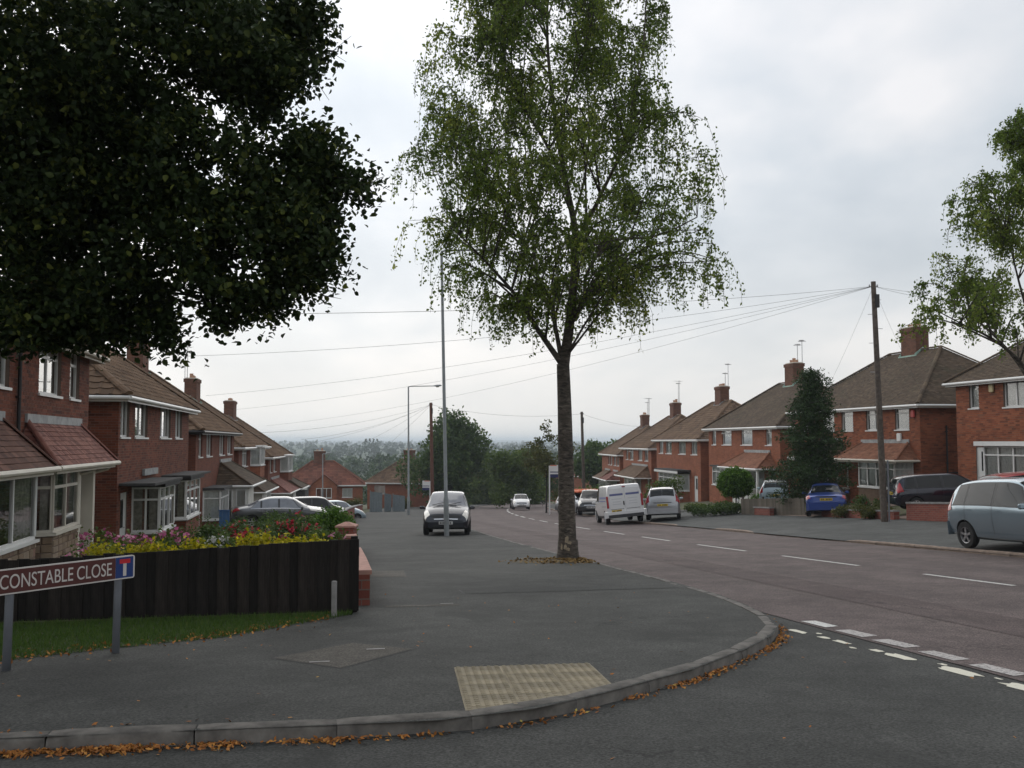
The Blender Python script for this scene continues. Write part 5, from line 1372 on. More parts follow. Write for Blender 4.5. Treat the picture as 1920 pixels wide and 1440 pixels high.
leaders = [
    ([bp(1061, 690), bp(1074, 600, .05), bp(1083, 500, 0), bp(1083, 430, -.05), bp(1066, 330, .1), bp(1045, 200, .1), bp(1032, 60, 0), bp(1035, -90, 0)], 0.13, 0.02),
    ([bp(1058, 685), bp(1015, 625, -.15), bp(975, 565, -.4), bp(925, 510, -.6), bp(870, 455, -.8)], 0.075, 0.015),
    ([bp(1056, 670), bp(1046, 610, .2), bp(1036, 560, .3), bp(1000, 480, .6), bp(960, 390, .8), bp(905, 300, .9)], 0.06, 0.014),
    ([bp(1074, 610), bp(1100, 565, .2), bp(1108, 510, .4), bp(1150, 440, .7), bp(1215, 360, .9)], 0.06, 0.014),
    ([bp(1084, 460), bp(1130, 370, -.3), bp(1175, 270, -.5), bp(1205, 130, -.6), bp(1215, 0, -.6)], 0.055, 0.012),
    ([bp(1066, 340), bp(1020, 260, -.4), bp(965, 190, -.7), bp(900, 130, -.8)], 0.045, 0.012),
    ([bp(1085, 480), bp(1140, 450, .1), bp(1240, 438, .2), bp(1320, 400, .3)], 0.045, 0.012),
    ([bp(1080, 450), bp(1035, 400, .5), bp(1000, 330, 1.0), bp(990, 220, 1.3)], 0.04, 0.012),
    ([bp(1075, 430), bp(1110, 300, 1.0), bp(1120, 180, 1.3), bp(1110, 60, 1.3)], 0.04, 0.012),
    ([bp(1050, 230), bp(1090, 130, -.8), bp(1130, 30, -1.1)], 0.035, 0.012),
]
EV = [(640, 985, 1060), (600, 890, 1180), (560, 850, 1345), (500, 800, 1370), (440, 785, 1375), (380, 775, 1380), (310, 780, 1335), (250, 830, 1290), (180, 820, 1285), (100, 815, 1285), (30, 850, 1275), (-60, 900, 1230), (-140, 980, 1120)]
def benv(z):
    py = 1050 - z / K
    py += 40                       # tips hang below their branch
    e_ = sorted(EV); 
    if py <= e_[0][0]: a = e_[0]; l, r = a[1], a[2]
    elif py >= e_[-1][0]: a = e_[-1]; l, r = a[1], a[2]
    else:
        for u, v in zip(e_[:-1], e_[1:]):
            if u[0] <= py <= v[0]:
                f_ = (py - u[0]) / (v[0] - u[0]); l = u[1] + (v[1] - u[1]) * f_; r = u[2] + (v[2] - u[2]) * f_; break
    l -= 22; r += 14
    return ((l + r) / 2 - 1068) * K, (r - l) / 2 * K
bt = birch('birch_tree', 'tall birch rising from the pavement in the middle', bb, [bp(1068, 1056), bp(1067, 1000), bp(1065, 900), bp(1063, 780), bp(1060, 685)], leaders, benv, 250, bp(0, 575).z, bp(0, -110).z, per=29, twigs=13, tr_r=(0.225, 0.145))
# root flare, peeled patch and dry litter round its foot
mb = MB(); random.seed(5)
for k in range(6):
    a = -math.pi / 2 + random.uniform(-0.7, 0.15); z = random.uniform(0.2, 0.5); r_ = 0.232 - 0.02 * z
    c = Vector((math.cos(a) * r_, math.sin(a) * r_, z)); u = Vector((-math.sin(a), math.cos(a), 0)); wd = random.uniform(0.02, 0.05); hh = random.uniform(0.05, 0.14)
    n_ = Vector((math.cos(a), math.sin(a), 0)) * 0.012
    mb.faces([c - u * wd + n_, c + u * wd * 0.7 + n_ + Vector((0, 0, -0.02)), c + u * wd + n_ + Vector((0, 0, hh * 0.7)), c + n_ + Vector((0, 0, hh)), c - u * wd * 0.8 + n_ + Vector((0, 0, hh * 0.8))], [(0, 1, 2, 3, 4)])
mb.build('peeled_bark', M['bark_pale'], bt)
def litter(name, label, pts, size, mat, lift=0.012, flat=1.6, cat='leaves'):
    P = np.array([tuple(Wo(s, t, dz + lift)) for s, t, dz in pts])
    o = leaves(name, P, np.clip(rng.beta(2, 2, len(P)), 0, 1), size, mat, None, up=flat, ratio=0.55)
    return tag(o, label, cat, kind='stuff')
pts = []
for _ in range(2600):
    a = random.uniform(0, 2 * math.pi); r_ = abs(random.gauss(0, 0.42)); s, t = 21.1 + math.cos(a) * r_ * 1.0, 5.45 + math.sin(a) * r_ * 1.2
    if t > 5.93: t = 5.93 - random.random() * 0.2
    pts.append((s, t, random.uniform(0, 0.05) * math.exp(-r_)))
litter('dry_litter', 'dry brown grass and leaves round the birch foot', pts, 0.09, M['straw'], 0.006, 1.0, 'litter')
mb = MB(); q = [W(21.2, 5.35)]; n_ = 28
ring = [Wo(21.1 + math.cos(2 * math.pi * k / n_) * (0.75 + random.uniform(-.12, .12)), min(5.81, 5.3 + math.sin(2 * math.pi * k / n_) * (1.15 + random.uniform(-.2, .2))), 0.004) for k in range(n_)]
mb.faces([Wo(21.1, 5.3, 0.055)] + ring, [(0, k + 1, (k + 1) % n_ + 1) for k in range(n_)]); pit = mb.build('tree_pit', M['earth']); struct(pit)
# --- street tree at the right edge
random.seed(9)
rb = W(20.5, 17.4)
K2 = 1.0
c0 = px_at(2010, 900, rb.y)
rl = [([(0, 0, 3.0), (-.5, -.2, 4.2), (-1.4, -.3, 5.0), (-2.4, -.4, 5.4)], 0.07, 0.015), ([(0, 0, 2.6), (0, 0, 5), (.1, .1, 7), (0, .1, 9.4)], 0.12, 0.02), ([(0, 0, 3.4), (-.6, .5, 4.8), (-1.6, .9, 6.0)], 0.06, 0.014), ([(0, 0, 4.4), (-.6, -.3, 6), (-1.0, -.4, 7.6)], 0.05, 0.012), ([(0, 0, 3.2), (.9, .2, 4.6), (1.8, .4, 5.6)], 0.06, 0.014), ([(0, 0, 4.0), (.7, -.6, 5.8), (1.2, -.8, 7.6)], 0.05, 0.012)]
def renv(z):
    q = [(3.4, 1.6), (4.2, 2.9), (5.0, 2.9), (6.0, 2.45), (7.0, 1.9), (8.2, 1.2), (9.8, 0.4)]
    for u, v in zip(q[:-1], q[1:]):
        if u[0] <= z <= v[0]: return 0.0, u[1] + (v[1] - u[1]) * (z - u[0]) / (v[0] - u[0])
    return 0.0, q[0][1] if z < q[0][0] else q[-1][1]
birch('street_tree', 'leafy street tree cut by the right edge above the parked blue car', rb, [(0, 0, -.1), (0, 0, 1.5), (0, 0, 3.2)], rl, lambda z: (renv(z - 1.3)[0], renv(z - 1.3)[1] * 1.16), 140, 5.35, 10.9, per=28, seed=12, twigs=10, tr_r=(0.16, 0.12), mat='leaf_birch', len_=(0.35, 0.9))

def round_tree(name, label, base, lumps, n_cl, per, spread, size, mat, trunk_h, tr=0.12, bark_='bark', cat='tree', shell=0.4, up=0.4, grp=None, sp=None):
    t0 = tag(empty(name, Matrix.Translation(base)), label, cat, grp)
    mb = MB(); limb(mb, [(0, 0, -0.2), (0.03, 0.02, trunk_h * 0.5), (0, 0, trunk_h)], tr, tr * 0.5, 8)
    for l in lumps[:10]:
        limb(mb, [(0, 0, trunk_h * 0.6), (l[0] * 0.5, l[1] * 0.5, trunk_h * 0.4 + l[2] * 0.5), (l[0], l[1], l[2])], tr * 0.4, tr * 0.08, 5)
    mb.build('trunk', M[bark_], t0, True)
    P, tn = clumpy(lumps, n_cl, per, spread, shell)
    leaves('crown', P, tn, size, M[mat], t0, up=up, ratio=0.7)
    return t0
def on_ground(px_, Y):
    x = (px_ - 960) / 1800.0 * Y; s, t = ST(x, Y); return Vector((x, Y, G(s, t)))
random.seed(21)
b = on_ground(843, 118); b.z = -8.0
L_ = [(random.gauss(0, 1.9), random.gauss(0, 1.7), random.uniform(2.2, 9.6), 1.5) for _ in range(34)]
L_ = [(x * (1 - max(0, (z - 6.5)) / 6), y, z, r_ * 1.05) for x, y, z, r_ in L_] + [(0, 0, 10.0, 1.5), (-2.9, 0, 5.5, 1.3), (2.9, 0, 6.5, 1.4), (0, 0, 6, 2.8)]
L_ = [(x * 1.12, y, z * 1.17, r_ * 1.1) for x, y, z, r_ in L_]
round_tree('ash_tree', 'large dense green tree behind the reddish pole', b, L_, 2600, 8, 0.32, 0.42, 'leaf_oak', 4.5, 0.3)
b = on_ground(958, 112)
L_ = [(random.gauss(0, 1.4), random.gauss(0, 1.3), random.uniform(1.6, 6.0), 1.15) for _ in range(20)]
round_tree('street_tree', 'bushy green tree above the oncoming white car', b, L_, 1300, 8, 0.27, 0.36, 'leaf_mid', 3.0, 0.15)
b = on_ground(1024, 80)
L_ = [(random.gauss(0, 1.1), random.gauss(0, .9), random.uniform(3.2, 5.2), 0.62) for _ in range(16)] + [(0.1, 0, 6.3, 0.4), (-.2, 0, 6.9, .3), (0.6, 0, 6.0, .35), (0.2, 0, 7.3, .2), (-.6, 0, 5.8, .35)]
round_tree('young_street_tree', 'thin young street tree beside the right estate board', b, L_, 420, 7, 0.15, 0.24, 'leaf_olive', 4.6, 0.08)
b = on_ground(903, 150); b.z = -9.5
L_ = [(random.gauss(0, 1.6), random.gauss(0, 1.4), random.uniform(1.0, 5.2), 1.3) for _ in range(18)]
round_tree('garden_tree', 'pale green tree behind the small red house', b, L_, 900, 7, 0.34, 0.5, 'leaf_mid', 3.0, 0.15)
b = on_ground(1118, 128); b.z += 1.2
L_ = [(random.gauss(0, 1.5), random.gauss(0, 1.4), random.uniform(1.2, 5.2), 1.5) for _ in range(20)]
round_tree('garden_tree', 'dark rounded tree left of the farthest right house', b, L_, 1300, 8, 0.34, 0.46, 'leaf_oak', 3.0, 0.2)
b = on_ground(1000, 150)
L_ = [(random.gauss(0, 1.9), random.gauss(0, 1.4), random.uniform(1.0, 5.6), 1.4) for _ in range(18)]
round_tree('garden_tree', 'shady tree between young street tree and bushy tree', b, L_, 900, 7, 0.34, 0.5, 'leaf_oak', 3.0, 0.15)
for px_, Y, zt, lab in ((1298, 118, 8.2, 'dark treetop showing above the fourth right roof'), (1318, 128, 8.6, 'slim treetop between the right hand chimneys')):
    b = on_ground(px_, Y); L_ = [(random.gauss(0, .5), random.gauss(0, .5), random.uniform(zt - 3.0, zt), 0.7) for _ in range(9)]
    round_tree('garden_tree', lab, b, L_, 500, 7, 0.25, 0.36, 'leaf_oak', zt - 3, 0.15)
# clipped standard bush and spruce in the right gardens
b = on_ground(1377, 51.5); b.z -= 0.1
round_tree('clipped_tree', 'round topped bright green tree in right front garden', b, [(0, 0, 1.75, 0.92, 0.9, 0.78), (-.25, -.1, 1.5, .7, .7, .55), (.3, 0, 1.55, .65, .7, .55)], 1300, 9, 0.055, 0.11, 'leaf_bright', 1.5, 0.05, shell=0.75)
b = on_ground(1522, 46.0)
sp = tag(empty('spruce_tree', Matrix.Translation(b)), 'dark spruce in front of the third right house', 'tree')
mb = MB(); mb.tube([(0, 0, -0.1), (0, 0, 3), (0, 0, 5.6)], [0.11, 0.07, 0.015], 8); PP = []; TT = []
random.seed(31)
for k in range(230):
    z = 0.45 + 5.1 * (k / 230) ** 0.95; rad = max(0.10, 1.95 * (1 - z / 5.9) ** 0.8 * (0.86 + 0.2 * math.sin(z * 5.0))); a = k * 2.399 + random.uniform(-.3, .3); L = rad * random.uniform(0.6, 1.12)
    d_ = Vector((math.cos(a), math.sin(a), 0)); tip = Vector((0, 0, z)) + d_ * L + Vector((0, 0, -0.10 + 0.25 * L * (z / 6)))
    mb.tube([(0, 0, z), Vector((0, 0, z)).lerp(tip, 0.6) + Vector((0, 0, -0.06)), tip], [0.016, 0.011, 0.004], 4, False)
    for _ in range(int(30 + 95 * L)):
        f_ = random.uniform(0.25, 1.03); q = Vector((0, 0, z)).lerp(tip, f_); wv = 0.17 * (1.1 - f_) + 0.075
        PP.append((q.x + random.gauss(0, wv), q.y + random.gauss(0, wv), q.z + random.gauss(-0.05, 0.06))); TT.append(min(0.95, max(0, 0.25 + 0.4 * f_ * random.random() + random.gauss(0, .12))))
for k in range(3):
    x = random.uniform(0.35, 0.75); z0 = 4.9
    for _ in range(160): PP.append((x + random.gauss(0, .1), random.gauss(0, .1), z0 - 1.2 + random.random() * 1.5)); TT.append(0.4)
mb.build('trunk', M['bark'], sp); leaves('crown', np.array(PP), np.array(TT), 0.12, M['leaf_spruce'], sp, up=0.3, ratio=0.35, droop=0.2); sp.scale = (1.38, 1.38, 1.24)

# ================================================================== STREET FURNITURE AND GARDENS
# --- dark board fence: from the pavement corner back along the verge
fa = W(12.72, 0.52); fd = (W(12.85, -3.78) - fa); fd.z = 0; fd.normalize()
fn = tag(empty('board_fence', Matrix.Translation(fa)), 'low dark stained board fence behind the street sign', 'fence')
fL = 11.5; nb = 92; bw = fL / nb; random.seed(4)
fin = Vector((-fd.y, fd.x, 0)); fin = fin if fin.y < 0 else -fin      # towards the camera
bmesh_ = []
for k in range(4):
    mb = MB(); mb.ct = 0.1 + 0.28 * k
    mb.box((0.002, -0.009, 0), (bw * 1.18, 0, 0), (0, 0.018, 0), (0, 0, 1.0)); mb.tone = [0.1 + 0.28 * k] * 6
    bmesh_.append(mb.mesh('fence_board', M['fence_dark']))
for k in range(nb):
    p0 = fd * (bw * k); s, t = ST(fa.x + p0.x, fa.y + p0.y)
    z0 = G(s, t) - fa.z + 0.02; ztop = 0.94 - 0.045 * k * bw + random.gauss(0, 0.009)
    dpt = fin * (0.012 if k % 2 else -0.010) + fin * random.uniform(-0.003, 0.003)
    sx = Matrix(((fd.x, fin.x, 0, 0), (fd.y, fin.y, 0, 0), (0, 0, 1, 0), (0, 0, 0, 1)))
    m4 = Matrix.Translation(p0 + dpt + Vector((0, 0, z0))) @ sx @ Matrix.Rotation(random.gauss(0, 0.006), 4, 'Y') @ Matrix.Diagonal((1, 1, ztop - z0, 1))
    link('fence_board', bmesh_[random.choice((0, 2)) + (k % 2)], fn, m4)
mb = MB(); 
for z in (0.2, 0.72): mb.box(-fin * 0.06 + Vector((0, 0, z)), fd * fL + Vector((0, 0, -0.42)), -fin * 0.04, (0, 0, 0.08))
mb.build('rail', M['fence_dark'], fn)
for k in (0, 1, 2, 3, 4, 5):
    mb = MB(); q = fd * (0.02 + 2.2 * k) - fin * 0.13; mb.box(q + Vector((0, 0, -0.1)), fd * 0.09, fin * 0.07, (0, 0, 1.0 - 0.1 * k if k else 1.07)); mb.build('post', M['fence_dark'], fn)
# gate return along the pavement behind the end post: pink coped brick pier and wall
def brick_box(mb, o, a, b, h):
    o, a, b = Vector(o), Vector(a), Vector(b)
    for c, u in ((o, a), (o + a, b), (o + a + b, -a), (o + b, -b)):
        L = u.length; ff = Fr(c, u, Z3.cross(u.normalized())); wall_face(mb, ff, L, h, [], z0=-0.4)
def garden_wall(label, P, th, h, capm, cap=0.06, name='garden_wall', grp=None, h2=None):
    """brick wall with coping through (s,t) points; height over the ground at each"""
    o0 = W(*P[0]); w_ = tag(empty(name, Matrix.Translation(o0)), label, 'wall', grp)
    mb = MB(); mc = MB()
    for i, (a, b) in enumerate(zip(P[:-1], P[1:])):
        A_, B_ = W(*a) - o0, W(*b) - o0; u = (B_ - A_); u.z = 0; L = u.length; u.normalize(); nn = Vector((-u.y, u.x, 0)) * (th / 2)
        for sg in (1, -1):
            q = [A_ + nn * sg + Z3 * -0.3, B_ + nn * sg + Z3 * -0.3, B_ + nn * sg + Z3 * h, A_ + nn * sg + Z3 * h]; uv = [(0, 0), (L, 0), (L, h + .3), (0, h + .3)]
            mb.face(q if sg < 0 else q[::-1], uv if sg < 0 else uv[::-1])
        for X in (A_, B_): mb.face([X - nn + Z3 * -.3, X + nn + Z3 * -.3, X + nn + Z3 * h, X - nn + Z3 * h], [(0, 0), (th, 0), (th, h), (0, h)])
        k = 1.25; mc.box(A_ - nn * k + Z3 * h, B_ - A_, nn * 2 * k, Z3 * cap)
    mb.build('brickwork', M['brick_wall'], w_); mc.build('coping', capm, w_)
    return w_
garden_wall('low pink coped brick wall at the end of the board fence', [(13.5, 0.60), (16.5, 0.66), (19.5, 0.70)], 0.2, 0.42, M['pinkcap'], 0.06)
garden_wall('low brick garden wall beside the round bright shrub', [(22.4, 0.72), (28.0, 0.8)], 0.23, 0.55, M['pinkcap'], 0.05)
garden_wall('brick garden wall along the far left pavement', [(44, tb(44)), (56, tb(56)), (70, tb(70)), (80, tb(80))], 0.23, 0.75, M['coping'])
pr = W(23.6, 0.66); pi_ = tag(empty('brick_pier', Matrix.Translation(pr)), 'short red brick gate pier by the round bright shrub', 'pier')
mb = MB(); brick_box(mb, (-.23, -.23, 0), (.46, 0, 0), (0, .46, 0), 0.95); mb.build('brickwork', M['brick_wall'], pi_); pi_.scale = (0.9, 0.9, 0.8)
mb = MB(); mb.loft([[(-.27, -.27, .95), (.27, -.27, .95), (.27, .27, .95), (-.27, .27, .95)], [(-.27, -.27, 1.0), (.27, -.27, 1.0), (.27, .27, 1.0), (-.27, .27, 1.0)], [(-.05, -.05, 1.1), (.05, -.05, 1.1), (.05, .05, 1.1), (-.05, .05, 1.1)]], True, True, True); mb.build('cap', M['pinkcap'], pi_)
# concrete marker post on the verge
q = W(12.42, 0.2); mp_ = MB(); mp_.bevbox((0, 0, 0.18), (0.065, 0.05, 0.52), 0.01); tag(mp_.build('marker_post', M['coping'], None, mat4=Matrix.Translation(q)), 'short pale concrete marker post at the fence end', 'post')

# --- street name sign on two posts
sA = px_at(258, 1037, 9.62); sB = px_at(-45, 1058, 8.22)
sA = Vector((-3.75, 9.62, 0)); sB = Vector((-4.66, 8.22, 0)); su = (sA - sB); sLn = su.length; su.normalize()     # left to right as read
so = tag(empty('street_sign', Matrix(((su.x, -su.y, 0, sB.x), (su.y, su.x, 0, sB.y), (0, 0, 1, 0.155), (0, 0, 0, 1)))), 'maroon street name sign on two grey posts', 'sign')
H_ = 0.225
def rrect(x0, x1, z0, z1, r, y, n=4):
    out = []
    for cx_, cz_, a0 in ((x1 - r, z0 + r, -90), (x1 - r, z1 - r, 0), (x0 + r, z1 - r, 90), (x0 + r, z0 + r, 180)):
        for k in range(n + 1):
            a = R(a0 + 90 * k / n); out.append((cx_ + math.cos(a) * r, y, cz_ + math.sin(a) * r))
    return out
mb = MB(); mb.loft([rrect(0, sLn, 0, H_, 0.025, 0.008), rrect(0, sLn, 0, H_, 0.025, -0.008)], True, True, True); pl = mb.build('plate', M['sign_white'], so)
mb = MB(); mb.loft([rrect(0.012, sLn - 0.215, 0.013, H_ - 0.012, 0.004, -0.007), rrect(0.012, sLn - 0.215, 0.013, H_ - 0.012, 0.004, -0.0095)], True, True, True); mb.build('name_panel', M['sign_brown'], pl)
mb = MB(); mb.loft([rrect(sLn - 0.213, sLn - 0.018, 0.013, H_ - 0.012, 0.004, -0.007), rrect(sLn - 0.213, sLn - 0.018, 0.013, H_ - 0.012, 0.004, -0.0097)], True, True, True); mb.build('dead_end_panel', M['sign_blue'], pl)
mb = MB(); cx_ = sLn - 0.113; mb.box((cx_ - 0.018, -0.012, 0.03), (0.036, 0, 0), (0, 0.003, 0), (0, 0, 0.125)); mb.build('dead_end_stem', M['sign_white'], pl)
mb = MB(); mb.box((cx_ - 0.058, -0.013, 0.152), (0.116, 0, 0), (0, 0.004, 0), (0, 0, 0.042)); mb.build('dead_end_bar', M['sign_red'], pl)
tcv = bpy.data.curves.new('lettering', 'FONT'); tcv.body = 'CONSTABLE CLOSE'; tcv.size = 0.165; tcv.extrude = 0.0012; tcv.space_character = 1.0; tcv.space_word = 0.85
tob = bpy.data.objects.new('tmp', tcv); COL.objects.link(tob); bpy.context.view_layer.update()
tme = bpy.data.meshes.new_from_object(tob.evaluated_get(bpy.context.evaluated_depsgraph_get())); bpy.data.objects.remove(tob)
co = np.array([v.co[:] for v in tme.vertices]); wx = co[:, 0].max() - co[:, 0].min(); hx = co[:, 1].max() - co[:, 1].min()
tme.materials.clear(); tme.materials.append(M['sign_white'])
kx = (sLn - 0.215 - 0.36) / wx; kz = 0.125 / hx
link('lettering', tme, pl, Matrix.Translation((0.318 - co[:, 0].min() * kx, -0.0115, 0.049 - co[:, 1].min() * kz)) @ Matrix.Rotation(R(90), 4, 'X') @ Matrix.Diagonal((kx, kz, 1, 1)))
for xp in (0.43, sLn - 0.155):
    wp = so.matrix_local @ Vector((xp, 0, 0)); s, t = ST(wp.x, wp.y); zg = G(s, t) - 0.155
    mb = MB(); mb.tube([(xp, 0.045, zg - 0.1), (xp + 0.012, 0.045, 0.1), (xp + 0.012, 0.045, H_ - 0.02)], 0.036, 12); mb.build('post', M['post_grey'], so, True)
    mb = MB(); mb.box((xp - 0.05, 0.008, 0.06), (0.1, 0, 0), (0, 0.02, 0), (0, 0, 0.03)); mb.build('clamp', M['post_grey'], so)

# --- lamp columns
def lamp(label, base, h, lean=(0, 0), arm=None, r=(0.085, 0.05), doorz=True):
    o = tag(empty('lamp_column', Matrix.Translation(base)), label, 'street lamp', 'street lamps down the road')
    L = Vector((lean[0], lean[1], 0)); mb = MB()
    mb.tube([(0, 0, -0.1), L * 0.15 + Vector((0, 0, 1.35)), L * 0.155 + Vector((0, 0, 1.42)), L + Vector((0, 0, h))], [r[0] * 1.25, r[0] * 1.25, r[0] * 0.9, r[1]], 14)
    mb.build('column', M['galv'], o, 40)
    if arm:
        a = Vector(arm); top = L + Vector((0, 0, h))
        mb = MB(); mb.tube([top + Vector((0, 0, -0.05)), top + Vector((0, 0, 0.02)), top + a * 0.1 + Vector((0, 0, 0.06)), top + a], [0.045, 0.042, 0.038, 0.034], 10); mb.build('arm', M['galv'], o, 40)
        u = a.normalized(); c = top + a; pr_ = Vector((-u.y, u.x, 0)).normalized(); rings = []
        for f_, wd, ht in ((-.05, .03, .03), (.0, .07, .06), (.25, .13, .11), (.5, .12, .1), (.62, .05, .05)):
            q = c + u * f_; rings.append([q + pr_ * math.cos(k * math.pi / 5) * wd + Z3 * (math.sin(k * math.pi / 5) * ht * (0.9 if math.sin(k * math.pi / 5) > 0 else 0.6)) for k in range(10)])
        mb = MB(); mb.loft(rings, True, True, True); la = mb.build('lantern', M['galv'], o, True)
        rings = [[q + pr_ * math.cos(k * math.pi / 4) * wd + u * math.sin(k * math.pi / 4) * wd * 1.6 for k in range(8)] for q, wd in ((c + u * .3 + Vector((0, 0, -.05)), .09), (c + u * .3 + Vector((0, 0, -.12)), .06))]
        mb = MB(); mb.loft(rings, True, False, True); mb.build('lamp_bowl', M['lamp_clear'], la, True)
    mb = MB(); mb.box((-0.05, -r[0] * 1.27, 0.55), (0.1, 0, 0), (0, 0.02, 0), (0, 0, 0.55)); mb.build('service_door', M['galv'], o)
lamp('nearest lamp column in front of the dark parked car', W(35.2, 4.6), 10.5, (-0.24, 0), tuple(N * 1.6 + Z3 * 0.15), (0.075, 0.05))
lamp('second lamp column with its arm reaching over the road', W(75.4, 6.85), 9.95, (-0.08, 0), tuple(N * 2.0 + Z3 * 0.12), (0.09, 0.055))
lamp('farthest lamp column showing against the dense tree', on_ground(789, 150) + Vector((0, 0, -0.9)), 10.2, (-0.1, 0), tuple(N * 1.6 + Z3 * 0.12), (0.10, 0.07))

lamp('short old lamp post before the far red roof', on_ground(607, 97) + Vector((0, 0, -0.3)), 6.0, (-0.05, 0), tuple(N * 0.25 + Z3 * 0.05), (0.07, 0.05))
# --- telegraph poles
def pole(label, base, h, lean, mat, r=(0.15, 0.10), steps=True, cap=True):
    o = tag(empty('telegraph_pole', Matrix.Translation(base)), label, 'pole')
    L = Vector((lean[0], lean[1], 0)); mb = MB(); mb.tube([(0, 0, -0.2), L * 0.5 + Z3 * h * 0.5, L + Z3 * h], [r[0], (r[0] + r[1]) / 2, r[1]], 12); mb.build('shaft', M[mat], o, 40)
    if steps:
        for i, z in enumerate(np.arange(h * 0.62, h - 0.6, 0.55)):
            mb = MB(); sg = 1 if i % 2 else -1; q = L * (z / h) + Z3 * z; mb.tube([q, q + Vector((sg * 0.27, 0, 0))], 0.011, 5); mb.build('climbing_step', M['metal'], o)
    mb = MB(); top = L + Z3 * h
    mb.cbox(top + Vector((0.1, -0.05, -0.75)), (0.16, 0.14, 0.5)); mb.build('junction_box', M['black'], o)
    mb = MB(); mb.tube([top + Z3 * -0.2 + Vector((-0.16, 0, 0)), top + Z3 * -0.2 + Vector((0.16, 0, 0))], 0.02, 6)
    for x in (-0.15, -0.05, 0.05, 0.15): mb.lathe([(0.03, -0.04), (0.035, 0), (0.02, 0.05)], 8, top + Vector((x, 0, -0.16)))
    mb.build('wire_bracket', M['metal'], o)
    return base + L + Z3 * (h - 0.18)
pb = W(32.8, 20.8)
p1 = pole('weathered telegraph pole on the right pavement', pb, px_at(1646, 528, pb.y).z - pb.z, (-0.22, 0), 'wood_pole', (0.13, 0.09))
mb = MB(); mb.tube([(0.13, -0.13, 0.0), (0.12, -0.12, 2.3)], 0.035, 8); cg = bpy.data.objects  # cable guard on the pole
tagp = [o for o in bpy.data.objects if o.name == 'telegraph_pole'][0]; mb.build('cable_guard', M['post_grey'], tagp)
b2 = on_ground(812, 86); p2 = pole('reddish telegraph pole in front of the dense tree', b2, px_at(807, 755, 86).z - b2.z, (-0.2, 0), 'wood_pole_red', (0.17, 0.13), False)
b3 = on_ground(1095, 84); p3 = pole('thin telegraph pole behind the birch and white van', b3, px_at(1090, 772, 84).z - b3.z, (-0.2, 0), 'wood_pole', (0.15, 0.11), False)
wn_ = [0]
def wire(label, a, b, sag, r=0.0055):
    a, b = Vector(a), Vector(b); n = 26
    mb = MB(); mb.tube([a.lerp(b, i / n) - Z3 * (sag * 4 * (i / n) * (1 - i / n)) for i in range(n + 1)], r, 5)
    tag(mb.build('overhead_wire', M['wire']), label, 'wire', 'overhead telephone wires')
def eave(s, k, dz=0.0): p = D * s + N * (TLh(s) + 0.25); p.z = lbase(13.5 + 14.6 * k) + EH + dz; return p
wire('highest wire from the pole, running behind the birch to the nearest left house', p1, px_at(300, 590, 20.5), 0.25)
wire('wire from the pole to the second left house', p1, px_at(345, 668, 33), 0.45)
wire('wire from the pole ending at the third left chimney', p1, px_at(386, 742, 49), 0.5)
wire('wire from the pole ending over the fourth left house', p1, px_at(440, 768, 63), 0.6)
wire('lowest long wire from the pole towards the farthest left house', p1, px_at(500, 798, 76), 0.8)
wire('wire from the pole to the right behind the street tree', p1, px_at(1990, 545, 30), 0.25)
wire('lower wire from the pole to the right edge', p1, px_at(1990, 560, 31), 0.35)
wire('wire dropping from the pole to the third right house', p1, px_at(1520, 790, 56), 0.2, 0.004)
wire('wire dropping from the pole to the second right house', p1, px_at(1735, 745, 46), 0.2, 0.004)
for i, (x, y, Y) in enumerate(((565, 824, 74), (545, 836, 78), (600, 862, 108), (660, 880, 112), (470, 812, 64))):
    wire(('topmost', 'upper', 'middle', 'lower', 'leftmost')[i] + ' thin wire fanning left from the reddish pole', p2, px_at(x, y, Y), 0.5, 0.008)
wire('thin wire linking the reddish pole and the pole behind the birch', p2, p3, 0.55, 0.009)
wire('thin wire from the pole behind the birch to a right roof', p3, px_at(1240, 800, 92), 0.4, 0.009)

# --- estate agent boards
def board(label, base, h, yaw, sd=1):
    o = tag(empty('estate_board', Matrix.Translation(base) @ Matrix.Rotation(R(yaw), 4, 'Z')), label, 'sign', 'estate agent boards')
    mb = MB(); mb.box((-0.05, -0.05, -0.1), (0.10, 0, 0), (0, 0.06, 0), (0, 0, h)); mb.build('post', M['white'], o)
    mb = MB(); mb.box((0.05 * sd, -0.035, h - 1.0), (0.72 * sd, 0, 0), (0, 0.03, 0), (0, 0, 0.95)); pl_ = mb.build('panel', M['white'], o)
    mb = MB(); mb.box((0.055 * sd, -0.045, h - 1.0), (0.71 * sd, 0, 0), (0, 0.008, 0), (0, 0, 0.25)); mb.build('navy_band', M['navy'], pl_)
    mb = MB(); mb.box((0.055 * sd, -0.045, h - 0.62), (0.71 * sd, 0, 0), (0, 0.008, 0), (0, 0, 0.07)); mb.build('navy_stripe', M['navy'], pl_)
    mb = MB(); mb.box((0.055 * sd, -0.045, h - 0.12), (0.5 * sd, 0, 0), (0, 0.008, 0), (0, 0, 0.06)); mb.build('orange_flash', M['orange'], pl_)
b = on_ground(1030, 74); board('white and navy estate board beside the birch trunk', b, 3.75, -6)
b = on_ground(807, 97); board('white and navy estate board left of the dark parked car', b, 3.0, 4, -1)

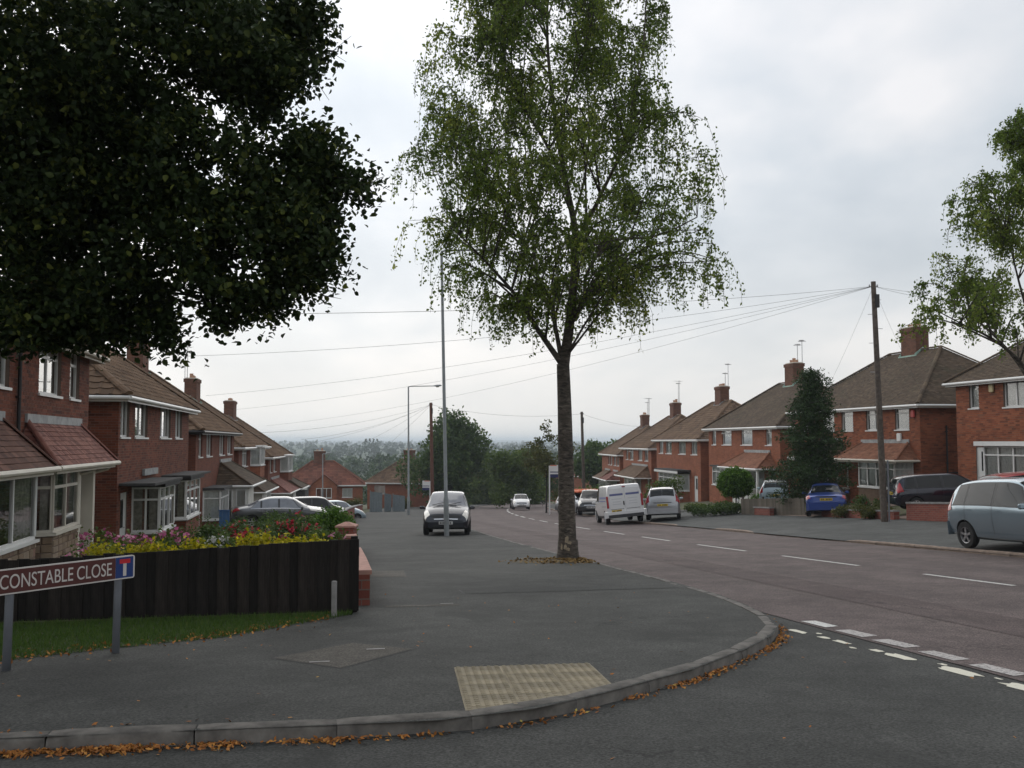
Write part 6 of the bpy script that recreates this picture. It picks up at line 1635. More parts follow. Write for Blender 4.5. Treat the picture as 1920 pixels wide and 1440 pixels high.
# --- grey steel fence by the far left pavement
a = on_ground(696, 90); g = tag(empty('steel_fence', Matrix.Translation(a)), 'grey corrugated steel fence beyond the left gardens', 'fence')
for i in range(3):
    mb = MB(); x0 = (0, 1.3, 2.0)[i]; wd = (1.1, 0.6, 1.1)[i]; h0 = (1.9, 1.7, 1.55)[i]; n = 14
    q = [(x0 + wd * k / n, (i * 0.5) + 0.03 * (k % 2)) for k in range(n + 1)]
    mb.loft([[(x, y, -0.3) for x, y in q], [(x, y, h0 - 0.12 * k / n) for k, (x, y) in enumerate(q)]], False); mb.build('fence_panel', M['grey_metal_fence'], g)
    mb = MB(); mb.box((x0 - 0.06, i * .5 - .05, -.2), (.07, 0, 0), (0, .07, 0), (0, 0, h0 + .3)); mb.build('post', M['grey_metal_fence'], g)

# --- right hand front gardens
garden_wall('raised brick planting bed left of the telegraph pole', [(39.2, 21.9), (36.6, 21.8), (33.4, 21.7)], 0.23, 0.30, M['coping'])
garden_wall('brick garden wall with grey coping right of the telegraph pole', [(32.6, 21.7), (29.4, 21.7), (25.0, 21.7)], 0.23, 0.62, M['coping'])
garden_wall('short low brick wall before the timber fence', [(43.2, 21.4), (46.6, 21.6)], 0.23, 0.34, M['coping'])
for i, (poly, nm) in enumerate(([[(39.6, 21.6), (43.0, 21.6), (44.0, 27.0), (39.6, 27.0)], 'driveway'], [[(29.0, 22.0), (34.5, 22.0), (35.0, 27), (29, 27)], 'driveway'])):
    struct(sheet(nm, poly, M['drive'], 0.012))
a = on_ground(1388, 49.5); b = on_ground(1508, 44.5); u = b - a; Lf = u.length; uh = u.normalized()
tf = tag(empty('timber_fence', Matrix.Translation(a)), 'low weathered timber board fence under the spruce', 'fence'); nb2 = int(Lf / 0.105); nn = Vector((-uh.y, uh.x, 0)).normalized()
for k in range(4):
    mb = MB(); mb.box((0, -0.009, 0), (0.097, 0, 0), (0, 0.018, 0), (0, 0, 0.8)); mb.tone = [0.1 + 0.27 * k] * 6; bmesh_.append(mb.mesh('timber_board', M['fence_tan']))
for k in range(nb2):
    q = uh * (0.105 * k); m4 = Matrix(((uh.x, nn.x, 0, q.x), (uh.y, nn.y, 0, q.y), (uh.z, 0, 1, q.z + random.uniform(-0.02, 0.02)), (0, 0, 0, 1))); link('timber_board', random.choice(bmesh_[-4:]), tf, m4)
for k in range(4):
    mb = MB(); q = uh * (Lf * k / 3); mb.box(q + nn * 0.02, uh * 0.08, nn * 0.08, (0, 0, 0.9)); mb.build('post', M['fence_tan'], tf)

# --- planting
def shrub(name, label, base, lumps, n_cl, per, spread, size, mat, flowers=None, grp=None, cat='shrub', shell=0.5):
    o = tag(empty(name, Matrix.Translation(base)), label, cat, grp)
    mb = MB()
    for l in lumps[:8]: mb.tube([(l[0] * 0.6, l[1] * 0.6, -0.05), (l[0] * 0.8, l[1] * 0.8, l[2] * 0.5), (l[0], l[1], l[2])], [0.02, 0.014, 0.006], 5)
    mb.build('stems', M['bark'], o)
    P, tn = clumpy(lumps, n_cl, per, spread, shell); leaves('foliage', P, tn, size, M[mat], o, up=0.5, ratio=0.65)
    if flowers:
        fm, n, fs, k = flowers; C, _ = lump_points(lumps, n, 0.9); C[:, 2] = np.maximum(C[:, 2], 0.1)
        C = C[C[:, 2] > np.median(C[:, 2]) * 0.7]
        P = np.repeat(C, k, 0) + rng.normal(size=(len(C) * k, 3)) * fs * 0.55
        tag(leaves('flowers', P, np.clip(rng.uniform(0, 1, len(P)), 0, .95), fs, M[fm], o, up=0.6, ratio=0.9), kind='stuff')
    return o
random.seed(17)
def hedge_lumps(a, b, z, r_, n, base): return [(*( (W(*a).lerp(W(*b), (i + 0.5) / n) - base).xy + Vector((random.gauss(0, .06), random.gauss(0, .06)))), z + (W(*a).lerp(W(*b), (i + 0.5) / n).z - base.z) + random.uniform(-.07, .07), r_ * 1.2, r_, r_ * random.uniform(0.8, 1.05)) for i in range(n)]
for (a, b, lab, n, mt) in (((13.42, -2.75), (13.34, -1.7), 'yellow green hedge behind the fence, left stretch', 6, 'leaf_gold'), ((13.34, -1.7), (13.25, -0.9), 'yellow hedge behind the fence, middle stretch', 5, 'leaf_gold'), ((13.25, -0.85), (13.2, 0.1), 'golden hedge behind the fence, taller right stretch', 6, 'leaf_gold')):
    base = W(*a); lm = hedge_lumps(a, b, 0.66 if 'left' in lab else (0.72 if 'middle' in lab else 0.79), 0.19, n, base)
    o = shrub('golden_hedge', lab, base, lm, n * 75, 9, 0.045, 0.06, mt, grp='golden hedge behind the fence', cat='hedge', shell=0.7)
for (sp_, lab, hh, rr, fl, mt) in (((16.5, -3.2), 'pink flowering hydrangea before the second left house bay', 1.15, 0.62, ('petal_pink', 60, 0.07, 14), 'leaf_mid'),
        ((19.5, -2.2), 'clump of pink flowers behind the middle hedge', 0.95, 0.4, ('petal_pink', 26, 0.06, 10), 'leaf_mid'),
        ((17.0, -1.55), 'row of small white flowers behind the hedge', 0.98, 0.32, ('petal_white', 50, 0.06, 12), 'leaf_mid'),
        ((17.5, -1.05), 'white flowers beside the red roses', 0.98, 0.3, ('petal_white', 40, 0.06, 12), 'leaf_mid'),
        ((19.0, -0.9), 'red rose bush behind the golden hedge', 1.05, 0.5, ('petal_red', 60, 0.07, 10), 'leaf_oak'),
        ((22.0, -0.6), 'tall red rose bush near the brick pier', 1.35, 0.55, ('petal_red', 70, 0.07, 10), 'leaf_oak'),
        ((20.5, -1.6), 'dark red rose bush in the middle of the left garden', 1.2, 0.55, ('petal_red', 60, 0.07, 10), 'leaf_oak'),
        ((18.6, 0.05), 'pink and red flowers by the pink coped wall', 0.95, 0.38, ('petal_pink', 30, 0.06, 9), 'leaf_mid'),
        ((21.5, 0.1), 'red flowers leaning on the pink coped wall', 0.95, 0.4, ('petal_red', 40, 0.06, 10), 'leaf_oak'),
        ((26.0, -2.6), 'dark green bush before the blue gate', 1.1, 0.75, None, 'leaf_oak'), ((28.5, -1.2), 'leafy green bush in front of the grey saloon car', 1.25, 0.8, None, 'leaf_oak'), ((24.0, -3.4), 'small green bush under the second left bay', 0.7, 0.5, None, 'leaf_mid'), ((25.5, -0.9), 'mixed green bush between roses and grey car', 1.1, 0.65, ('petal_red', 14, 0.06, 8), 'leaf_mid')):
    hh *= 0.84; base = W(*sp_); lm = [(random.gauss(0, rr * 0.45), random.gauss(0, rr * 0.45), hh * random.uniform(0.4, 0.78), rr * 0.5, rr * 0.5, hh * 0.27) for _ in range(9)]
    shrub('garden_bush', lab, base, lm, 330, 7, 0.06, 0.075, mt, fl, grp='flower garden behind the board fence')
base = W(27.5, 0.35); shrub('round_shrub', 'round bright green shrub on the left garden corner', base, [(0, 0, 0.62, 0.62, 0.6, 0.6), (0.2, 0, 0.55, .5, .5, .5), (-.25, .1, .5, .5, .5, .5)], 900, 9, 0.05, 0.075, 'leaf_bright', shell=0.75)
for (px_, Y, lab, rr, mt, hh) in ((1335, 50, 'low dark green hedge bushes by the silver estate car', 0.75, 'leaf_oak', 0.75), (1310, 51.5, 'low spreading bush beside the silver estate car', 0.55, 'leaf_mid', 0.6), (1365, 50.5, 'dark low bush under the clipped round tree', 0.6, 'leaf_oak', 0.7), (1425, 53, 'small bright bush behind the timber fence', 0.6, 'leaf_bright', 0.9), (1245, 62, 'tall leafy bush beside the fourth right house bay', 0.8, 'leaf_mid', 2.3), (1640, 38.6, 'straggly green plants in the raised brick bed', 0.6, 'leaf_olive', 0.55), (1600, 40.5, 'low plants at the left end of the brick bed', 0.6, 'leaf_olive', 0.45), (1105, 96, 'bright hedge behind the orange topped cars', 1.8, 'leaf_bright', 2.2), (1072, 100, 'green hedge left of the pole behind the birch', 1.6, 'leaf_mid', 2.0), (1612, 41.5, 'small red flowered bush under the canopy', 0.35, 'leaf_oak', 0.9), (905, 205, 'dark hedge along the far road end', 2.2, 'leaf_oak', 1.9), (1000, 120, 'dark shrubbery right of the oncoming white car', 1.4, 'leaf_oak', 2.4), (1062, 78, 'yellow green bush behind the birch trunk', 0.9, 'leaf_olive', 1.9), (660, 99, 'untidy shrub before the steel fence', 0.9, 'leaf_olive', 1.3), (757, 108, 'arching pale shrub right of the steel fence', 1.1, 'leaf_olive', 1.3)):
    base = on_ground(px_, Y); lm = [(random.gauss(0, rr * 0.6), random.gauss(0, rr * 0.4), hh * random.uniform(0.3, 0.72), rr * 0.5, rr * 0.5, hh * 0.3) for _ in range(9)]
    k = 1 if Y < 60 else 1.9
    shrub('garden_bush', lab, base, lm, 330, 8, 0.07 * k, 0.085 * k, mt, ('petal_red', 14, .06, 8) if 'red flowered' in lab else None)
# blue gate board by the third left house
q = on_ground(424, 42.8); q.z += 0.1
bg = tag(empty('blue_gate', Matrix.Translation(q) @ Matrix.Rotation(R(10), 4, 'Z')), 'blue painted board gate beside the white porch', 'gate')
for k in range(3):
    mb = MB(); mb.box((-0.22 + 0.15 * k, 0, 0), (0.145, 0, 0), (0, 0.03, 0), (0, 0, 0.8)); mb.build('board', M['blue_gate'], bg)
mb = MB(); mb.box((-0.24, -0.03, 0.8), (0.49, 0, 0), (0, 0.09, 0), (0, 0, 0.05)); mb.build('gate_cap', M['blue_gate'], bg)

# ================================================================== VEHICLES
def cr1(p0, p1, p2, p3, t):
    return 0.5 * ((2 * p1) + (p2 - p0) * t + (2 * p0 - 5 * p1 + 4 * p2 - p3) * t * t + (3 * p1 - p0 - 3 * p2 + p3) * t ** 3)
class Body:
    """closed car body: stations x, zbot, zbelt, ztop, wsill, wmid, wbelt, wtop"""
    def __init__(s, st): s.st = np.array(st, float); s.x = s.st[:, 0]; s.c1 = {}; s.c2 = {}
    def row(s, x):
        k_ = round(float(x), 5)
        if k_ not in s.c1: s.c1[k_] = s.row_(x)
        return s.c1[k_]
    def row_(s, x):
        X = s.x; i = int(np.clip(np.searchsorted(X, x) - 1, 0, len(X) - 2)); t = (x - X[i]) / (X[i + 1] - X[i]); t = min(1, max(0, t))
        a, b, c, d = s.st[max(i - 1, 0)], s.st[i], s.st[i + 1], s.st[min(i + 2, len(X) - 1)]
        h = X[i + 1] - X[i]
        def slope(p, q, r):      # monotone-limited tangent
            d1 = (q - p) / max(1e-6, q[0] - p[0]) if q[0] > p[0] else None
            d2 = (r - q) / max(1e-6, r[0] - q[0]) if r[0] > q[0] else None
            if d1 is None: return d2
            if d2 is None: return d1
            return np.where(d1 * d2 <= 0, 0, 2 * d1 * d2 / np.where(np.abs(d1 + d2) < 1e-9, 1, d1 + d2))
        m0, m1 = slope(a, b, c) * h, slope(b, c, d) * h
        t2, t3 = t * t, t ** 3
        return (2 * t3 - 3 * t2 + 1) * b + (t3 - 2 * t2 + t) * m0 + (-2 * t3 + 3 * t2) * c + (t3 - t2) * m1
    def ctrl(s, x):
        k_ = round(float(x), 5)
        if k_ not in s.c2: s.c2[k_] = s.ctrl_(x)
        return s.c2[k_]
    def ctrl_(s, x):
        _, zb, zl, zt, ws, wm_, wl_, wt_ = s.row(x); cr_ = min(0.07, (zt - zl) * 0.35)
        return [(0, zb), (ws * 0.86, zb), (ws, zb + 0.09), (wm_, zb + (zl - zb) * 0.58), (wl_, zl), (wt_, zt - cr_), (wt_ * 0.62, zt - cr_ * 0.22), (0, zt)]
    def S(s, x, v):
        c = s.ctrl(x); i = int(min(6, max(0, math.floor(v)))); t = v - i
        p = [np.array(c[max(i - 1, 0)]), np.array(c[i]), np.array(c[i + 1]), np.array(c[min(i + 2, 7)])]
        if i == 6: p[3] = np.array((-c[6][0], c[6][1]))
        if i == 0: p[0] = np.array((-c[1][0], c[1][1]))
        k = 0.55; m0, m1 = (p[2] - p[0]) / 2 * k, (p[3] - p[1]) / 2 * k
        t2, t3 = t * t, t ** 3
        q = (2 * t3 - 3 * t2 + 1) * p[1] + (t3 - 2 * t2 + t) * m0 + (-2 * t3 + 3 * t2) * p[2] + (t3 - t2) * m1
        return Vector((x, q[0], q[1]))
    def nrm(s, x, v):
        e = 0.012; a = s.S(min(s.x[-1], x + e), v) - s.S(max(s.x[0], x - e), v); b = s.S(x, min(7, v + 0.05)) - s.S(x, max(0, v - 0.05)); n = a.cross(b)
        if n.length < 1e-9: return Vector((0, 1, 0))
        n.normalize(); return -n if (n.y < 0 and v < 4.9) or (n.z < 0 and v >= 4.9) else n
    def mesh(s, mat, arches):
        xs = sorted(set(list(np.linspace(s.x[0], s.x[-1], 46)) + list(s.x))); vs = [0, .5, 1, 1.3, 1.7, 2, 2.4, 2.8, 3.2, 3.6, 4, 4.25, 4.6, 4.85, 5, 5.2, 5.6, 6, 6.5, 7]
        rings = []
        for x in xs:
            h = [s.S(x, v) for v in vs]; rings.append([tuple(q) for q in h] + [(q.x, -q.y, q.z) for q in h[-2:0:-1]])
        mb = MB(); mb.loft(rings, True, True, True); me = mb.mesh('body', [mat, M['under']], 38)
        o = bpy.data.objects.new('body_tmp', me); COL.objects.link(o); cut = []
        for (ax, az, r_, wd) in arches:
            mc = MB()
            for sg in (1, -1): mc.lathe([(r_, sg * 0.50), (r_, sg * 1.2)] if sg > 0 else [(r_, -1.2), (r_, -0.50)], 28, (ax, 0, az), 'y', cap0=True, cap1=True)
            c = bpy.data.objects.new('cut', mc.mesh('cut', M['under'])); COL.objects.link(c); cut.append(c)
            m_ = o.modifiers.new('b', 'BOOLEAN'); m_.operation = 'DIFFERENCE'; m_.object = c; m_.solver = 'EXACT'
            try: m_.material_mode = 'TRANSFER'
            except Exception: pass
        bpy.context.view_layer.update(); dg = bpy.context.evaluated_depsgraph_get()
        out = bpy.data.meshes.new_from_object(o.evaluated_get(dg)); out.name = 'body'
        for c in cut + [o]: bpy.data.objects.remove(c)
        return out
    def patch(s, quad, nx=8, nv=5, off=0.006, mirror=False, both=False):
        """quad: (x,v) corners bl, br, tr, tl -> mesh builder lying just over the body"""
        mb = MB()
        def add(sg):
            V = []
            for j in range(nv + 1):
                for i in range(nx + 1):
                    u, w_ = i / nx, j / nv
                    x = (quad[0][0] * (1 - u) + quad[1][0] * u) * (1 - w_) + (quad[3][0] * (1 - u) + quad[2][0] * u) * w_
                    v = (quad[0][1] * (1 - u) + quad[1][1] * u) * (1 - w_) + (quad[3][1] * (1 - u) + quad[2][1] * u) * w_
                    p = s.S(x, v) + s.nrm(x, v) * off; V.append((p.x, p.y * sg, p.z))
            F = []
            for j in range(nv):
                for i in range(nx):
                    q = (j * (nx + 1) + i, j * (nx + 1) + i + 1, (j + 1) * (nx + 1) + i + 1, (j + 1) * (nx + 1) + i); F.append(q if sg < 0 else q[::-1])
            mb.faces(V, F)
        if both: add(1); add(-1)
        else: add(-1 if mirror else 1)
        return mb
def wheel(parent, x, y, r, wd, sg, steer=0.0):
    mb = MB(); prof = [(r * 0.60, -wd / 2), (r * 0.93, -wd / 2), (r, -wd * 0.32), (r, wd * 0.32), (r * 0.93, wd / 2), (r * 0.60, wd / 2)]
    mb.lathe(prof, 26, (0, 0, 0), 'y'); mb.lathe([(r * 0.60, 0.0), (0.01, 0.0)], 26, (0, 0, 0), 'y')
    w_ = mb.build('wheel', M['tyre'], parent, 40, Matrix.Translation((x, y, r)) @ Matrix.Rotation(steer, 4, 'Z'))
    mr = MB(); o = sg * (wd / 2 - 0.012)
    mr.lathe([(r * 0.62, o - sg * 0.03), (r * 0.61, o + sg * 0.006), (r * 0.55, o), (r * 0.52, o - sg * 0.05)], 26, (0, 0, 0), 'y')
    for k in range(5):
        a = 2 * math.pi * k / 5 + 0.3; c, s_ = math.cos(a), math.sin(a); wv = r * 0.085
        mr.box((c * r * .05 - s_ * -wv * 0 - s_ * wv, o - sg * 0.03, s_ * r * .05 + c * wv), (c * r * 0.52, 0, s_ * r * 0.52), (s_ * 2 * wv, 0, -c * 2 * wv), (0, sg * 0.028, 0))
    mr.lathe([(r * 0.13, o - sg * 0.03), (r * 0.13, o + sg * 0.004), (0.01, o + sg * 0.01)], 12, (0, 0, 0), 'y')
    mr.build('rim', M['alloy'], w_)
TYPES = {
 'mpv': dict(st=[(-2.13, .42, .72, .86, .66, .72, .70, .56), (-2.08, .33, .86, 1.10, .76, .82, .79, .62), (-1.98, .28, .96, 1.40, .79, .85, .82, .60), (-1.75, .25, .99, 1.57, .80, .86, .83, .60), (-.9, .22, .99, 1.64, .81, .875, .85, .61), (0, .21, .97, 1.65, .82, .88, .86, .615), (.48, .21, .96, 1.60, .82, .88, .86, .61), (.9, .21, .95, 1.34, .82, .88, .855, .64), (1.22, .21, .93, 1.10, .82, .88, .85, .70), (1.65, .22, .84, .97, .81, .87, .82, .66), (1.95, .24, .70, .80, .77, .83, .77, .60), (2.08, .28, .56, .62, .70, .76, .70, .52), (2.13, .36, .48, .51, .60, .66, .6, .44)], wh=(1.32, -1.36, .315, .195), ws=(.52, 1.20), rw=(-2.05, -1.80), side=[(-1.82, -1.30), (-1.22, -.28), (-.18, .82)], taper=.30),
 'hatch': dict(st=[(-1.92, .42, .70, .84, .64, .70, .68, .55), (-1.87, .34, .84, 1.05, .74, .79, .76, .60), (-1.76, .29, .92, 1.36, .77, .82, .79, .58), (-1.5, .25, .94, 1.48, .78, .835, .81, .58), (-.8, .21, .94, 1.53, .79, .845, .825, .585), (0, .20, .92, 1.525, .79, .845, .83, .59), (.35, .20, .91, 1.48, .79, .845, .83, .585), (.85, .20, .90, 1.20, .79, .845, .825, .63), (1.12, .20, .87, 1.04, .79, .845, .815, .67), (1.5, .22, .78, .89, .78, .83, .78, .62), (1.78, .25, .64, .72, .73, .78, .72, .55), (1.88, .30, .52, .57, .66, .71, .65, .48), (1.92, .36, .47, .50, .58, .62, .57, .4)], wh=(1.22, -1.24, .30, .18), ws=(.38, 1.09), rw=(-1.84, -1.56), side=[(-1.62, -1.22), (-1.14, -.30), (-.20, .72)], taper=.34),
 'saloon': dict(st=[(-2.25, .42, .66, .74, .62, .70, .68, .5), (-2.2, .34, .80, .93, .74, .80, .77, .62), (-2.0, .28, .88, 1.00, .79, .85, .82, .64), (-1.55, .24, .90, 1.06, .80, .865, .84, .66), (-1.0, .21, .91, 1.32, .81, .87, .85, .56), (-.45, .20, .91, 1.42, .81, .87, .855, .54), (.1, .20, .90, 1.42, .81, .87, .855, .545), (.4, .20, .89, 1.36, .81, .87, .855, .55), (.95, .20, .87, 1.05, .81, .87, .845, .65), (1.2, .20, .84, .95, .81, .87, .84, .68), (1.75, .22, .76, .86, .79, .85, .8, .62), (2.1, .26, .62, .69, .73, .79, .73, .54), (2.22, .32, .52, .56, .62, .68, .62, .44)], wh=(1.38, -1.36, .305, .195), ws=(.42, 1.08), rw=(-1.55, -.92), side=[(-1.45, -1.0), (-.92, -.22), (-.14, .66)], taper=.34),
 'van': dict(st=[(-2.40, .46, 1.06, 1.88, .84, .90, .90, .74), (-2.37, .36, 1.06, 1.93, .88, .94, .935, .78), (-2.2, .32, 1.06, 1.96, .90, .95, .945, .80), (-1.0, .28, 1.05, 1.97, .90, .95, .95, .80), (.3, .26, 1.04, 1.96, .90, .95, .95, .79), (.9, .26, 1.04, 1.92, .90, .95, .94, .77), (1.35, .26, 1.03, 1.62, .90, .95, .93, .74), (1.75, .26, 1.0, 1.22, .89, .94, .91, .74), (2.1, .28, .86, .97, .86, .91, .86, .66), (2.34, .32, .66, .74, .78, .84, .78, .58), (2.4, .38, .54, .58, .68, .74, .68, .5)], wh=(1.45, -1.55, .33, .21), ws=(.95, 1.72), rw=None, side=[(.25, 1.15)], taper=.4),
}
BODIES = {}
def car(name, label, kind, pos, head, mat, L=1.0, Wd=1.0, Hh=1.0, roll=0.0, pitch=0.0, cat='car', grp=None, glass='car_glass', plate=None, front=None, rear='std', trim=None, extra=None, lower=None, mirrors=True, rails=False):
    """head: heading angle in degrees, measured from +Y towards +X"""
    T = TYPES[kind]; st = [(x * L, zb * Hh, zl * Hh, zt * Hh, a * Wd, b * Wd, c * Wd, d * Wd) for x, zb, zl, zt, a, b, c, d in T['st']]
    B = Body(st); fx, rx, r_, tw_ = T['wh']; fx *= L; rx *= L; r_ *= Hh
    fw = Vector((math.sin(R(head)), math.cos(R(head)), 0)); lf = Vector((-fw.y, fw.x, 0))
    m3 = Matrix(((fw.x, lf.x, 0), (fw.y, lf.y, 0), (0, 0, 1))).to_4x4()
    c = empty(name, Matrix.Translation(pos) @ m3 @ Matrix.Rotation(R(pitch), 4, 'Y') @ Matrix.Rotation(R(roll), 4, 'X')); tag(c, label, cat, grp)
    kk = (kind, L, Wd, Hh, mat.name)
    if kk not in BODIES: BODIES[kk] = B.mesh(mat, [(fx, r_, r_ * 1.16, 0), (rx, r_, r_ * 1.16, 0)])
    body = link('body', BODIES[kk], c)
    for x in (fx, rx):
        for sg in (1, -1):
            y = sg * (T['st'][5][5] * Wd - tw_ / 2 - 0.012); wheel(c, x, y, r_, tw_, sg)
    g = M[glass]
    a, b = T['ws'][0] * L, T['ws'][1] * L
    B.patch([(b - .01, 5.02), (b, 6.99), (a, 6.99), (a, 5.14)], 8, 8, 0.006, both=True).build('windscreen', M[glass] if front != 'pale' else M['car_glass_sky_tone'], c, True)
    if T['rw']:
        a, b = T['rw'][0] * L, T['rw'][1] * L
        B.patch([(a, 6.99), (a, 5.12), (b, 5.12), (b, 6.99)], 8, 5, 0.006, both=True).build('rear_window', g, c, True)
    n = len(T['side'])
    if kind != 'van':
        a0, b0, tp = T['side'][0][0] * L, T['side'][-1][1] * L, T['taper'] * L
        for mir in (False, True): B.patch([(a0 - .04, 4.06), (b0 + .16, 4.06), (b0 + .14 - tp, 4.95), (a0 + tp * (0.4 if kind != 'saloon' else 0.8) - .05, 4.95)], 14, 5, 0.003, mirror=mir).build('window_surround', M['black'], c, True)
    for k, (a, b) in enumerate(T['side']):
        a, b = a * L, b * L; tp = T['taper'] * L
        la = 0.05 if k else tp * 0.25; rb = tp if k == n - 1 else 0.0
        if k == 0 and n > 1: la = tp * (0.4 if kind != 'saloon' else 0.8)
        for mir in (False, True): B.patch([(a, 4.12), (b + (0.10 if k == n - 1 else 0), 4.12), (b + 0.10 - rb if k == n - 1 else b, 4.9), (a + (la if k == 0 else 0), 4.9)], 6, 4, 0.005, mirror=mir).build('side_window', g, c, True)
        if k < n and kind != 'van':
            for mir in (False, True):      # door shut line and handle
                xx = b + 0.04; B.patch([(xx - .006, 2.3), (xx + .006, 2.3), (xx + .006, 4.1), (xx - .006, 4.1)], 1, 8, 0.0035, mirror=mir).build('door_seam', M['black'], c)
                if k: B.patch([(a + .04, 3.72), (a + .20, 3.72), (a + .20, 3.80), (a + .04, 3.80)], 3, 1, 0.016, mirror=mir).build('door_handle', mat if not trim else trim, c)
    if lower:
        for mir in (False, True): B.patch([(rx + r_ * 1.3, 1.9), (fx - r_ * 1.3, 1.9), (fx - r_ * 1.3, 2.3), (rx + r_ * 1.3, 2.3)], 8, 3, 0.018, mirror=mir).build('side_skirt', lower, c, True)
    xf, xr = st[-1][0], st[0][0]
    # front: lamps, grille, bumper, plate
    fr = MB(); e0 = st[-3]; 
    for mir in (False, True):
        B.patch([(st[-2][0] - .02, 3.55), (st[-4][0] + .02, 3.75), (st[-4][0] - .05, 4.75), (st[-3][0] + .02, 4.95)], 5, 5, 0.007, mirror=mir).build('headlight', M['lamp_clear'], c, True)
    B.patch([(st[-2][0], 5.15), (st[-2][0], 6.99), (st[-3][0] + .03, 6.99), (st[-3][0] + .03, 5.15)], 4, 6, 0.006, both=True).build('grille', M['black'], c)
    B.patch([(st[-2][0] + .015, 5.4), (st[-2][0] + .015, 6.99), (st[-2][0] - .005, 6.99), (st[-2][0] - .005, 5.4)], 1, 6, 0.014, both=True).build('grille_bar', M['chrome'], c)
    mb = MB(); zb, zt_ = st[-1][1], st[-1][3]; wf = st[-1][5]
    mb.loft([[(xf - .10, y * wf * 1.22, z) for y, z in ((-1, zb - .10), (1, zb - .10), (1, zt_ + .02), (-1, zt_ + .02))], [(xf + .03, y * wf * 1.0, z) for y, z in ((-1, zb - .06), (1, zb - .06), (1, zt_ - .02), (-1, zt_ - .02))]], True, True, True); mb.build('front_bumper', trim or mat, c)
    mb = MB(); mb.box((xf + .02, -wf * .7, zb - .05), (.016, 0, 0), (0, wf * 1.4, 0), (0, 0, .08)); mb.build('air_intake', M['black'], c)
    mb = MB(); mb.box((xf + .034, -.26, zb + .05), (.008, 0, 0), (0, .52, 0), (0, 0, .11)); fp = mb.build('number_plate', M['plate_w'], c)
    mb = MB()
    for k in range(7):
        if k == 4: continue
        mb.box((xf + .043, -.22 + .063 * k, zb + .072), (.003, 0, 0), (0, .038, 0), (0, 0, .065))
    tag(mb.build('plate_marks', M['black'], fp), kind='stuff')
    # rear
    zb, zt_, wr = st[0][1], st[0][3], st[0][5]
    mb = MB(); mb.loft([[(xr + .10, y * wr * 1.20, z) for y, z in ((1, zb - .14), (-1, zb - .14), (-1, zb + .20), (1, zb + .20))], [(xr - .05, y * wr * 1.03, z) for y, z in ((1, zb - .10), (-1, zb - .10), (-1, zb + .17), (1, zb + .17))]], True, True, True); mb.build('rear_bumper', trim or mat, c)
    if kind != 'van':
        for mir in (False, True):
            B.patch([(st[2][0] + .12, 3.72), (st[1][0] + .0, 3.62), (st[1][0] - .02, 4.7), (st[2][0] + .02, 4.72)], 4, 5, 0.010, mirror=mir).build('tail_light', M['lamp_red'], c, True)
        pz = zb + (0.27 if kind != 'saloon' else 0.30)
        mb = MB(); mb.box((xr - .03, -.26, pz), (.02, 0, 0), (0, .52, 0), (0, 0, .11)); rp = mb.build('number_plate', M['plate_y'], c)
        mb = MB()
        for k in range(7):
            if k == 4: continue
            mb.box((xr - .034, -.22 + .063 * k, pz + .022), (.003, 0, 0), (0, .038, 0), (0, 0, .065))
        tag(mb.build('plate_marks', M['black'], rp), kind='stuff')
        mb = MB(); mb.box((xr - .02, -.62 * wr, pz + .16), (.015, 0, 0), (0, 1.24 * wr, 0), (0, 0, .03)); mb.build('boot_trim', M['trim'], c)
    if mirrors:
        xm = (T['ws'][0] + .42) * L
        for sg in (1, -1):
            p = B.S(xm, 4.05); mb = MB(); mb.bevbox((p.x, sg * (p.y + .11), p.z + .06), (.10, .19, .13), .03); mb.box((p.x - .02, sg * (p.y - .02), p.z), (.04, 0, 0), (0, sg * .08, 0), (0, 0, .05)); mb.build('door_mirror', trim or mat, c)
    if rails:
        for sg in (1, -1):
            mb = MB(); mb.tube([B.S(x, 5.35) * 1.0 + Vector((0, 0, .05)) if sg > 0 else Vector((x, -B.S(x, 5.35).y, B.S(x, 5.35).z + .05)) for x in np.linspace(-1.5 * L, .3 * L, 6)], .016, 6); mb.build('roof_rail', M['alloy'], c)
    mb = MB()
    for y0 in (-.55, .05):
        a = T['ws'][1] * L; q0, q1 = B.S(a + .02, 6.9), B.S(a - .16, 6.9); mb.tube([(q0.x, y0, q0.z + .02), (q1.x + .06, y0 + .5, q1.z + .0)], .012, 5)
    mb.build('wipers', M['black'], c)
    if extra: extra(c, B, st)
    return c
def at_car(px_, Y, dz=0.0):
    x = (px_ - 960) / 1800.0 * Y; s, t = ST(x, Y); p = W(s, t); p.z += dz; return p, s, t
PT = {k: paint(k + '_paint', *v) for k, v in dict(black=((0.022, 0.025, 0.034), 0.6, 0.28), lightblue=((0.26, 0.335, 0.385), 0.6, 0.26), silver=((0.36, 0.37, 0.39), 0.7, 0.3), white=((0.72, 0.72, 0.72), 0.0, 0.35), blue=((0.022, 0.058, 0.26), 0.4, 0.28), navy=((0.007, 0.009, 0.022), 0.4, 0.24), grey=((0.10, 0.105, 0.115), 0.7, 0.3), paleblue=((0.36, 0.45, 0.50), 0.3, 0.3), red=((0.36, 0.02, 0.02), 0.2, 0.3), darkgrey=((0.05, 0.052, 0.056), 0.6, 0.3), maroon=((0.16, 0.04, 0.05), 0.3, 0.3)).items()}
pit_ = math.degrees(math.atan(SL))
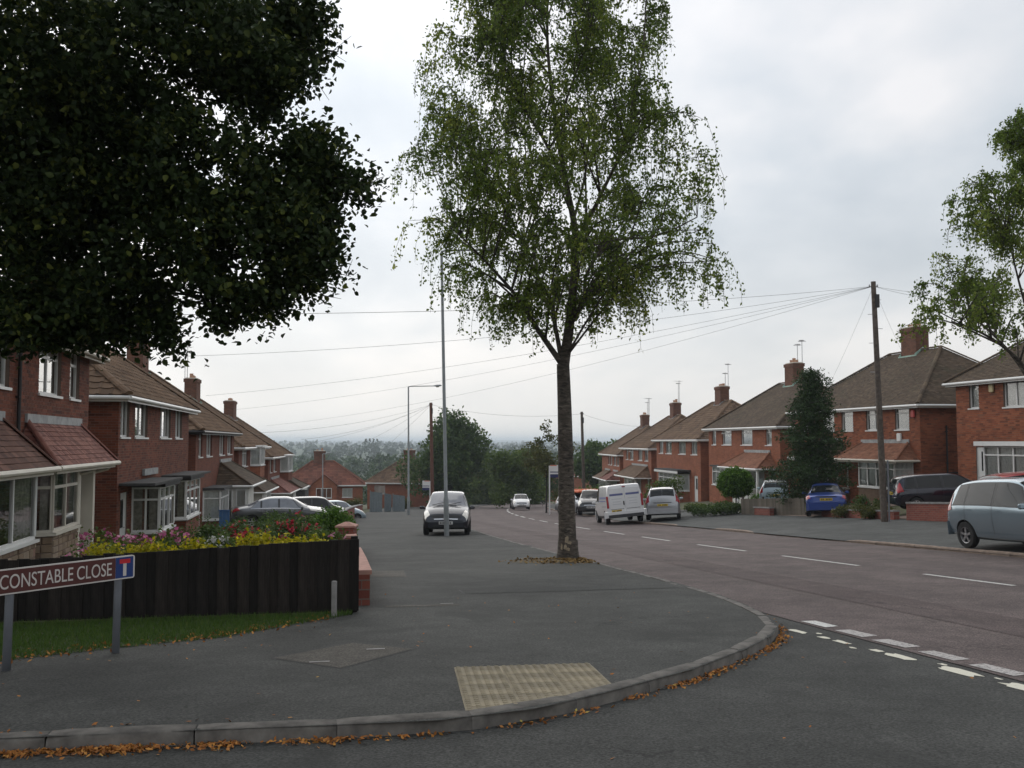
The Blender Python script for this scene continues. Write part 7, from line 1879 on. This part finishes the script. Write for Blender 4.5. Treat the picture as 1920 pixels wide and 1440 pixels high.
# dark people carrier on the left pavement, nose to the camera
def citro(c, B, st):
    xf = st[-1][0]; mb = MB()
    for k in (0, 1):
        z = st[-1][3] + .055 + .05 * k; x = xf - .015 - 0.03 * k
        for sg in (1, -1): mb.box((x, 0, z + .045), (.02, 0, 0), (0, sg * .11, -.05), (0, 0, .028))
    mb.build('emblem', M['chrome'], c)
    for sg in (1, -1):
        mb = MB(); mb.lathe([(.055, 0), (.05, .02), (.01, .022)], 12, (xf - .02, sg * .52, .34), 'x'); mb.build('fog_light', M['lamp_clear'], c)
p, s, t = at_car(841, 37.9)
car('parked_car', 'black people carrier on the pavement behind the nearest lamp column', 'mpv', p, 180 - 1.5, PT['black'], pitch=-pit_, glass='car_glass', front='pale', trim=None, extra=citro)
# white van leaning half on the far kerb
def vanx(c, B, st):
    xr = st[0][0]; X = xr - .012
    for (y0, y1) in ((-.80, -.012), (.012, .80)):
        mb = MB(); mb.loft([[(X + .012, y0, .50), (X + .012, y1, .50), (X + .012, y1 * .93 if abs(y1) > .1 else y1, 1.80), (X + .012, y0 * .93 if abs(y0) > .1 else y0, 1.80)], [(X - .01, y0 + .015, .515), (X - .01, y1 - .015, .515), (X - .01, (y1 * .93 if abs(y1) > .1 else y1) - .015, 1.785), (X - .01, (y0 * .93 if abs(y0) > .1 else y0) + .015, 1.785)]], True, True, True)
        d_ = mb.build('rear_door', PT['white'], c)
        mb = MB(); ya, yb = sorted((y0, y1)); mb.box((X - .015, ya + .06, 1.42), (.006, 0, 0), (0, yb - ya - .12, 0), (0, 0, .10)); mb.build('blue_stripe', M['sign_stripe'], d_)
        mb = MB(); mb.box((X - .013, ya + .06, .74), (.006, 0, 0), (0, yb - ya - .12, 0), (0, 0, .022)); mb.build('door_crease', M['trim'], d_)
        mb = MB()
        for z, wv in ((1.24, .5), (1.10, .38), (.98, .44)): mb.box((X - .013, (ya + yb) / 2 - wv / 2, z), (.004, 0, 0), (0, wv, 0), (0, 0, .028))
        tag(mb.build('faint_print', M['grey_print'], d_), kind='stuff')
    mb = MB(); mb.bevbox((X - .03, .06, 1.03), (.05, .06, .2), .015); mb.build('door_handle', M['black'], c)
    mb = MB(); mb.bevbox((X - .005, 0, 1.84), (.05, .16, .05), .012); mb.build('brake_light', M['lamp_red'], c)
    for sg in (1, -1):
        mb = MB(); mb.bevbox((X + .03, sg * .865, 1.12), (.10, .11, .62), .03); mb.build('tail_light', M['lamp_red'], c)
    mb = MB(); mb.box((X - .016, .20, .60), (.012, 0, 0), (0, .5, 0), (0, 0, .12)); rp = mb.build('number_plate', M['plate_y'], c)
    mb = MB()
    for k in (0, 1, 2, 3, 5, 6): mb.box((X - .020, .23 + .063 * k, .627), (.003, 0, 0), (0, .038, 0), (0, 0, .065))
    tag(mb.build('plate_marks', M['black'], rp), kind='stuff')
    mb = MB(); mb.box((X - .07, -.88, .34), (.10, 0, 0), (0, 1.76, 0), (0, 0, .15)); mb.build('step_bumper', M['trim'], c)
    for mir in (False, True):
        B.patch([(-2.2, 4.32), (.0, 4.32), (.0, 4.42), (-2.2, 4.42)], 10, 2, .006, mirror=mir).build('blue_stripe', M['sign_stripe'], c)
        B.patch([(-2.2, 4.18), (.0, 4.18), (.0, 4.24), (-2.2, 4.24)], 10, 2, .006, mirror=mir).build('blue_stripe', M['sign_stripe'], c)
        B.patch([(-2.3, 3.55), (-1.0, 3.55), (-1.0, 3.62), (-2.3, 3.62)], 8, 1, .008, mirror=mir).build('slide_rail', M['black'], c)
        for xx in (.15, -1.05): B.patch([(xx - .008, 2.2), (xx + .008, 2.2), (xx + .008, 4.9), (xx - .008, 4.9)], 1, 10, .004, mirror=mir).build('door_seam', M['trim'], c)
        B.patch([(-1.1, 1.6), (1.0, 1.6), (1.0, 2.25), (-1.1, 2.25)], 8, 3, .008, mirror=mir).build('sill_trim', M['trim'], c)
M['sign_stripe'] = simple('blue_grey_stripe', (0.12, 0.14, 0.30), 0.5, var=0.05)
M['grey_print'] = simple('faint_grey_print', (0.52, 0.53, 0.55), 0.6, var=0.05)
p, s, t = at_car(1160, 50.3); p.z = zs(s) - 0.085 + 0.072
car('delivery_van', 'white delivery van with blue stripe tilted on the far kerb', 'van', p, -3.0, PT['white'], roll=-5.6, pitch=pit_, cat='van', extra=vanx, trim=None, L=1.0)
p, s, t = at_car(1243, 50.2)
car('parked_car', 'silver people carrier seen from behind, right of the white van', 'mpv', p, 9.5, PT['silver'], roll=-3.0, pitch=pit_ * .9, rails=True)
p, s, t = at_car(1546, 44.0)
car('parked_car', 'bright blue saloon on the drive under the spruce', 'saloon', p, 17.5, PT['blue'], roll=-2, pitch=0.5, L=1.0)
p, s, t = at_car(1768, 38.6); p.z += 0.05
car('parked_car', 'dark navy hatchback behind the brick garden wall', 'hatch', p, 97, PT['navy'], pitch=-3.0, L=1.06, Hh=0.95)
p, s, t = at_car(1938, 22.6)
car('parked_car', 'light blue hatchback on the right pavement at the picture edge', 'hatch', p, 180 - 11.3 + 1.0, PT['lightblue'], roll=3.0, pitch=-pit_, lower=PT['lightblue'], glass='car_glass', Hh=1.10, L=1.10, Wd=1.06)
p, s, t = at_car(1935, 35.0); p.z -= 0.17
car('parked_car', 'red car mostly hidden behind the light blue hatchback', 'hatch', p, 82, PT['red'], pitch=-4)
p, s, t = at_car(1452, 53.0)
car('parked_car', 'pale car half hidden behind the timber fence and spruce', 'hatch', p, 16, PT['paleblue'])
# cars on the left drives
def chrome_line(c, B, st):
    for mir in (False, True):
        B.patch([(-1.45, 4.02), (.85, 4.02), (.85, 4.10), (-1.45, 4.10)], 12, 1, .008, mirror=mir).build('chrome_strip', M['chrome'], c)
        B.patch([(-1.1, 4.92), (.35, 4.92), (.35, 4.99), (-1.1, 4.99)], 12, 1, .008, mirror=mir).build('chrome_strip', M['chrome'], c)
p, s, t = at_car(533, 45.5); p.z += 0.1
car('parked_car', 'grey saloon with chrome window line on the left drive', 'saloon', p, 76, PT['grey'], extra=chrome_line, L=1.02, glass='car_glass_sky_tone')
p, s, t = at_car(592, 60); p.z -= 0.15
car('parked_car', 'dark grey car behind the grey saloon on the left', 'mpv', p, 74, PT['darkgrey'])
p, s, t = at_car(632, 66); p.z -= 0.3
car('parked_car', 'pale blue hatchback behind the round bright shrub', 'hatch', p, 60, PT['paleblue'], glass='car_glass_sky_tone')
# far road
p, s, t = at_car(976, 96.0)
car('oncoming_car', 'small white car at the far bend facing the camera', 'hatch', p, 180 - 3, PT['white'], pitch=-pit_)
p, s, t = at_car(1108, 66.0); p.z += 0.05
car('parked_car', 'dark car just visible left of the white van', 'mpv', p, 186, PT['darkgrey'], roll=0, pitch=-pit_)
def sheetload(c, B, st):
    mb = MB(); mb.bevbox((-.2, 0, st[5][3] + .11), (2.3, 1.15, .16), .05); mb.build('roof_load', M['orange'], c)
p, s, t = at_car(1100, 76.0)
car('parked_car', 'silver car with orange load on its roof beyond the white van', 'hatch', p, 150, PT['silver'], pitch=-2, extra=sheetload)
p, s, t = at_car(1084, 70.0)
car('parked_car', 'second silver car with orange roof load, partly behind the birch', 'hatch', p, 150, PT['silver'], pitch=-2, extra=sheetload)
for px_, Y, m_, hd, lab in ((889, 178, 'white', 60, 'distant white car left of the far road cars'), (905, 184, 'silver', 65, 'distant silver car second along the far road'), (927, 180, 'grey', 70, 'distant grey blue car third along the far road'), (946, 172, 'paleblue', 65, 'distant pale blue car just left of the oncoming white car')):
    x = (px_ - 960) / 1800.0 * Y; p = Vector((x, Y, 1.5 - (953 - 828) / 1800.0 * Y)); s, t = ST(x, Y)
    p.z = max(p.z, G(s, t) + 0.05) if False else G(s, t) + 0.02
    car('distant_car', lab, 'hatch', p, hd, PT[m_], pitch=-2, grp='cars at the far end of the road')

# ================================================================== LEAF LITTER, GRASS, FAR WOODS, HAZE
random.seed(40)
pts = []
KP = [p for p in KERB if p[0] < 12.5 and p[1] > -7]
Wk = path_walk([(6.72, -6.5)] + [p for p in KP if p[1] > -5], 0.02)
for q in Wk:
    s, t = q
    if t > 5.55: continue
    dens = 1.0 if t < -0.5 else (0.35 if t < 2.3 else 0.9)
    dens *= 0.18 + 0.9 * (max(0.0, 0.5 + 0.35 * math.sin(t * 4.1 + 1.0) + 0.35 * math.sin(t * 9.7 + s * 3.0))) ** 1.4
    for _ in range(24 if t < 0.6 else 10):
        if random.random() < dens * (0.8 if t < 0 else 0.5):
            off = abs(random.gauss(0, 0.075 if t < 0.5 else 0.055)) + 0.015
            nx, ny = (-1, 0) if t < 1.2 else ((-.75, .66) if t < 4.3 else (-.45, .9))
            pts.append((s + nx * off, t + ny * off, -0.092 + random.uniform(0, 0.022)))
litter('fallen_leaves', 'orange brown fallen leaves gathered along the kerb gutter', pts, 0.038, M['dead_leaf'], 0.004, 0.9)
pts = [(random.uniform(6.8, 15), random.uniform(-5, 5.4), 0) for _ in range(110)] + [(random.uniform(2, 6.2), random.uniform(-4, 5.2), -0.092) for _ in range(50)] + [(6.75 + abs(random.gauss(0.1, .06)), random.uniform(-6, 0), 0.004) for _ in range(90)]
litter('scattered_leaves', 'stray yellow brown leaves scattered over pavement and road', pts, 0.04, M['dead_leaf'], 0.004, 2.2)
pts = []
ed = [(12.18, 0.12), (10.89, -1.0), (10.41, -2.0), (9.86, -2.9), (9.7, -6.5)]
for q in path_walk(ed, 0.03):
    for _ in range(int(6 * (0.3 + 0.7 * (0.5 + 0.5 * math.sin(q[1] * 4.3)) * random.random()))): pts.append((q[0] + random.gauss(0.10, .20), q[1] + random.gauss(0, .05), 0.006))
litter('verge_leaves', 'brown leaves along the edge of the grass verge', pts, 0.05, M['dead_leaf'], 0.012, 0.9)
n = 60000
S_ = rng.uniform(9.6, 12.7, n); T_ = rng.uniform(-8, 0.45, n)
lim = np.interp(T_, [-8, -6, -2.9, -2.0, -1.0, 0.12, 0.45], [9.7, 9.7, 9.86, 10.41, 10.89, 12.18, 12.55]) + rng.normal(size=n) * 0.05
k = S_ > lim; S_, T_ = S_[k], T_[k]; n = len(S_)
base = np.stack([D.x * S_ + N.x * T_, D.y * S_ + N.y * T_, -SL * S_], 1)
a = rng.uniform(0, 2 * np.pi, n); wv = rng.uniform(0.003, 0.006, n)[:, None]; hv = rng.uniform(0.025, 0.075, n); u = np.stack([np.cos(a), np.sin(a), np.zeros(n)], 1)
ln = rng.normal(size=(n, 2)) * 0.018
V = np.empty((n, 3, 3)); V[:, 0] = base - u * wv; V[:, 1] = base + u * wv; V[:, 2] = base; V[:, 2, 2] += hv; V[:, 2, :2] += ln
tag(link('grass_blades', np_mesh('grass_blades', V.reshape(-1, 3), np.arange(3 * n).reshape(n, 3), M['grass'], rng.beta(2, 2.5, n))), 'short green grass of the verge before the dark fence', 'grass', kind='stuff')

# --- distant woodland
def far_z(r, a):
    rad = [240, 330, 450, 600, 800, 1050, 1350, 1700, 2100, 2600, 3200, 3900, 4700, 5600, 6600, 8000]; bs = [-17, -15.5, -15, -17, -16, -14, -13, -13, -12, -11, -9, -6, -3, 0, 3, 4]
    k = min(1.0, r / 3000.0); return np.interp(r, rad, bs) + k * (5 * math.sin(a * 7 + r * 0.0011) + 3.5 * math.sin(a * 17 + 1.3 + r * 0.002) + 2 * math.sin(a * 41 + r))
Ps = []; Ts = []; Sz = []
random.seed(50)
def crowns(n, r0, r1, h0, h1, per, size, amin=-32, amax=24):
    for _ in range(n):
        r_ = random.uniform(r0, r1); a = R(random.uniform(amin, amax)); h = random.uniform(h0, h1); cw = h * random.uniform(0.28, 0.42)
        x, y = math.sin(a) * r_, math.cos(a) * r_; z = far_z(r_, a)
        tone = random.uniform(0.05, 0.8) if r1 < 700 else random.uniform(0.3, 0.5); d_ = rng.normal(size=(per, 3)); d_ /= np.linalg.norm(d_, axis=1)[:, None]
        q = np.array((x, y, z + h * 0.58)) + d_ * np.array((cw, cw, h * 0.45)) * rng.uniform(0.55, 1.0, per)[:, None]
        Ps.append(q); Ts.append(np.clip(tone + d_[:, 2] * 0.1 + rng.normal(size=per) * (0.12 if r1 < 700 else 0.04), 0, .97)); Sz.append(np.full(per, size))
crowns(760, 215, 330, 6, 10.0, 130, 0.95)
crowns(760, 330, 600, 7, 12, 60, 1.7)
crowns(800, 600, 1500, 6, 12, 24, 3.4)
crowns(1000, 1500, 4200, 5, 11, 10, 6.5)
for px_ in (687, 694, 701, 707):      # the row of poplars on the skyline
    a = math.atan((px_ - 960) / 1800.0); r_ = 900; x, y = math.sin(a) * r_, math.cos(a) * r_; z = far_z(r_, a); d_ = rng.normal(size=(60, 3)); d_ /= np.linalg.norm(d_, axis=1)[:, None]
    Ps.append(np.array((x, y, -4)) + d_ * np.array((1.6, 1.6, 8.0))); Ts.append(np.full(60, .3)); Sz.append(np.full(60, 2.0))
o = leaves('distant_woodland', np.concatenate(Ps), np.concatenate(Ts), np.concatenate(Sz), M['leaf_wood'], None, up=0.5, ratio=0.8)
tag(o, 'hazy green woodland filling the valley beyond the houses', 'woodland', kind='stuff')
# --- haze: one closed box of pale air round everything
hm_ = bpy.data.materials.new('pale_air'); hm_.use_nodes = True; nt = hm_.node_tree; nt.nodes.clear()
o_ = node(nt, 'ShaderNodeOutputMaterial'); pv = node(nt, 'ShaderNodeVolumePrincipled', {'Color': (0.82, 0.90, 1.0, 1), 'Density': 0.00032, 'Anisotropy': 0.2})
nt.links.new(pv.outputs[0], o_.inputs['Volume'])
mb = MB(); mb.box((-8500, -400, -40), (17000, 0, 0), (0, 8900, 0), (0, 0, 66)); hz_ = mb.build('haze', hm_); tag(hz_, kind='stuff')
